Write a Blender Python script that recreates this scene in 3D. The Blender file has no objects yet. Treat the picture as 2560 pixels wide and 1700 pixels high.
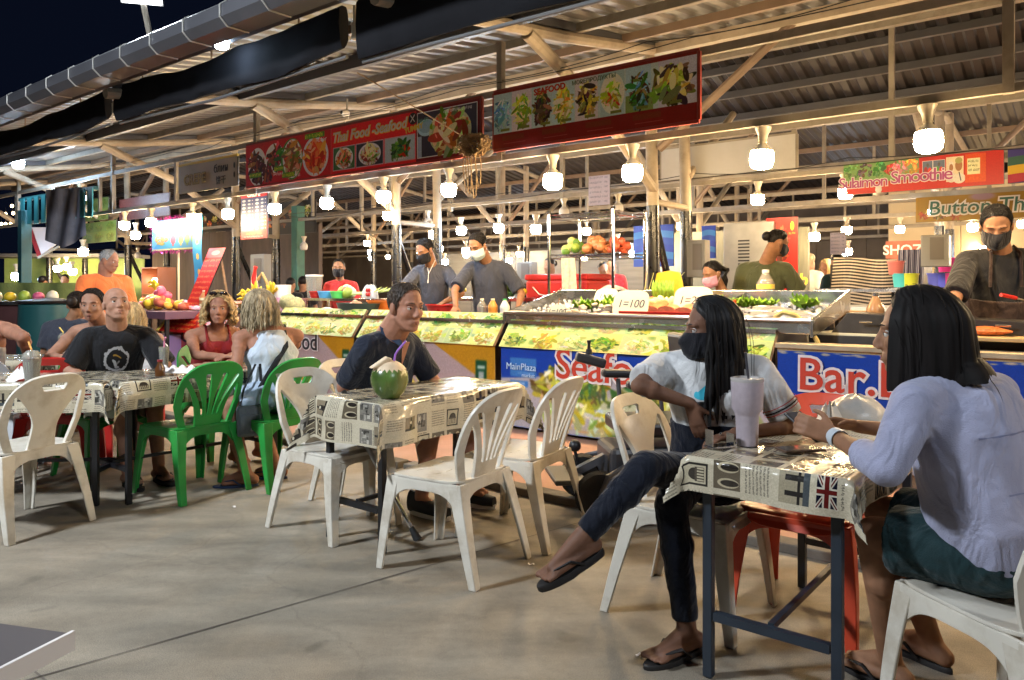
import bpy, math, random
import numpy as np
from mathutils import Vector, Matrix, noise as mnoise

random.seed(7)
rng = np.random.default_rng(7)
scene = bpy.context.scene
COL = scene.collection
PI = math.pi
V = Vector

# ------------------------------------------------------------------ camera
FPX, HZN, EYE = 1900.0, 718.0, 1.30      # focal length (px), horizon row, eye height of the seated photographer
cam_data = bpy.data.cameras.new("camera")
cam = bpy.data.objects.new("camera", cam_data)
COL.objects.link(cam)
cam.location = (0, 0, EYE)
cam.rotation_euler = (math.radians(90), 0, 0)
cam_data.sensor_width = 36.0
cam_data.lens = FPX / 2560.0 * 36.0
cam_data.shift_y = (HZN - 850.0) / 2560.0
cam_data.clip_start = 0.05
cam_data.clip_end = 400.0
scene.camera = cam

# ------------------------------------------------------------------ night sky, exposure
world = bpy.data.worlds.new("World")
scene.world = world
world.use_nodes = True
bg = world.node_tree.nodes["Background"]
bg.inputs[0].default_value = (0.008, 0.013, 0.034, 1)
bg.inputs[1].default_value = 0.22
scene.view_settings.view_transform = 'Standard'
scene.view_settings.look = 'None'
scene.view_settings.gamma = 1.0
scene.view_settings.use_curve_mapping = False
scene.view_settings.exposure = 0.4
scene.cycles.use_denoising = True
try:
    scene.cycles.denoiser = 'OPENIMAGEDENOISE'
except Exception:
    pass
scene.cycles.use_light_tree = True
scene.cycles.sample_clamp_indirect = 6.0
scene.cycles.max_bounces = 6
scene.cycles.diffuse_bounces = 3
scene.cycles.glossy_bounces = 3
scene.cycles.transmission_bounces = 6
scene.cycles.transparent_max_bounces = 8
scene.cycles.caustics_reflective = False
scene.cycles.caustics_refractive = False

WARM = (1.0, 0.70, 0.36)
COOL = (0.60, 0.79, 1.0)
E_WARM, E_COOL = 275.0, 230.0

# ------------------------------------------------------------------ coordinates
CA, SA = math.cos(math.radians(-38.6)), math.sin(math.radians(-38.6))
FR = math.radians(-38.6)                 # the stall row runs 38.6 degrees off the view

def F(fx, fy, z=0.0):
    """stall-row frame (along the row, into the row, up) -> world"""
    return V((fx * CA - fy * SA, fx * SA + fy * CA, z))

def at(px, py, d):
    """a point seen at a photo pixel at depth d"""
    return V(((px - 1280) / FPX * d, d, EYE + (HZN - py) / FPX * d))

def gd(px, py):
    return at(px, py, FPX * EYE / (py - HZN))

def fpx(px, fy):
    """position along the row seen at photo column px on the plane fy"""
    u = (px - 1280) / FPX
    d = fy / (CA - SA * u)
    return d * (SA + CA * u), d

# ------------------------------------------------------------------ materials
MATS = {}

def nodes_of(m):
    nt = m.node_tree
    return nt, nt.nodes, nt.links

def mat(name, col, rough=0.5, metal=0.0, var=0.0, vscale=8.0, bump=0.0, bscale=60.0, dirt=None, dscale=3.0, damt=0.5,
        spec=0.5, coat=0.0, trans=0.0, ior=1.45, alpha=1.0, sss=0.0, emit=None, estr=0.0, stretch=None, sheen=0.0, fold=0.0):
    if name in MATS:
        return MATS[name]
    m = bpy.data.materials.new(name)
    m.use_nodes = True
    nt, N, L = nodes_of(m)
    b = N["Principled BSDF"]
    b.inputs["Base Color"].default_value = (*col, 1)
    b.inputs["Roughness"].default_value = rough
    b.inputs["Metallic"].default_value = metal
    b.inputs["Specular IOR Level"].default_value = spec
    b.inputs["Coat Weight"].default_value = coat
    b.inputs["Coat Roughness"].default_value = 0.15
    b.inputs["Transmission Weight"].default_value = trans
    b.inputs["IOR"].default_value = ior
    b.inputs["Alpha"].default_value = alpha
    b.inputs["Sheen Weight"].default_value = sheen
    if sss:
        b.inputs["Subsurface Weight"].default_value = sss
        b.inputs["Subsurface Radius"].default_value = (0.012, 0.005, 0.003)
        b.inputs["Subsurface Scale"].default_value = 1.0
    if emit:
        b.inputs["Emission Color"].default_value = (*emit, 1)
        b.inputs["Emission Strength"].default_value = estr
    need = var > 0 or bump > 0 or dirt is not None
    if need:
        tc = N.new("ShaderNodeTexCoord")
        mp = N.new("ShaderNodeMapping")
        L.new(tc.outputs["Object"], mp.inputs["Vector"])
        oi = N.new("ShaderNodeObjectInfo")           # every object gets its own patch of wear
        vm = N.new("ShaderNodeVectorMath"); vm.operation = 'SCALE'
        vm.inputs[0].default_value = (17, 29, 41)
        L.new(oi.outputs["Random"], vm.inputs["Scale"]); L.new(vm.outputs[0], mp.inputs["Location"])
        if stretch:
            mp.inputs["Scale"].default_value = stretch
        src = None
        if var > 0:
            nz = N.new("ShaderNodeTexNoise")
            nz.inputs["Scale"].default_value = vscale
            nz.inputs["Detail"].default_value = 5
            L.new(mp.outputs[0], nz.inputs["Vector"])
            mr = N.new("ShaderNodeMapRange")
            mr.inputs["From Min"].default_value = 0.3
            mr.inputs["From Max"].default_value = 0.7
            mr.inputs["To Min"].default_value = 1 - var
            mr.inputs["To Max"].default_value = 1 + var
            L.new(nz.outputs["Fac"], mr.inputs["Value"])
            mx = N.new("ShaderNodeMix")
            mx.data_type = 'RGBA'
            mx.blend_type = 'MULTIPLY'
            mx.inputs["Factor"].default_value = 1
            mx.inputs["A"].default_value = (*col, 1)
            L.new(mr.outputs[0], mx.inputs["B"])
            src = mx.outputs["Result"]
            r2 = N.new("ShaderNodeMapRange")
            r2.inputs["To Min"].default_value = max(0.02, rough - 0.1)
            r2.inputs["To Max"].default_value = min(1, rough + 0.1)
            L.new(nz.outputs["Fac"], r2.inputs["Value"])
            L.new(r2.outputs[0], b.inputs["Roughness"])
        if dirt is not None:
            nz = N.new("ShaderNodeTexNoise")
            nz.inputs["Scale"].default_value = dscale
            nz.inputs["Detail"].default_value = 8
            nz.inputs["Roughness"].default_value = 0.65
            L.new(mp.outputs[0], nz.inputs["Vector"])
            mr = N.new("ShaderNodeMapRange")
            mr.inputs["From Min"].default_value = 0.48
            mr.inputs["From Max"].default_value = 0.72
            mr.inputs["To Max"].default_value = damt
            L.new(nz.outputs["Fac"], mr.inputs["Value"])
            mx = N.new("ShaderNodeMix")
            mx.data_type = 'RGBA'
            L.new(mr.outputs[0], mx.inputs["Factor"])
            if src:
                L.new(src, mx.inputs["A"])
            else:
                mx.inputs["A"].default_value = (*col, 1)
            mx.inputs["B"].default_value = (*dirt, 1)
            src = mx.outputs["Result"]
        if src:
            L.new(src, b.inputs["Base Color"])
        if bump > 0:
            nz = N.new("ShaderNodeTexNoise")
            nz.inputs["Scale"].default_value = bscale
            nz.inputs["Detail"].default_value = 6
            L.new(mp.outputs[0], nz.inputs["Vector"])
            bp = N.new("ShaderNodeBump")
            bp.inputs["Strength"].default_value = bump
            bp.inputs["Distance"].default_value = 0.02
            L.new(nz.outputs["Fac"], bp.inputs["Height"])
            L.new(bp.outputs[0], b.inputs["Normal"])
            if fold:                                  # soft creases of hanging cloth
                mw = N.new("ShaderNodeMapping"); mw.inputs["Scale"].default_value = (1, 1, .55); mw.inputs["Rotation"].default_value = (.5, .3, 0)
                L.new(tc.outputs["Object"], mw.inputs["Vector"])
                nf = N.new("ShaderNodeTexNoise"); nf.inputs["Scale"].default_value = 9; nf.inputs["Detail"].default_value = 2; nf.inputs["Distortion"].default_value = 1.6
                L.new(mw.outputs[0], nf.inputs["Vector"])
                b2 = N.new("ShaderNodeBump"); b2.inputs["Strength"].default_value = fold; b2.inputs["Distance"].default_value = .05
                L.new(nf.outputs["Fac"], b2.inputs["Height"]); L.new(bp.outputs[0], b2.inputs["Normal"]); L.new(b2.outputs[0], b.inputs["Normal"])
    MATS[name] = m
    return m

def emat(name, col, strength):
    if name in MATS:
        return MATS[name]
    m = bpy.data.materials.new(name)
    m.use_nodes = True
    nt, N, L = nodes_of(m)
    N.remove(N["Principled BSDF"])
    e = N.new("ShaderNodeEmission")
    e.inputs[0].default_value = (*col, 1)
    e.inputs[1].default_value = strength
    L.new(e.outputs[0], N["Material Output"].inputs[0])
    MATS[name] = m
    return m

def print_mat(name, arr, rough=0.4, spec=0.4, bump=0.0, bscale=6.0, coat=0.0, emit=0.0):
    """flat print painted by this script (arr: h x w x 3, sRGB-ish 0..1), laid on by UV"""
    h, w, _ = arr.shape
    img = bpy.data.images.new(name, w, h)
    buf = np.ones((h, w, 4), np.float32)
    buf[:, :, :3] = np.clip(arr[::-1], 0, 1)
    img.pixels.foreach_set(buf.ravel())
    img.update()
    m = bpy.data.materials.new(name)
    m.use_nodes = True
    nt, N, L = nodes_of(m)
    b = N["Principled BSDF"]
    t = N.new("ShaderNodeTexImage")
    t.image = img
    L.new(t.outputs[0], b.inputs["Base Color"])
    b.inputs["Roughness"].default_value = rough
    b.inputs["Specular IOR Level"].default_value = spec
    b.inputs["Coat Weight"].default_value = coat
    if emit > 0:
        L.new(t.outputs[0], b.inputs["Emission Color"])
        b.inputs["Emission Strength"].default_value = emit
    if bump > 0:
        tc = N.new("ShaderNodeTexCoord")
        nz = N.new("ShaderNodeTexNoise")
        nz.inputs["Scale"].default_value = bscale
        nz.inputs["Detail"].default_value = 4
        L.new(tc.outputs["Object"], nz.inputs["Vector"])
        bp = N.new("ShaderNodeBump")
        bp.inputs["Strength"].default_value = bump
        bp.inputs["Distance"].default_value = 0.03
        L.new(nz.outputs["Fac"], bp.inputs["Height"])
        L.new(bp.outputs[0], b.inputs["Normal"])
    MATS[name] = m
    return m

# ------------------------------------------------------------------ mesh builder
def frame(d, up=(0, 0, 1)):
    d = V(d).normalized()
    up = V(up)
    if abs(d.dot(up.normalized())) > 0.98:
        up = V((1, 0, 0)) if abs(d.x) < 0.9 else V((0, 1, 0))
    s = d.cross(up).normalized()
    u = s.cross(d).normalized()
    return d, s, u

class MB:
    def __init__(self):
        self.v, self.f, self.uv, self.mi = [], [], {}, []
        self.cur = 0
    def face(self, idx, uvs=None):
        if uvs:
            self.uv[len(self.f)] = uvs
        self.f.append(tuple(idx))
        self.mi.append(self.cur)
    def add(self, pts):
        n = len(self.v)
        self.v.extend([tuple(p) for p in pts])
        return n
    def box(self, c, s, rot=None):
        hx, hy, hz = s[0] / 2, s[1] / 2, s[2] / 2
        P = [V((x, y, z)) for z in (-hz, hz) for y in (-hy, hy) for x in (-hx, hx)]
        if rot is not None:
            P = [rot @ p for p in P]
        n = self.add([p + V(c) for p in P])
        for q in ((0, 2, 3, 1), (4, 5, 7, 6), (0, 1, 5, 4), (2, 6, 7, 3), (0, 4, 6, 2), (1, 3, 7, 5)):
            self.face([n + i for i in q])
        return self
    def bar(self, p, q, w, h, up=(0, 0, 1)):
        p, q = V(p), V(q)
        d, s, u = frame(q - p, up)
        n = self.add([a + s * (w / 2 * i) + u * (h / 2 * j) for a in (p, q) for i, j in ((-1, -1), (1, -1), (1, 1), (-1, 1))])
        for i in range(4):
            j = (i + 1) % 4
            self.face([n + i, n + j, n + 4 + j, n + 4 + i])
        self.face([n + 3, n + 2, n + 1, n]); self.face([n + 4, n + 5, n + 6, n + 7])
        return self
    def loft(self, rings, caps=True, closed=False):
        m = len(rings[0])
        ns = [self.add(r) for r in rings]
        K = len(ns)
        for k in range(K if closed else K - 1):
            a, b = ns[k], ns[(k + 1) % K]
            for i in range(m):
                j = (i + 1) % m
                self.face([a + i, a + j, b + j, b + i])
        if caps and not closed:
            self.face([ns[0] + i for i in range(m)][::-1])
            self.face([ns[-1] + i for i in range(m)])
        return self
    def tube(self, pts, r, n=8, caps=True, flat=1.0):
        pts = [V(p) for p in pts]
        rs = r if isinstance(r, (list, tuple)) else [r] * len(pts)
        rings, s0 = [], None
        for k, p in enumerate(pts):
            a = pts[max(k - 1, 0)]; b = pts[min(k + 1, len(pts) - 1)]
            d = (b - a)
            if d.length < 1e-9:
                d = V((0, 0, 1))
            d.normalize()
            if s0 is None:
                _, s, u = frame(d)
            else:
                s = (s0 - d * s0.dot(d))
                if s.length < 1e-6:
                    _, s, u = frame(d)
                s.normalize()
                u = s.cross(d).normalized()
            s0 = s
            rings.append([p + s * (rs[k] * math.cos(2 * PI * i / n)) + u * (rs[k] * flat * math.sin(2 * PI * i / n)) for i in range(n)])
        return self.loft([rg[::-1] for rg in rings], caps)
    def capsule(self, p, q, r1, r2, n=12, k=4):
        """tapered limb with rounded ends"""
        p, q = V(p), V(q)
        d, s, u = frame(q - p)
        rings = []
        def ring(c, r):
            return [c + s * (r * math.cos(2 * PI * i / n)) + u * (r * math.sin(2 * PI * i / n)) for i in range(n)][::-1]
        for i in range(k):
            t = (i + 0.35) / (k + 0.35) * PI / 2
            rings.append(ring(p - d * (r1 * math.cos(t)), r1 * math.sin(t)))
        rings.append(ring(p, r1)); rings.append(ring(q, r2))
        for i in range(k)[::-1]:
            t = (i + 0.35) / (k + 0.35) * PI / 2
            rings.append(ring(q + d * (r2 * math.cos(t)), r2 * math.sin(t)))
        return self.loft(rings)
    def frustum(self, p, q, r1, r2, n=14):
        return self.tube([p, q], [r1, r2], n)
    def ell(self, c, r, rot=None, nu=14, nv=9):
        c = V(c)
        rings = []
        for j in range(nv):
            t = PI * (j + 0.35) / (nv - 0.3)
            rg = []
            for i in range(nu):
                a = 2 * PI * i / nu
                p = V((r[0] * math.sin(t) * math.cos(a), r[1] * math.sin(t) * math.sin(a), -r[2] * math.cos(t)))
                rg.append(c + (rot @ p if rot is not None else p))
            rings.append(rg)
        return self.loft(rings)
    def lathe(self, prof, n=16, c=(0, 0, 0), caps=True, rot=None):
        c = V(c)
        rings = []
        for r, z in prof:
            rg = []
            for i in range(n):
                p = V((r * math.cos(2 * PI * i / n), r * math.sin(2 * PI * i / n), z))
                rg.append(c + (rot @ p if rot is not None else p))
            rings.append(rg)
        return self.loft(rings, caps)
    def prism(self, outline, y0, y1, M=None):
        """outline (x, z) extruded from y0 to y1"""
        m = len(outline)
        P = [V((x, y, z)) for y in (y0, y1) for x, z in outline]
        if M is not None:
            P = [M @ p for p in P]
        n = self.add(P)
        self.face([n + i for i in range(m)])
        self.face([n + m + i for i in range(m)][::-1])
        for i in range(m):
            j = (i + 1) % m
            self.face([n + j, n + i, n + m + i, n + m + j])
        return self
    def grid(self, fn, nu, nv, uvfn=None, flip=False):
        n = self.add([fn(i / nu, j / nv) for j in range(nv + 1) for i in range(nu + 1)])
        for j in range(nv):
            for i in range(nu):
                q = [(i, j), (i + 1, j), (i + 1, j + 1), (i, j + 1)]
                if flip:
                    q = q[::-1]
                idx = [n + b * (nu + 1) + a for a, b in q]
                self.face(idx, [(uvfn(a / nu, b / nv) if uvfn else (a / nu, b / nv)) for a, b in q])
        return self
    def mesh(self, name, mats=None, smooth=True):
        me = bpy.data.meshes.new(name)
        me.from_pydata(self.v, [], self.f)
        if mats is not None:
            for m in (mats if isinstance(mats, (list, tuple)) else [mats]):
                me.materials.append(m)
        if self.uv:
            ul = me.uv_layers.new(name="UVMap")
            k = 0
            for fi, f in enumerate(self.f):
                u = self.uv.get(fi)
                for c in range(len(f)):
                    if u:
                        ul.data[k].uv = u[c]
                    k += 1
        if any(self.mi):
            me.polygons.foreach_set("material_index", self.mi)
        if smooth:
            me.polygons.foreach_set("use_smooth", [True] * len(me.polygons))
        me.update()
        return me

def link(name, me, parent=None):
    o = bpy.data.objects.new(name, me)
    COL.objects.link(o)
    if parent is not None:
        o.parent = parent
    return o

def autosmooth(me, ang=0.6):
    try:
        me.set_sharp_from_angle(angle=ang)
    except Exception:
        pass

def part(name, mb, m, parent=None, smooth=True, bevel=0.0, label=None, ang=0.6):
    me = mb.mesh(name, m, smooth)
    if smooth:
        autosmooth(me, ang)
    o = link(name, me, parent)
    if bevel:
        md = o.modifiers.new("bevel", 'BEVEL')
        md.width = bevel
        md.segments = 2
        md.limit_method = 'ANGLE'
    if label:
        o["label"] = label
    return o

def tag(o, label=None, cat=None, group=None, kind=None):
    if label: o["label"] = label
    if cat: o["category"] = cat
    if group: o["group"] = group
    if kind: o["kind"] = kind
    return o

def thing(name, label, cat, loc=(0, 0, 0), rz=0.0, group=None):
    o = bpy.data.objects.new(name, None)
    o.empty_display_size = 0.1
    COL.objects.link(o)
    o.location = loc
    o.rotation_euler = (0, 0, rz)
    return tag(o, label, cat, group)

def fthing(name, label, cat, fx, fy, z=0.0, group=None, rz=0.0):
    return thing(name, label, cat, F(fx, fy, z), FR + rz, group)

KIDS = {}
def kids_of(o):
    return [c for c in bpy.data.objects if c.parent == o]

def dup(root, loc, rz, label, group=None, swap=None):
    """a copy of a thing with copies of its parts and sub-parts (mesh data shared); swap = {old material: new}"""
    r = root.copy(); COL.objects.link(r)
    r.location = loc; r.rotation_euler = (0, 0, rz)
    r["label"] = label
    if group: r["group"] = group
    def rec(src, dst):
        for ch in src.children:
            c = ch.copy(); COL.objects.link(c); c.parent = dst
            rec(ch, c)
    rec(root, r)
    return r

def sheet_mask(fn, x0, x1, z0, z1, step, mapf):
    """marching squares: the region fn(x, z) > 0 as clean-edged polygons, each point carried through mapf(x, z)"""
    nx, nz = int(round((x1 - x0) / step)), int(round((z1 - z0) / step))
    xs = x0 + np.arange(nx + 1) * (x1 - x0) / nx
    zs = z0 + np.arange(nz + 1) * (z1 - z0) / nz
    X, Z = np.meshgrid(xs, zs)
    D = fn(X, Z)
    mb = MB(); key = {}
    def vid(k, x, z):
        if k not in key:
            key[k] = mb.add([mapf(x, z)])
        return key[k]
    for j in range(nz):
        for i in range(nx):
            cs = [(i, j), (i + 1, j), (i + 1, j + 1), (i, j + 1)]
            d = [D[b, a] for a, b in cs]
            if max(d) <= 0:
                continue
            poly = []
            for c in range(4):
                (a, b), (a2, b2) = cs[c], cs[(c + 1) % 4]
                d1, d2 = d[c], d[(c + 1) % 4]
                if d1 > 0:
                    poly.append(vid((a, b), xs[a], zs[b]))
                if (d1 > 0) != (d2 > 0):
                    t = d1 / (d1 - d2)
                    e = tuple(sorted([(a, b), (a2, b2)]))
                    poly.append(vid(e, xs[a] + (xs[a2] - xs[a]) * t, zs[b] + (zs[b2] - zs[b]) * t))
            if len(poly) >= 3:
                mb.face(poly)
    return mb

FONT = None
def text(s, size, m, parent, M, name="lettering", bold=0.0, shear=0.0, ext=0.002, align='CENTER', space=1.0, width=None):
    """lettering as a raised outline; M places it (x along the line, y up, z out of the surface)"""
    cu = bpy.data.curves.new(name, 'FONT')
    cu.body = s
    cu.size = size
    cu.align_x = align
    cu.align_y = 'CENTER'
    cu.shear = shear
    cu.offset = bold
    cu.extrude = ext
    cu.space_character = space
    cu.resolution_u = 3
    cu.materials.append(m)
    o = bpy.data.objects.new(name, cu)
    COL.objects.link(o)
    o.parent = parent
    o.matrix_local = M
    return o

def facing(x, y, z, tilt=0.0, roll=0.0, rz=0.0):
    """lettering frame on a surface that faces the plaza (local -y); tilt leans the top back"""
    return Matrix.Translation((x, y, z)) @ Matrix.Rotation(rz, 4, 'Z') @ Matrix.Rotation(PI / 2 - tilt, 4, 'X') @ Matrix.Rotation(roll, 4, 'Z')
# ------------------------------------------------------------------ flat print, painted with numpy
class Canvas:
    def __init__(self, w, h, col):
        self.w, self.h = w, h
        self.a = np.ones((h, w, 3), np.float32) * np.array(col, np.float32)
        self.Y, self.X = np.mgrid[0:h, 0:w].astype(np.float32)
    def _win(self, x0, y0, x1, y1):
        x0, x1 = int(max(0, math.floor(x0))), int(min(self.w, math.ceil(x1)))
        y0, y1 = int(max(0, math.floor(y0))), int(min(self.h, math.ceil(y1)))
        return slice(y0, max(y1, y0)), slice(x0, max(x1, x0))
    def blend(self, sl, m, col):
        m = np.clip(m, 0, 1)[..., None]
        self.a[sl] = self.a[sl] * (1 - m) + np.array(col, np.float32) * m
    def ell(self, cx, cy, rx, ry, col, ang=0.0, soft=1.2, alpha=1.0):
        R = max(rx, ry) + 3
        sl = self._win(cx - R, cy - R, cx + R, cy + R)
        dx, dy = self.X[sl] - cx, self.Y[sl] - cy
        c, s = math.cos(ang), math.sin(ang)
        d = np.sqrt(((dx * c + dy * s) / rx) ** 2 + ((-dx * s + dy * c) / ry) ** 2)
        self.blend(sl, (1 - d) * min(rx, ry) / soft * alpha, col)
    def rect(self, x0, y0, x1, y1, col, alpha=1.0):
        sl = self._win(x0, y0, x1, y1)
        self.a[sl] = self.a[sl] * (1 - alpha) + np.array(col, np.float32) * alpha
    def line(self, x0, y0, x1, y1, w, col, alpha=1.0):
        sl = self._win(min(x0, x1) - w - 1, min(y0, y1) - w - 1, max(x0, x1) + w + 2, max(y0, y1) + w + 2)
        px, py = self.X[sl] - x0, self.Y[sl] - y0
        vx, vy = x1 - x0, y1 - y0
        L2 = vx * vx + vy * vy + 1e-6
        t = np.clip((px * vx + py * vy) / L2, 0, 1)
        d = np.hypot(px - t * vx, py - t * vy)
        self.blend(sl, (w / 2 - d + 0.5) * alpha, col)
    def grain(self, amt, k=4):
        n = rng.normal(0, 1, (self.h // k + 2, self.w // k + 2)).repeat(k, 0).repeat(k, 1)[:self.h, :self.w]
        self.a *= (1 + amt * n[..., None]).astype(np.float32)

def blur(a, n=2, r=1):
    for _ in range(n):
        for ax in (0, 1):
            b = a.copy(); c = 1
            for k in range(1, r + 1):
                b += np.roll(a, k, ax) + np.roll(a, -k, ax); c += 2
            a = b / c
    return a

def jit(c, a):
    return tuple(float(np.clip(x + rng.uniform(-a, a), 0.02, 1)) for x in c)

def dish(cv, cx, cy, rx, ry, cols, plate=None, n=70, long=True):
    """a heap of cut food on a plate"""
    if plate is not None:
        cv.ell(cx, cy, rx * 1.18, ry * 1.15, jit(plate, .02))
        cv.ell(cx, cy + ry * .05, rx * 1.02, ry, tuple(x * .86 for x in plate))
    for k in range(n):
        a, r = rng.uniform(0, 2 * PI), math.sqrt(rng.uniform(0, 1)) * .85
        x, y = cx + math.cos(a) * rx * r, cy + math.sin(a) * ry * r
        c = jit(cols[rng.integers(len(cols))], .09)
        sh = .75 + .4 * (1 - (y - cy + ry) / (2 * ry))
        c = tuple(min(1, x_ * sh) for x_ in c)
        L = rng.uniform(.12, .36) * min(rx, ry)
        cv.ell(x, y, L * (1.9 if long else 1.1), L * rng.uniform(.35, .8), c, rng.uniform(0, PI), 1.5)
        if k % 3 == 0:
            cv.ell(x - L * .2, y - L * .2, L * .5, L * .16, tuple(min(1, q + .28) for q in c), rng.uniform(0, PI), 1.5, .7)

def scribble(cv, x0, y0, w, h, col, words=3):
    """rows of print too small to read"""
    x = x0
    while x < x0 + w:
        ww = rng.uniform(h * .8, h * 2.4)
        k = x
        while k < min(x + ww, x0 + w):
            cv.line(k, y0 + rng.uniform(0, h * .3), k + rng.uniform(-1, 1), y0 + h * rng.uniform(.7, 1), max(1, h * .16), col)
            if rng.random() < .6:
                yy = y0 + h * rng.choice([.15, .5, .9])
                cv.line(k, yy, k + h * .4, yy, max(1, h * .15), col)
            k += h * .45
        x += ww + h * .5

GREENS = [(.52, .66, .16), (.66, .74, .22), (.36, .55, .15), (.80, .80, .34), (.85, .84, .55), (.55, .62, .25), (.9, .88, .7)]
YELLOWS = [(.82, .74, .22), (.74, .72, .25), (.88, .84, .5), (.6, .62, .2), (.92, .9, .75), (.75, .6, .25)]
PALES = [(.86, .88, .72), (.78, .82, .6), (.93, .92, .82), (.62, .72, .45), (.85, .82, .6)]
MEATS = [(.35, .13, .09), (.5, .22, .14), (.26, .09, .07), (.6, .34, .2), (.2, .08, .06)]
MIXED = [(.62, .42, .25), (.78, .62, .4), (.5, .25, .15), (.85, .78, .62), (.35, .45, .16), (.75, .35, .22)]
REDS = [(.85, .35, .14), (.8, .25, .12), (.92, .55, .25), (.9, .72, .45), (.7, .2, .1)]
DARK = [(.16, .13, .11), (.28, .2, .14), (.4, .33, .2), (.55, .5, .3), (.2, .22, .12)]
BLUEISH = [(.45, .68, .76), (.36, .58, .68), (.6, .78, .82), (.3, .48, .55), (.7, .82, .82)]
LEAFY = [(.16, .38, .12), (.26, .5, .16), (.1, .28, .1), (.4, .6, .25), (.75, .2, .12)]

def food_board(nx, ny, w, h, seed):
    """two rows of washed out food photos"""
    global rng
    rng = np.random.default_rng(seed)
    cv = Canvas(w, h, (.80, .82, .55))
    cw, ch = w / nx, h / ny
    for j in range(ny):
        for i in range(nx):
            x0, y0 = i * cw, j * ch
            cv.rect(x0, y0, x0 + cw, y0 + ch, jit([(.80, .80, .58), (.70, .78, .58), (.82, .80, .52), (.66, .74, .60), (.78, .76, .62)][rng.integers(5)], .03))
            for _ in range(5):
                cv.ell(x0 + cw * rng.uniform(.05, .95), y0 + ch * rng.uniform(.05, .95), cw * rng.uniform(.1, .25), ch * rng.uniform(.1, .25), jit([(.45, .62, .35), (.85, .84, .66), (.72, .72, .35), (.55, .68, .55)][rng.integers(4)], .06), rng.uniform(0, 3), 14, .6)
            pal = [GREENS, YELLOWS, PALES, GREENS + LEAFY[:2], YELLOWS][rng.integers(5)]
            px, py = x0 + cw * rng.uniform(.42, .58), y0 + ch * rng.uniform(.48, .58)
            rx, ry = cw * rng.uniform(.36, .46), ch * rng.uniform(.32, .42)
            dish(cv, px, py, rx, ry, [tuple(q * .92 for q in c) for c in pal], (.84, .86, .76) if rng.random() < .5 else None, 90)
            for _ in range(rng.integers(6, 22)):
                a = rng.uniform(0, 2 * PI); q = rng.uniform(0, .7)
                xx, yy = px + rx * q * math.cos(a), py + ry * q * math.sin(a)
                cv.line(xx, yy, xx + rx * rng.uniform(-.4, .4), yy + ry * rng.uniform(-.4, .4), rng.uniform(2, 5), jit([(.30, .48, .12), (.78, .76, .4), (.5, .55, .15)][rng.integers(3)], .08), .9)
    cv.a = blur(cv.a, 2, 1)
    for j in range(ny):
        for i in range(nx):
            x0, y0 = i * cw, j * ch
            scribble(cv, x0 + cw * .08, y0 + ch * .9, cw * rng.uniform(.3, .6), ch * .05, (.5, .52, .34))
            cv.rect(x0 - 2, y0, x0 + 2, y0 + ch, (.84, .84, .62), .6)
        cv.rect(0, j * ch - 3, w, j * ch + 2, (.84, .82, .50))
    cv.grain(.02)
    return cv.a * np.array([.88, .90, .80])

def thai_sign():
    global rng
    rng = np.random.default_rng(5)
    W, H = 1920, 250
    cv = Canvas(W, H, (.80, .13, .15))
    cv.rect(0, 0, 830, H, (.70, .12, .14))
    WH = (.92, .94, .98)
    dish(cv, 120, 140, 82, 100, MEATS, WH, 60)
    dish(cv, 300, 105, 80, 76, MEATS + [(.85, .2, .35), (.2, .45, .15)], WH, 60)
    dish(cv, 225, 190, 60, 50, MEATS, None, 50)
    cv.ell(470, 128, 105, 120, (.2, .5, .2)); cv.ell(475, 126, 92, 112, (.9, .92, .9))
    dish(cv, 478, 128, 82, 100, MIXED, None, 110)
    cv.ell(690, 135, 118, 112, (.78, .8, .92)); cv.ell(690, 135, 98, 95, (.8, .4, .2))
    dish(cv, 690, 138, 90, 86, REDS, None, 80)
    for x, y, w in ((40, 178, 120), (300, 160, 90), (380, 205, 120), (600, 8, 170)):
        cv.rect(x - 4, y - 4, x + w + 4, y + 26, (.28, .5, .12))
        scribble(cv, x, y, w, 20, (.85, .92, .2))
    for x, y, w in ((290, 192, 100), (500, 215, 50), (700, 40, 90)):
        scribble(cv, x, y, w, 18, (.9, .9, .95))
    cv.rect(828, 0, 834, H, (.75, .3, .3))
    for k, (x0, x1, pal, bgc) in enumerate([(852, 1030, MIXED + REDS + LEAFY[:2], (.2, .4, .25)), (1045, 1255, MIXED + PALES, (.16, .2, .25)), (1272, 1490, LEAFY + LEAFY + [(.8, .2, .12)], (.62, .7, .74))]):
        cv.rect(x0 - 5, 108, x1 + 5, 236, (.72, .6, .66))
        cv.rect(x0, 113, x1, 231, bgc)
        dish(cv, (x0 + x1) / 2, 172, (x1 - x0) * .36, 50, pal, (.8, .85, .88) if k < 2 else None, 80)
        scribble(cv, x0 + 60, 214, 90, 11, (.9, .8, .85))
    cv.rect(1500, 0, W, H, (.40, .1, .14))
    cv.rect(1508, 12, W - 14, H - 14, (.80, .84, .95)); cv.rect(1512, 16, W - 18, H - 18, (.2, .2, .27))
    cv.ell(1570, 90, 60, 42, (.62, .75, .82)); cv.ell(1570, 84, 50, 32, (.5, .64, .72))
    cv.rect(1512, 130, 1540, H - 18, (.55, .62, .72))
    dish(cv, 1730, 128, 118, 96, MIXED + PALES + [(.82, .7, .4)], (.7, .7, .6), 150)
    scribble(cv, 1690, 22, 190, 16, (.85, .85, .92))
    scribble(cv, 1520, 40, 70, 22, (.35, .6, .55))
    cv.grain(.03)
    return np.clip(cv.a * 1.2, 0, 1)

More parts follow.
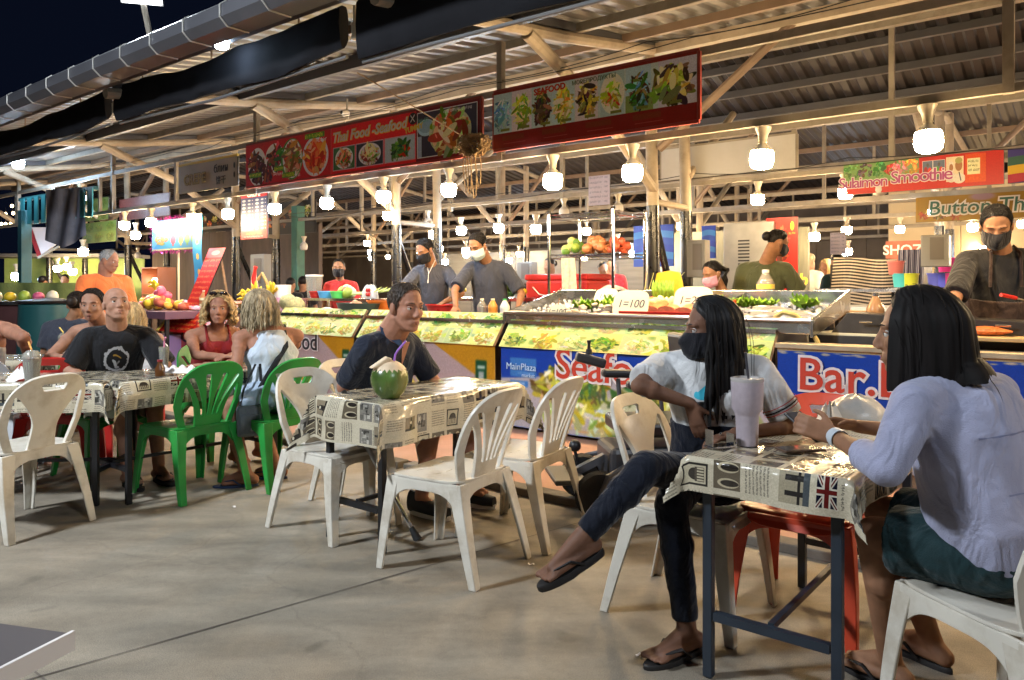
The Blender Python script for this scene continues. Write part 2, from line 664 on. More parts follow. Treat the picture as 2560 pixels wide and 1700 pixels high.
def seafood_sign():
    global rng
    rng = np.random.default_rng(6)
    W, H = 1200, 312
    cv = Canvas(W, H, (.44, .11, .09))
    cv.rect(0, 14, W, 232, (.66, .74, .74))
    pals = [BLUEISH, GREENS, DARK, GREENS + YELLOWS, DARK + YELLOWS, REDS[:2] + GREENS, BLUEISH[:3] + DARK + LEAFY[:2], DARK + GREENS]
    xs = [60, 195, 330, 462, 605, 755, 900, 1075]
    for k, x in enumerate(xs):
        w = 62 if k < 7 else 105
        cv.rect(x - 68, 14, x + 68 + (60 if k == 7 else 0), 232, jit([(.62, .74, .76), (.72, .75, .76), (.6, .7, .74)][k % 3], .03))
        if k == 6:
            cv.rect(x - 70, 150, x + 80, 232, (.45, .55, .3))
        if k == 5:
            cv.ell(x, 122, 70, 100, (.78, .8, .74)); dish(cv, x, 128, 52, 74, pals[k], None, 60)
        else:
            dish(cv, x, 132, w * .9, 92, pals[k], None, 130)
        cv.rect(x - 10, 208, x + 52, 222, (.38, .42, .18))
    for k in range(4):
        cv.rect(60 + k * 270, 246, 210 + k * 270, 274, (.40, .20, .10), .7)
        cv.rect(70 + k * 270, 288, 220 + k * 270, 292, (.62, .35, .32), .6)
    cv.grain(.03)
    return np.clip(cv.a * 1.22, 0, 1)

def cloth_print():
    """vinyl cloth printed with city sights, flags and newspaper blocks"""
    global rng
    rng = np.random.default_rng(11)
    S = 1024
    CR = (.74, .70, .61)
    cv = Canvas(S, S, CR)
    ink = (.17, .16, .15)
    n = 8; c = S / n
    for j in range(n):
        for i in range(n):
            x0, y0 = i * c + 8 + rng.uniform(0, 6), j * c + 8 + rng.uniform(0, 6)
            x1, y1 = (i + 1) * c - 10, (j + 1) * c - 10
            if rng.random() < .35: y1 -= c * .22
            if rng.random() < .3: x1 -= c * .18
            kind = int(rng.choice([0, 1, 2, 3, 3, 4, 5, 6, 6, 3]))
            w, h = x1 - x0, y1 - y0
            if kind == 0:      # union flag
                y1 = y0 + w * .62
                cv.rect(x0, y0, x1, y1, (.10, .10, .16)); my, mx = (y0 + y1) / 2, (x0 + x1) / 2
                for a, b in (((x0, y0), (x1, y1)), ((x0, y1), (x1, y0))):
                    cv.line(*a, *b, 12, (.78, .75, .68)); cv.line(*a, *b, 4, (.36, .12, .11))
                cv.rect(x0, my - 13, x1, my + 13, (.78, .75, .68)); cv.rect(mx - 13, y0, mx + 13, y1, (.78, .75, .68))
                cv.rect(x0, my - 7, x1, my + 7, (.38, .12, .11)); cv.rect(mx - 7, y0, mx + 7, y1, (.38, .12, .11))
                scribble(cv, x0, y1 + 14, w * .8, 9, ink)
            elif kind == 1:    # tower
                cv.rect(x0, y0, x1, y1, (.50, .45, .37)); m = (x0 + x1) / 2
                cv.rect(m - 14, y0 + h * .3, m + 14, y1, ink); cv.line(m, y0 + 6, m, y0 + h * .35, 12, ink)
                cv.ell(m, y0 + h * .4, 10, 10, (.8, .76, .66)); cv.rect(x0, y1 - h * .16, x1, y1, (.2, .18, .16))
            elif kind == 2:    # arches
                cv.rect(x0, y0, x1, y1, (.36, .32, .26)); m = (x0 + x1) / 2
                for q in (-.27, .27):
                    cv.ell(m + q * w, y0 + h * .55, w * .18, h * .42, (.70, .65, .54)); cv.ell(m + q * w, y0 + h * .6, w * .12, h * .36, (.16, .14, .12))
            elif kind == 3:    # print
                for k in range(int(h / 14)):
                    scribble(cv, x0, y0 + k * 14, w, 7, ink)
            elif kind == 4:    # bridge
                cv.rect(x0, y0, x1, y1, (.60, .56, .47))
                cv.rect(x0, y0 + h * .62, x1, y0 + h * .7, ink)
                for q in (.25, .72):
                    cv.rect(x0 + w * q, y0 + h * .2, x0 + w * q + 16, y0 + h * .9, ink)
                cv.rect(x0, y0 + h * .8, x1, y1, (.28, .30, .31))
            elif kind == 5:    # dome and framed stamp
                cv.rect(x0, y0, x1, y1, ink); cv.rect(x0 + 8, y0 + 8, x1 - 8, y1 - 8, (.72, .68, .58))
                m = (x0 + x1) / 2
                cv.ell(m, y0 + h * .48, w * .28, h * .26, (.2, .18, .16)); cv.rect(m - w * .32, y0 + h * .5, m + w * .32, y1 - 14, (.3, .27, .23))
                for k in range(5):
                    cv.rect(m - w * .28 + k * w * .13, y0 + h * .58, m - w * .28 + k * w * .13 + 5, y1 - 16, (.72, .68, .58))
            else:              # street photo
                cv.rect(x0, y0, x1, y1, (.45, .43, .40))
                for k in range(26):
                    q = rng.uniform(.1, .75)
                    cv.rect(*(lambda a, b: (a, b, a + rng.uniform(6, 26), b + rng.uniform(8, 40)))(rng.uniform(x0, x1 - 26), rng.uniform(y0, y1 - 40)), (q, q * .97, q * .9), .8)
                scribble(cv, x0, y1 + 6, w, 8, ink)
    cv.grain(.03)
    return cv.a

def seafood_banner():
    global rng
    rng = np.random.default_rng(21)
    W, H = 1400, 420
    cv = Canvas(W, H, (.07, .24, .62))
    X, Y = cv.X, cv.Y
    cv.blend((slice(0, H), slice(0, W)), (Y - (175 - 60 * np.clip(X / 480, 0, 1) ** 1.5 + 40 * np.clip((X - 900) / 500, 0, 1))) / 2, (.66, .64, .66))
    cv.rect(60, 70, 225, 165, (.22, .45, .72)); scribble(cv, 110, 140, 100, 12, (.6, .75, .88))
    cv.rect(60, 185, 175, 215, (.22, .45, .72)); scribble(cv, 72, 190, 90, 18, (.75, .85, .92))
    dish(cv, 420, 200, 230, 110, YELLOWS + [(.5, .42, .16), (.35, .3, .12)], None, 160)
    cv.ell(1000, 300, 380, 190, (.60, .62, .42)); cv.ell(880, 320, 300, 150, (.72, .74, .6))
    dish(cv, 1090, 300, 210, 130, YELLOWS + PALES, None, 170)
    dish(cv, 700, 215, 260, 60, [(.25, .36, .14), (.4, .46, .2), (.3, .4, .2)], None, 60)
    dish(cv, 520, 340, 300, 80, PALES + YELLOWS + [(.7, .7, .75)], None, 120)
    cv.ell(900, 410, 300, 40, (.16, .32, .14), 0, 10, .8)
    cv.a[60:] = blur(cv.a, 3, 3)[60:]
    cv.grain(.03)
    return cv.a

def yellow_banner(seed):
    global rng
    rng = np.random.default_rng(seed)
    W, H = 900, 300
    cv = Canvas(W, H, (.70, .50, .10))
    cv.blend((slice(0, H), slice(0, W)), (cv.Y - (-30 + 200 * np.clip((cv.X - 420) / 480, 0, 1))) / 2, (.66, .58, .58))
    dish(cv, 360, 230, 330, 80, YELLOWS + [(.4, .42, .16)], None, 150)
    dish(cv, 640, 215, 90, 40, [(.3, .36, .14), (.42, .4, .2)], None, 40)
    cv.rect(790, 70, 850, 200, (.05, .26, .16)); cv.rect(800, 90, 840, 102, (.7, .78, .72)); cv.rect(806, 112, 834, 170, (.62, .66, .64))
    cv.a[60:] = blur(cv.a, 3, 3)[60:]
    cv.grain(.03)
    return cv.a

def bbq_banner(seed=0):
    global rng
    rng = np.random.default_rng(31 + seed)
    W, H = 1400, 520
    cv = Canvas(W, H, (.07, .24, .62))
    cv.blend((slice(0, H), slice(0, W)), (cv.Y - 250) / 2, (.60, .57, .58))
    dish(cv, 700, 380, 560, 110, YELLOWS + [(.45, .38, .15), (.6, .5, .22)], None, 260)
    cv.rect(0, 0, W, 26, (.62, .56, .42))
    for k in range(30):
        x = rng.uniform(0, W)
        cv.ell(x, 28 + rng.uniform(0, 10), rng.uniform(8, 40), rng.uniform(3, 9), (.66, .62, .56), 0, 3, .8)
    if seed == 1:
        cv.rect(250, 200, 420, 320, (.05, .3, .18)); cv.rect(280, 230, 390, 290, (.5, .6, .55))
    cv.a[60:] = blur(cv.a, 3, 3)[60:]
    cv.grain(.03)
    return cv.a

def menu_board(w, h, bgc, rows, cols, ink, seed, head=0.0, headc=None):
    global rng
    rng = np.random.default_rng(seed)
    cv = Canvas(w, h, bgc)
    if head:
        cv.rect(0, 0, w, int(h * head), headc)
        cv.ell(w * .5, h * head * .5, w * .3, h * head * .3, tuple(min(1, c + .2) for c in headc), 0, 6)
    y0 = h * head + h * .03
    rh = (h - y0) / rows
    for j in range(rows):
        for i in range(cols):
            x0 = w * (.06 + i * .9 / cols)
            scribble(cv, x0, y0 + j * rh, w * .9 / cols * rng.uniform(.5, .72), rh * .42, ink)
            scribble(cv, x0 + w * .9 / cols * .78, y0 + j * rh, w * .9 / cols * .14, rh * .42, ink)
    cv.grain(.02)
    return cv.a

def crepe_list():
    global rng
    rng = np.random.default_rng(41)
    W, H = 240, 420
    cv = Canvas(W, H, (.10, .20, .48))
    cv.rect(0, 0, W, 62, (.82, .10, .14)); cv.rect(120, 230, W, 356, (.80, .14, .18)); cv.rect(0, 356, W, H, (.80, .12, .16))
    for j in range(9):
        for i in range(2):
            y = 78 + j * 31
            cv.ell(30 + i * 118, y + 8, 18, 11, (.85, .9, .95)); cv.ell(78 + i * 118, y + 8, 14, 9, (.8, .86, .9)); cv.ell(106 + i * 118, y + 8, 6, 5, (.9, .9, .9))
            if j > 5 and i: cv.ell(30 + i * 118, y + 8, 16, 9, (.95, .75, .3))
    scribble(cv, 50, 366, 140, 18, (.95, .8, .3)); scribble(cv, 30, 392, 180, 16, (.95, .9, .9))
    return cv.a

def smoothie_ad():
    global rng
    rng = np.random.default_rng(43)
    W, H = 480, 300
    cv = Canvas(W, H, (.25, .62, .88))
    for k in range(5):
        cv.line(-20, 300 - k * 30, 260 + k * 50, -20, 26, (.45, .75, .93), .6)
    cv.rect(14, 22, 150, 62, (.95, .62, .1)); scribble(cv, 24, 30, 110, 22, (.9, .3, .1))
    dish(cv, 100, 190, 80, 60, [(.95, .7, .15), (.5, .75, .15), (.9, .85, .3), (.85, .4, .1)], None, 50, False)
    for x, c in ((222, (.85, .2, .25)), (300, (.95, .78, .12)), (365, (.55, .78, .2)), (425, (.5, .75, .3))):
        cv.ell(x, 200, 26, 44, c); cv.ell(x, 120, 15, 60, jit(c, .05)); cv.rect(x - 8, 240, x + 8, 262, tuple(q * .9 for q in c)); cv.ell(x, 70, 14, 18, (.95, .95, .9))
    cv.rect(0, 285, W, 300, (.9, .9, .7))
    return cv.a

def smoothie_sign():
    global rng
    rng = np.random.default_rng(45)
    W, H = 1200, 230
    cv = Canvas(W, H, (.72, .10, .08))
    cv.rect(0, 0, 600, 150, (.45, .6, .35))
    for x, c in ((70, (.3, .5, .2)), (180, (.25, .2, .25)), (300, (.2, .45, .15)), (390, (.7, .15, .12)), (450, (.8, .45, .5)), (545, (.8, .55, .2))):
        dish(cv, x, 60, 70, 60, [c, jit(c, .1), tuple(min(1, q + .2) for q in c)], None, 30, False)
    cv.blend((slice(0, H), slice(0, W)), np.where(cv.X < 620, (cv.Y - 150) / 2, 0), (.72, .10, .08))
    for x0, x1 in ((628, 700), (706, 790)):
        cv.rect(x0 - 3, 30, x1 + 3, 170, (.85, .85, .85)); cv.rect(x0, 33, x1, 167, (.35, .4, .5))
        cv.ell((x0 + x1) / 2 - 14, 110, 16, 40, (.3, .62, .25) if x0 > 700 else (.6, .12, .15)); cv.ell((x0 + x1) / 2 + 16, 115, 17, 38, (.85, .2, .2)); cv.ell((x0 + x1) / 2, 60, 10, 14, (.3, .3, .3))
    cv.rect(800, 18, 925, 190, (.86, .80, .68)); skin = (.62, .42, .28)
    cv.ell(835, 92, 24, 44, (.86, .82, .78)); cv.ell(836, 92, 15, 26, skin); cv.ell(838, 160, 40, 36, (.84, .8, .76))
    cv.ell(890, 80, 26, 40, skin); cv.ell(890, 46, 27, 22, (.62, .6, .35)); cv.ell(893, 170, 46, 36, (.86, .84, .8)); cv.line(893, 130, 905, 185, 7, (.12, .12, .2))
    cv.rect(935, 10, 1080, 205, (.80, .28, .06)); cv.rect(950, 40, 1040, 150, (.86, .84, .66))
    for k in range(3): scribble(cv, 958, 52 + k * 30, 74, 16, (.3, .34, .2))
    scribble(cv, 965, 165, 60, 22, (.85, .35, .1))
    cv.grain(.03)
    return cv.a

def stripe_print(w, h, cols, n, vert=False, wave=6):
    cv = Canvas(w, h, cols[0])
    k = (cv.X if vert else cv.Y + wave * np.sin(cv.X / 40)) / (w if vert else h) * n * len(cols)
    k = np.floor(k).astype(int) % len(cols)
    cv.a = np.array(cols, np.float32)[k]
    return cv.a

def kebab_banner():
    global rng
    rng = np.random.default_rng(47)
    cv = Canvas(220, 420, (.80, .10, .08))
    dish(cv, 105, 110, 52, 80, [(.55, .18, .1), (.7, .3, .15), (.4, .12, .08)], None, 90)
    cv.ell(182, 36, 14, 20, (.95, .75, .1)); scribble(cv, 160, 62, 44, 10, (.95, .8, .2))
    scribble(cv, 120, 370, 70, 14, (.9, .6, .5))
    return cv.a

def plain_noise(w, h, c1, c2, seed, k=8):
    r = np.random.default_rng(seed)
    n = r.random((h // k + 1, w // k + 1)).repeat(k, 0).repeat(k, 1)[:h, :w, None]
    return (np.array(c1) * n + np.array(c2) * (1 - n)).astype(np.float32)
# ------------------------------------------------------------------ shared materials
CREAM = mat("cream_paint", (.34, .285, .215), .55, var=.12, vscale=5, dirt=(.16, .11, .07), dscale=4, damt=.55, bump=.06, bscale=40)
CREAM2 = mat("cream_steel", (.28, .25, .205), .5, var=.10, vscale=6, dirt=(.13, .10, .07), dscale=7, damt=.5)
BROWNST = mat("brown_steel", (.17, .12, .085), .5, var=.15, vscale=6)
BLACKP = mat("black_pipe", (.012, .012, .013), .28, var=.1, vscale=6, spec=.6)
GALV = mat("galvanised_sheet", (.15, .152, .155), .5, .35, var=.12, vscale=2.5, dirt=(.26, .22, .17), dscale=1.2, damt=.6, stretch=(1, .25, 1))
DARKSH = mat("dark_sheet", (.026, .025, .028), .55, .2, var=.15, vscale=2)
GUTTERM = mat("gutter_metal", (.085, .085, .095), .42, .3, var=.1, vscale=3)
STEEL = mat("stainless", (.55, .54, .52), .25, 1.0, var=.08, vscale=9)
CHROME = mat("chrome", (.72, .72, .72), .12, 1.0)
TARP = mat("dark_tarp", (.014, .014, .016), .8, var=.15, vscale=4, bump=.15, bscale=9, spec=.03)
WHITEPL = mat("white_plastic", (.64, .60, .52), .36, var=.07, vscale=5, dirt=(.36, .29, .20), dscale=6, damt=.7, spec=.45, bump=.04, bscale=90)
GREENPL = mat("green_plastic", (.022, .26, .044), .33, var=.14, vscale=6, spec=.5, dirt=(.05, .17, .04), dscale=8, damt=.6, bump=.03, bscale=90)
REDPL = mat("red_plastic", (.48, .022, .018), .32, var=.08, vscale=6, spec=.5)
ORANGEPL = mat("orange_red_plastic", (.60, .07, .03), .34, var=.08, vscale=6)
BLACKM = mat("black_enamel", (.010, .010, .012), .38, var=.1, vscale=8)
BLUEST = mat("blue_grey_enamel", (.022, .030, .042), .4, var=.15, vscale=8)
RUBBER = mat("rubber", (.014, .014, .014), .7, bump=.2, bscale=80)
WHITEC = mat("white_ceramic", (.62, .56, .44), .3, var=.04)
DEADBULB = mat("unlit_bulb", (.62, .60, .56), .35)
WOOD = mat("old_wood", (.22, .13, .07), .6, var=.25, vscale=4, stretch=(1, 8, 8), bump=.1)
PLASTICBAG = mat("thin_bag", (.72, .72, .70), .25, var=.05, trans=.35, spec=.6, bump=.3, bscale=25)
PAPER = mat("paper_card", (.72, .68, .48), .6, var=.04)
BWARM = emat("warm_bulb_glow", WARM, E_WARM)
BEAVE = emat("eave_bulb_glow", COOL, 110)
BCOOL = emat("cool_bulb_glow", COOL, E_COOL)
INKB = mat("marker_ink", (.05, .04, .06), .6)
INKRED = mat("red_letters", (.52, .05, .025), .45)
INKWHITE = mat("white_letters", (.74, .70, .68), .5)
INKYEL = mat("yellow_letters", (.78, .60, .10), .5)
INKBLUE = mat("pale_blue_letters", (.50, .68, .85), .5)
INKGOLD = mat("gold_letters", (.40, .33, .15), .5)
INKPURP = mat("purple_letters", (.38, .06, .22), .5)
INKBLACK = mat("black_letters", (.02, .02, .025), .5)
SKINW = mat("skin_fair_tan", (.36, .19, .125), .6, var=.16, vscale=22, spec=.3, sss=.12, bump=.04, bscale=120)
SKINR = mat("skin_sunburnt", (.35, .165, .105), .6, var=.16, vscale=22, spec=.3, sss=.12, bump=.04, bscale=120)
SKINT = mat("skin_brown", (.27, .135, .075), .6, var=.16, vscale=22, spec=.3, sss=.10, bump=.04, bscale=120)
SKIND = mat("skin_deep_brown", (.17, .082, .050), .6, var=.16, vscale=22, spec=.3, sss=.08, bump=.04, bscale=120)
EYEW = mat("eye_white", (.62, .58, .54), .2)
EYEI = mat("eye_iris", (.035, .022, .015), .15)
LIP = mat("lips", (.27, .105, .075), .55)
BROWH = mat("dark_brown_hair", (.022, .014, .010), .55, var=.4, vscale=40, spec=.25, stretch=(1, 1, .1))
BLACKH = mat("black_hair", (.007, .006, .0062), .5, var=.5, vscale=40, spec=.25, stretch=(1, 1, .08))
BLONDH = mat("blond_hair", (.52, .36, .17), .5, var=.45, vscale=45, spec=.3, stretch=(1, 1, .12))
ASHH = mat("ash_blond_hair", (.40, .31, .19), .5, var=.5, vscale=45, spec=.3, stretch=(1, 1, .12))
GREYH = mat("grey_hair", (.30, .29, .28), .5, var=.3, vscale=60)
def cloth(name, col, rough=.8, var=.12, bump=.25, bscale=220):
    return mat("cloth_" + name, col, rough, var=var, vscale=9, bump=bump, bscale=bscale, spec=.2, sheen=.15, fold=.55)
NAVY = cloth("navy", (.014, .018, .032)); BLACKC = cloth("black", (.010, .010, .012)); NAVY2 = cloth("deep_navy", (.005, .007, .015))
GREYC = cloth("slate_grey", (.060, .062, .078)); GREYC2 = cloth("blue_grey", (.040, .044, .062)); OLIVE = cloth("olive", (.062, .068, .030))
LILAC = cloth("lilac", (.33, .34, .47), bump=.35, bscale=300); WHITEC2 = cloth("white", (.58, .58, .58)); WHITEB = cloth("white_blue", (.50, .56, .64))
REDC = cloth("dark_red", (.22, .014, .018)); REDC2 = cloth("bright_red", (.42, .03, .03)); ORANGEC = cloth("orange", (.85, .20, .055)); TEALC = cloth("dark_teal", (.010, .030, .034))
BROWNC = cloth("brown", (.060, .022, .016)); APRON = cloth("dark_brown_apron", (.042, .024, .018)); PEACH = cloth("peach", (.55, .28, .20)); KHAKI = cloth("khaki", (.16, .12, .08))
DENIM = cloth("pale_denim", (.36, .44, .56)); GREYB = cloth("grey_bag", (.14, .16, .19)); MASKB = cloth("black_mask", (.010, .010, .014)); MASKC = cloth("blue_mask", (.45, .58, .64)); MASKP = cloth("pink_mask", (.60, .27, .36))
DKTEE = cloth("charcoal", (.018, .017, .017))
P_CLOTH = print_mat("vinyl_cloth_print", cloth_print(), rough=.17, spec=.5, bump=.28, bscale=11, coat=.4)
P_FOOD1 = print_mat("food_panel_print", food_board(8, 2, 1600, 360, 101), rough=.3)
P_FOOD2 = print_mat("food_panel_print_b", food_board(6, 2, 1200, 360, 102), rough=.3)
P_FOOD3 = print_mat("food_panel_print_c", food_board(5, 2, 1000, 360, 103), rough=.3)
P_THAI = print_mat("thai_food_sign_print", thai_sign(), rough=.4)
P_SEA = print_mat("seafood_sign_print", seafood_sign(), rough=.4)
P_SBAN = print_mat("seafood_banner_print", seafood_banner(), rough=.35, bump=.1, bscale=4)
P_YBAN = print_mat("yellow_banner_print", yellow_banner(61), rough=.35, bump=.1, bscale=4)
P_YBAN2 = print_mat("yellow_banner_print_b", yellow_banner(62), rough=.35, bump=.1, bscale=4)
P_BBQ = print_mat("barbecue_banner_print", bbq_banner(0), rough=.32, bump=.12, bscale=4)
P_BBQ2 = print_mat("barbecue_banner_print_b", bbq_banner(1), rough=.32, bump=.12, bscale=4)
P_CREPE = print_mat("crepe_list_print", crepe_list() * .62, rough=.4, emit=.03)  # slight emission added: the print glows by itself
P_SMAD = print_mat("fruit_shake_print", smoothie_ad() * .6, rough=.4, emit=.05)  # print given a faint glow of its own on top of the lamps
P_SMSIGN = print_mat("smoothie_sign_print", smoothie_sign(), rough=.4)
P_MENU = print_mat("tall_menu_print", menu_board(200, 520, (.66, .05, .06), 9, 2, (.85, .55, .35), 71, .16, (.75, .3, .38)), rough=.4)
P_MENU2 = print_mat("counter_menu_print", menu_board(420, 240, (.62, .05, .04), 7, 3, (.88, .70, .35), 72), rough=.4)
P_KEBAB = print_mat("red_banner_print", kebab_banner(), rough=.45)
P_STRIPE = print_mat("striped_fabric_print", stripe_print(256, 256, [(.62, .58, .54), (.07, .07, .09)], 15), rough=.8)
P_STRIPE2 = print_mat("thin_stripe_print", stripe_print(256, 256, [(.5, .5, .58), (.2, .22, .34)], 14, True), rough=.8)
P_BLUET = print_mat("blue_tarp_print", stripe_print(256, 256, [(.06, .1, .32), (.2, .25, .45), (.05, .09, .3)], 3, False, 20), rough=.5)
P_FADED = print_mat("faded_menu_print", food_board(3, 2, 480, 200, 104) * np.array([.5, .55, .42]), rough=.5)
P_OLDRED = print_mat("old_red_banner_print", plain_noise(480, 120, (.22, .05, .05), (.3, .16, .14), 81), rough=.5)
P_COLLAGE = print_mat("dark_food_collage_print", (lambda c: c.a)((lambda cv: ([dish(cv, 60 + 90 * k, 70 + 60 * (k % 2), 44, 40, [MIXED, REDS, YELLOWS, MEATS][k % 4], None, 40) for k in range(7)], cv)[1])(Canvas(680, 220, (.12, .09, .08)))), rough=.5)
P_YTHAI = print_mat("yellow_shop_sign_print", (lambda cv: ([dish(cv, 60 + 120 * k, 150, 50, 40, [REDS, MIXED][k % 2], None, 30) for k in range(3)], cv.ell(500, 20, 120, 40, (.75, .6, .7), 0, 10, .6), cv.a * .75)[2])(Canvas(1000, 200, (.72, .55, .07))), rough=.4)
P_RAINBOW = print_mat("striped_colour_print", stripe_print(128, 256, [(.16, .12, .45), (.1, .3, .25), (.75, .6, .08), (.62, .07, .2)], 1, False, 10), rough=.5)
# ------------------------------------------------------------------ ground
def ground_mat():
    m = mat("concrete_floor", (.265, .226, .172), .62, var=.16, vscale=1.1, dirt=(.13, .105, .078), dscale=.9, damt=.7, bump=.12, bscale=9)
    nt, N, L = nodes_of(m)
    b = N["Principled BSDF"]
    src = b.inputs["Base Color"].links[0].from_socket
    tc = N.new("ShaderNodeTexCoord"); nz = N.new("ShaderNodeTexNoise")
    nz.inputs["Scale"].default_value = 30; nz.inputs["Detail"].default_value = 8; nz.inputs["Roughness"].default_value = .75
    L.new(tc.outputs["Object"], nz.inputs["Vector"])
    mr = N.new("ShaderNodeMapRange"); mr.inputs["To Min"].default_value = .70; mr.inputs["To Max"].default_value = 1.26
    L.new(nz.outputs["Fac"], mr.inputs["Value"])
    mp = N.new("ShaderNodeMapping"); mp.inputs["Scale"].default_value = (1.0, 3.4, 1); mp.inputs["Rotation"].default_value = (0, 0, .5)
    L.new(tc.outputs["Object"], mp.inputs["Vector"])
    n2 = N.new("ShaderNodeTexNoise"); n2.inputs["Scale"].default_value = 1.6; n2.inputs["Detail"].default_value = 6
    L.new(mp.outputs[0], n2.inputs["Vector"])
    m2 = N.new("ShaderNodeMapRange"); m2.inputs["From Min"].default_value = .35; m2.inputs["From Max"].default_value = .68
    m2.inputs["To Min"].default_value = .74; m2.inputs["To Max"].default_value = 1.18
    L.new(n2.outputs["Fac"], m2.inputs["Value"])
    mu = N.new("ShaderNodeMath"); mu.operation = 'MULTIPLY'
    L.new(mr.outputs[0], mu.inputs[0]); L.new(m2.outputs[0], mu.inputs[1])
    # fine grit, hairline cracks and round spill stains
    n3 = N.new("ShaderNodeTexNoise"); n3.inputs["Scale"].default_value = 260; n3.inputs["Detail"].default_value = 2
    L.new(tc.outputs["Object"], n3.inputs["Vector"])
    m3 = N.new("ShaderNodeMapRange"); m3.inputs["From Min"].default_value = .3; m3.inputs["From Max"].default_value = .7; m3.inputs["To Min"].default_value = .68; m3.inputs["To Max"].default_value = 1.3
    L.new(n3.outputs["Fac"], m3.inputs["Value"])
    nw = N.new("ShaderNodeTexNoise"); nw.inputs["Scale"].default_value = 2.2; nw.inputs["Detail"].default_value = 6
    L.new(tc.outputs["Object"], nw.inputs["Vector"])
    va = N.new("ShaderNodeVectorMath"); va.operation = 'MULTIPLY_ADD'; va.inputs[1].default_value = (.45, .45, 0)
    L.new(nw.outputs["Color"], va.inputs[0]); L.new(tc.outputs["Object"], va.inputs[2])
    vo = N.new("ShaderNodeTexVoronoi"); vo.feature = 'DISTANCE_TO_EDGE'; vo.inputs["Scale"].default_value = .38
    L.new(va.outputs[0], vo.inputs["Vector"])
    mc = N.new("ShaderNodeMapRange"); mc.inputs["From Max"].default_value = .004; mc.inputs["To Min"].default_value = .88; mc.inputs["To Max"].default_value = 1
    L.new(vo.outputs["Distance"], mc.inputs["Value"])
    vs = N.new("ShaderNodeTexVoronoi"); vs.inputs["Scale"].default_value = 3.1; L.new(va.outputs[0], vs.inputs["Vector"])
    ms = N.new("ShaderNodeMapRange"); ms.inputs["From Min"].default_value = .08; ms.inputs["From Max"].default_value = .17; ms.inputs["To Min"].default_value = .72; ms.inputs["To Max"].default_value = 1
    L.new(vs.outputs["Distance"], ms.inputs["Value"])
    for q in (m3, mc, ms):
        k = N.new("ShaderNodeMath"); k.operation = 'MULTIPLY'; L.new(mu.outputs[0], k.inputs[0]); L.new(q.outputs[0], k.inputs[1]); mu = k
    mx = N.new("ShaderNodeMix"); mx.data_type = 'RGBA'; mx.blend_type = 'MULTIPLY'; mx.inputs["Factor"].default_value = 1
    L.new(src, mx.inputs["A"]); L.new(mu.outputs[0], mx.inputs["B"])
    L.new(mx.outputs["Result"], b.inputs["Base Color"])
    return m

g = MB(); g.grid(lambda u, v: ((u - .5) * 160, (v - .4) * 160, 0), 8, 8)
tag(part("ground", g, ground_mat()), kind="structure")
# saw-cut joints in the slab: shallow dark strips
def ground_strip(p, q, w, z, m, name):
    s = MB(); p, q = V(p), V(q); d, sd, u = frame(q - p)
    N_ = 24
    s.grid(lambda a, b: tuple(p + (q - p) * a + sd * (w * (b - .5) * (1 + .5 * math.sin(a * 90))) + V((0, 0, z))), N_, 1)
    return tag(part(name, s, m), kind="structure")
JOINT = mat("joint_grime", (.12, .10, .08), .8, var=.2)
ground_strip((-3.2, 1.15, 0), (2.2, 5.75, 0), .007, .003, JOINT, "ground_joint")
ground_strip(F(-14, 1.0), F(3, 1.0), .009, .003, JOINT, "ground_joint")
# raised pinkish apron along the stalls with a kerb
PINK = mat("painted_apron", (.38, .205, .145), .55, var=.12, vscale=2.5, dirt=(.30, .16, .10), dscale=2, damt=.6, bump=.08, bscale=14)
ap = MB(); ap.box((-10, 13.85, .02), (44, 20.0, .04))
o = tag(part("apron_pavement", ap, PINK), kind="structure"); o.rotation_euler.z = FR
KERB = mat("kerb_concrete", (.13, .115, .095), .8, var=.25, vscale=5, bump=.4, bscale=18)
for k in range(22):
    kb = MB(); kb.box((0, 0, .023), (1.94, .115, .052))
    o = tag(part("kerb", kb, KERB, bevel=.008), kind="structure"); o.location = F(3 - 2 * k, 3.79, 0); o.rotation_euler.z = FR

# ------------------------------------------------------------------ market hall
def roof_z(fy):
    return 3.315 + .135 * (fy - 3.06)

def corrugated(y0, z0, y1, z1, wd, flip=False):
    mb = MB(); ncor = 4; pts = []
    for k in range(ncor):
        x = wd * k / ncor; p = wd / ncor
        pts += [(x, 0), (x + p * .38, 0), (x + p * .5, .028), (x + p * .84, .028)]
    pts.append((wd, 0)); pts = pts + [(x, z - .004) for x, z in pts[::-1]]
    n = len(pts)
    a = mb.add([(x, y0, z0 + z) for x, z in pts]); b = mb.add([(x, y1, z1 + z) for x, z in pts])
    for i in range(n):
        j = (i + 1) % n
        mb.face([a + i, b + i, b + j, a + j])
    return mb

hall = fthing("market_canopy", "long open market canopy with corrugated roof on cream posts over the food stalls", "market hall", 0, 0)
WD = .76
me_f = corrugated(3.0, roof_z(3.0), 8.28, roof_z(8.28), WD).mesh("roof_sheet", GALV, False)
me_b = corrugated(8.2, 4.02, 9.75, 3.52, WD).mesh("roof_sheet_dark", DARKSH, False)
for k in range(34):
    x = 2.6 - WD * (k + 1)
    o = link("roof_sheet", me_f, hall); o.location = (x, 0, .001 * (k % 2))
    o = link("rear_roof_sheet", me_b, hall); o.location = (x, 0, .001 * (k % 2))
def hpart(name, p, q, w, h, m, bev=0):
    mb = MB(); mb.bar(p, q, w, h); return part(name, mb, m, hall, smooth=False, bevel=bev)
for fy, w, h, m in ((3.3, .05, .10, DARKSH), (4.05, .05, .07, BROWNST), (4.8, .06, .13, GUTTERM), (5.7, .05, .08, CREAM2), (6.5, .05, .08, BROWNST), (7.75, .05, .08, BROWNST)):
    hpart("purlin", (-22, fy, roof_z(fy) - h / 2 - .008), (2.5, fy, roof_z(fy) - h / 2 - .008), w, h, m)
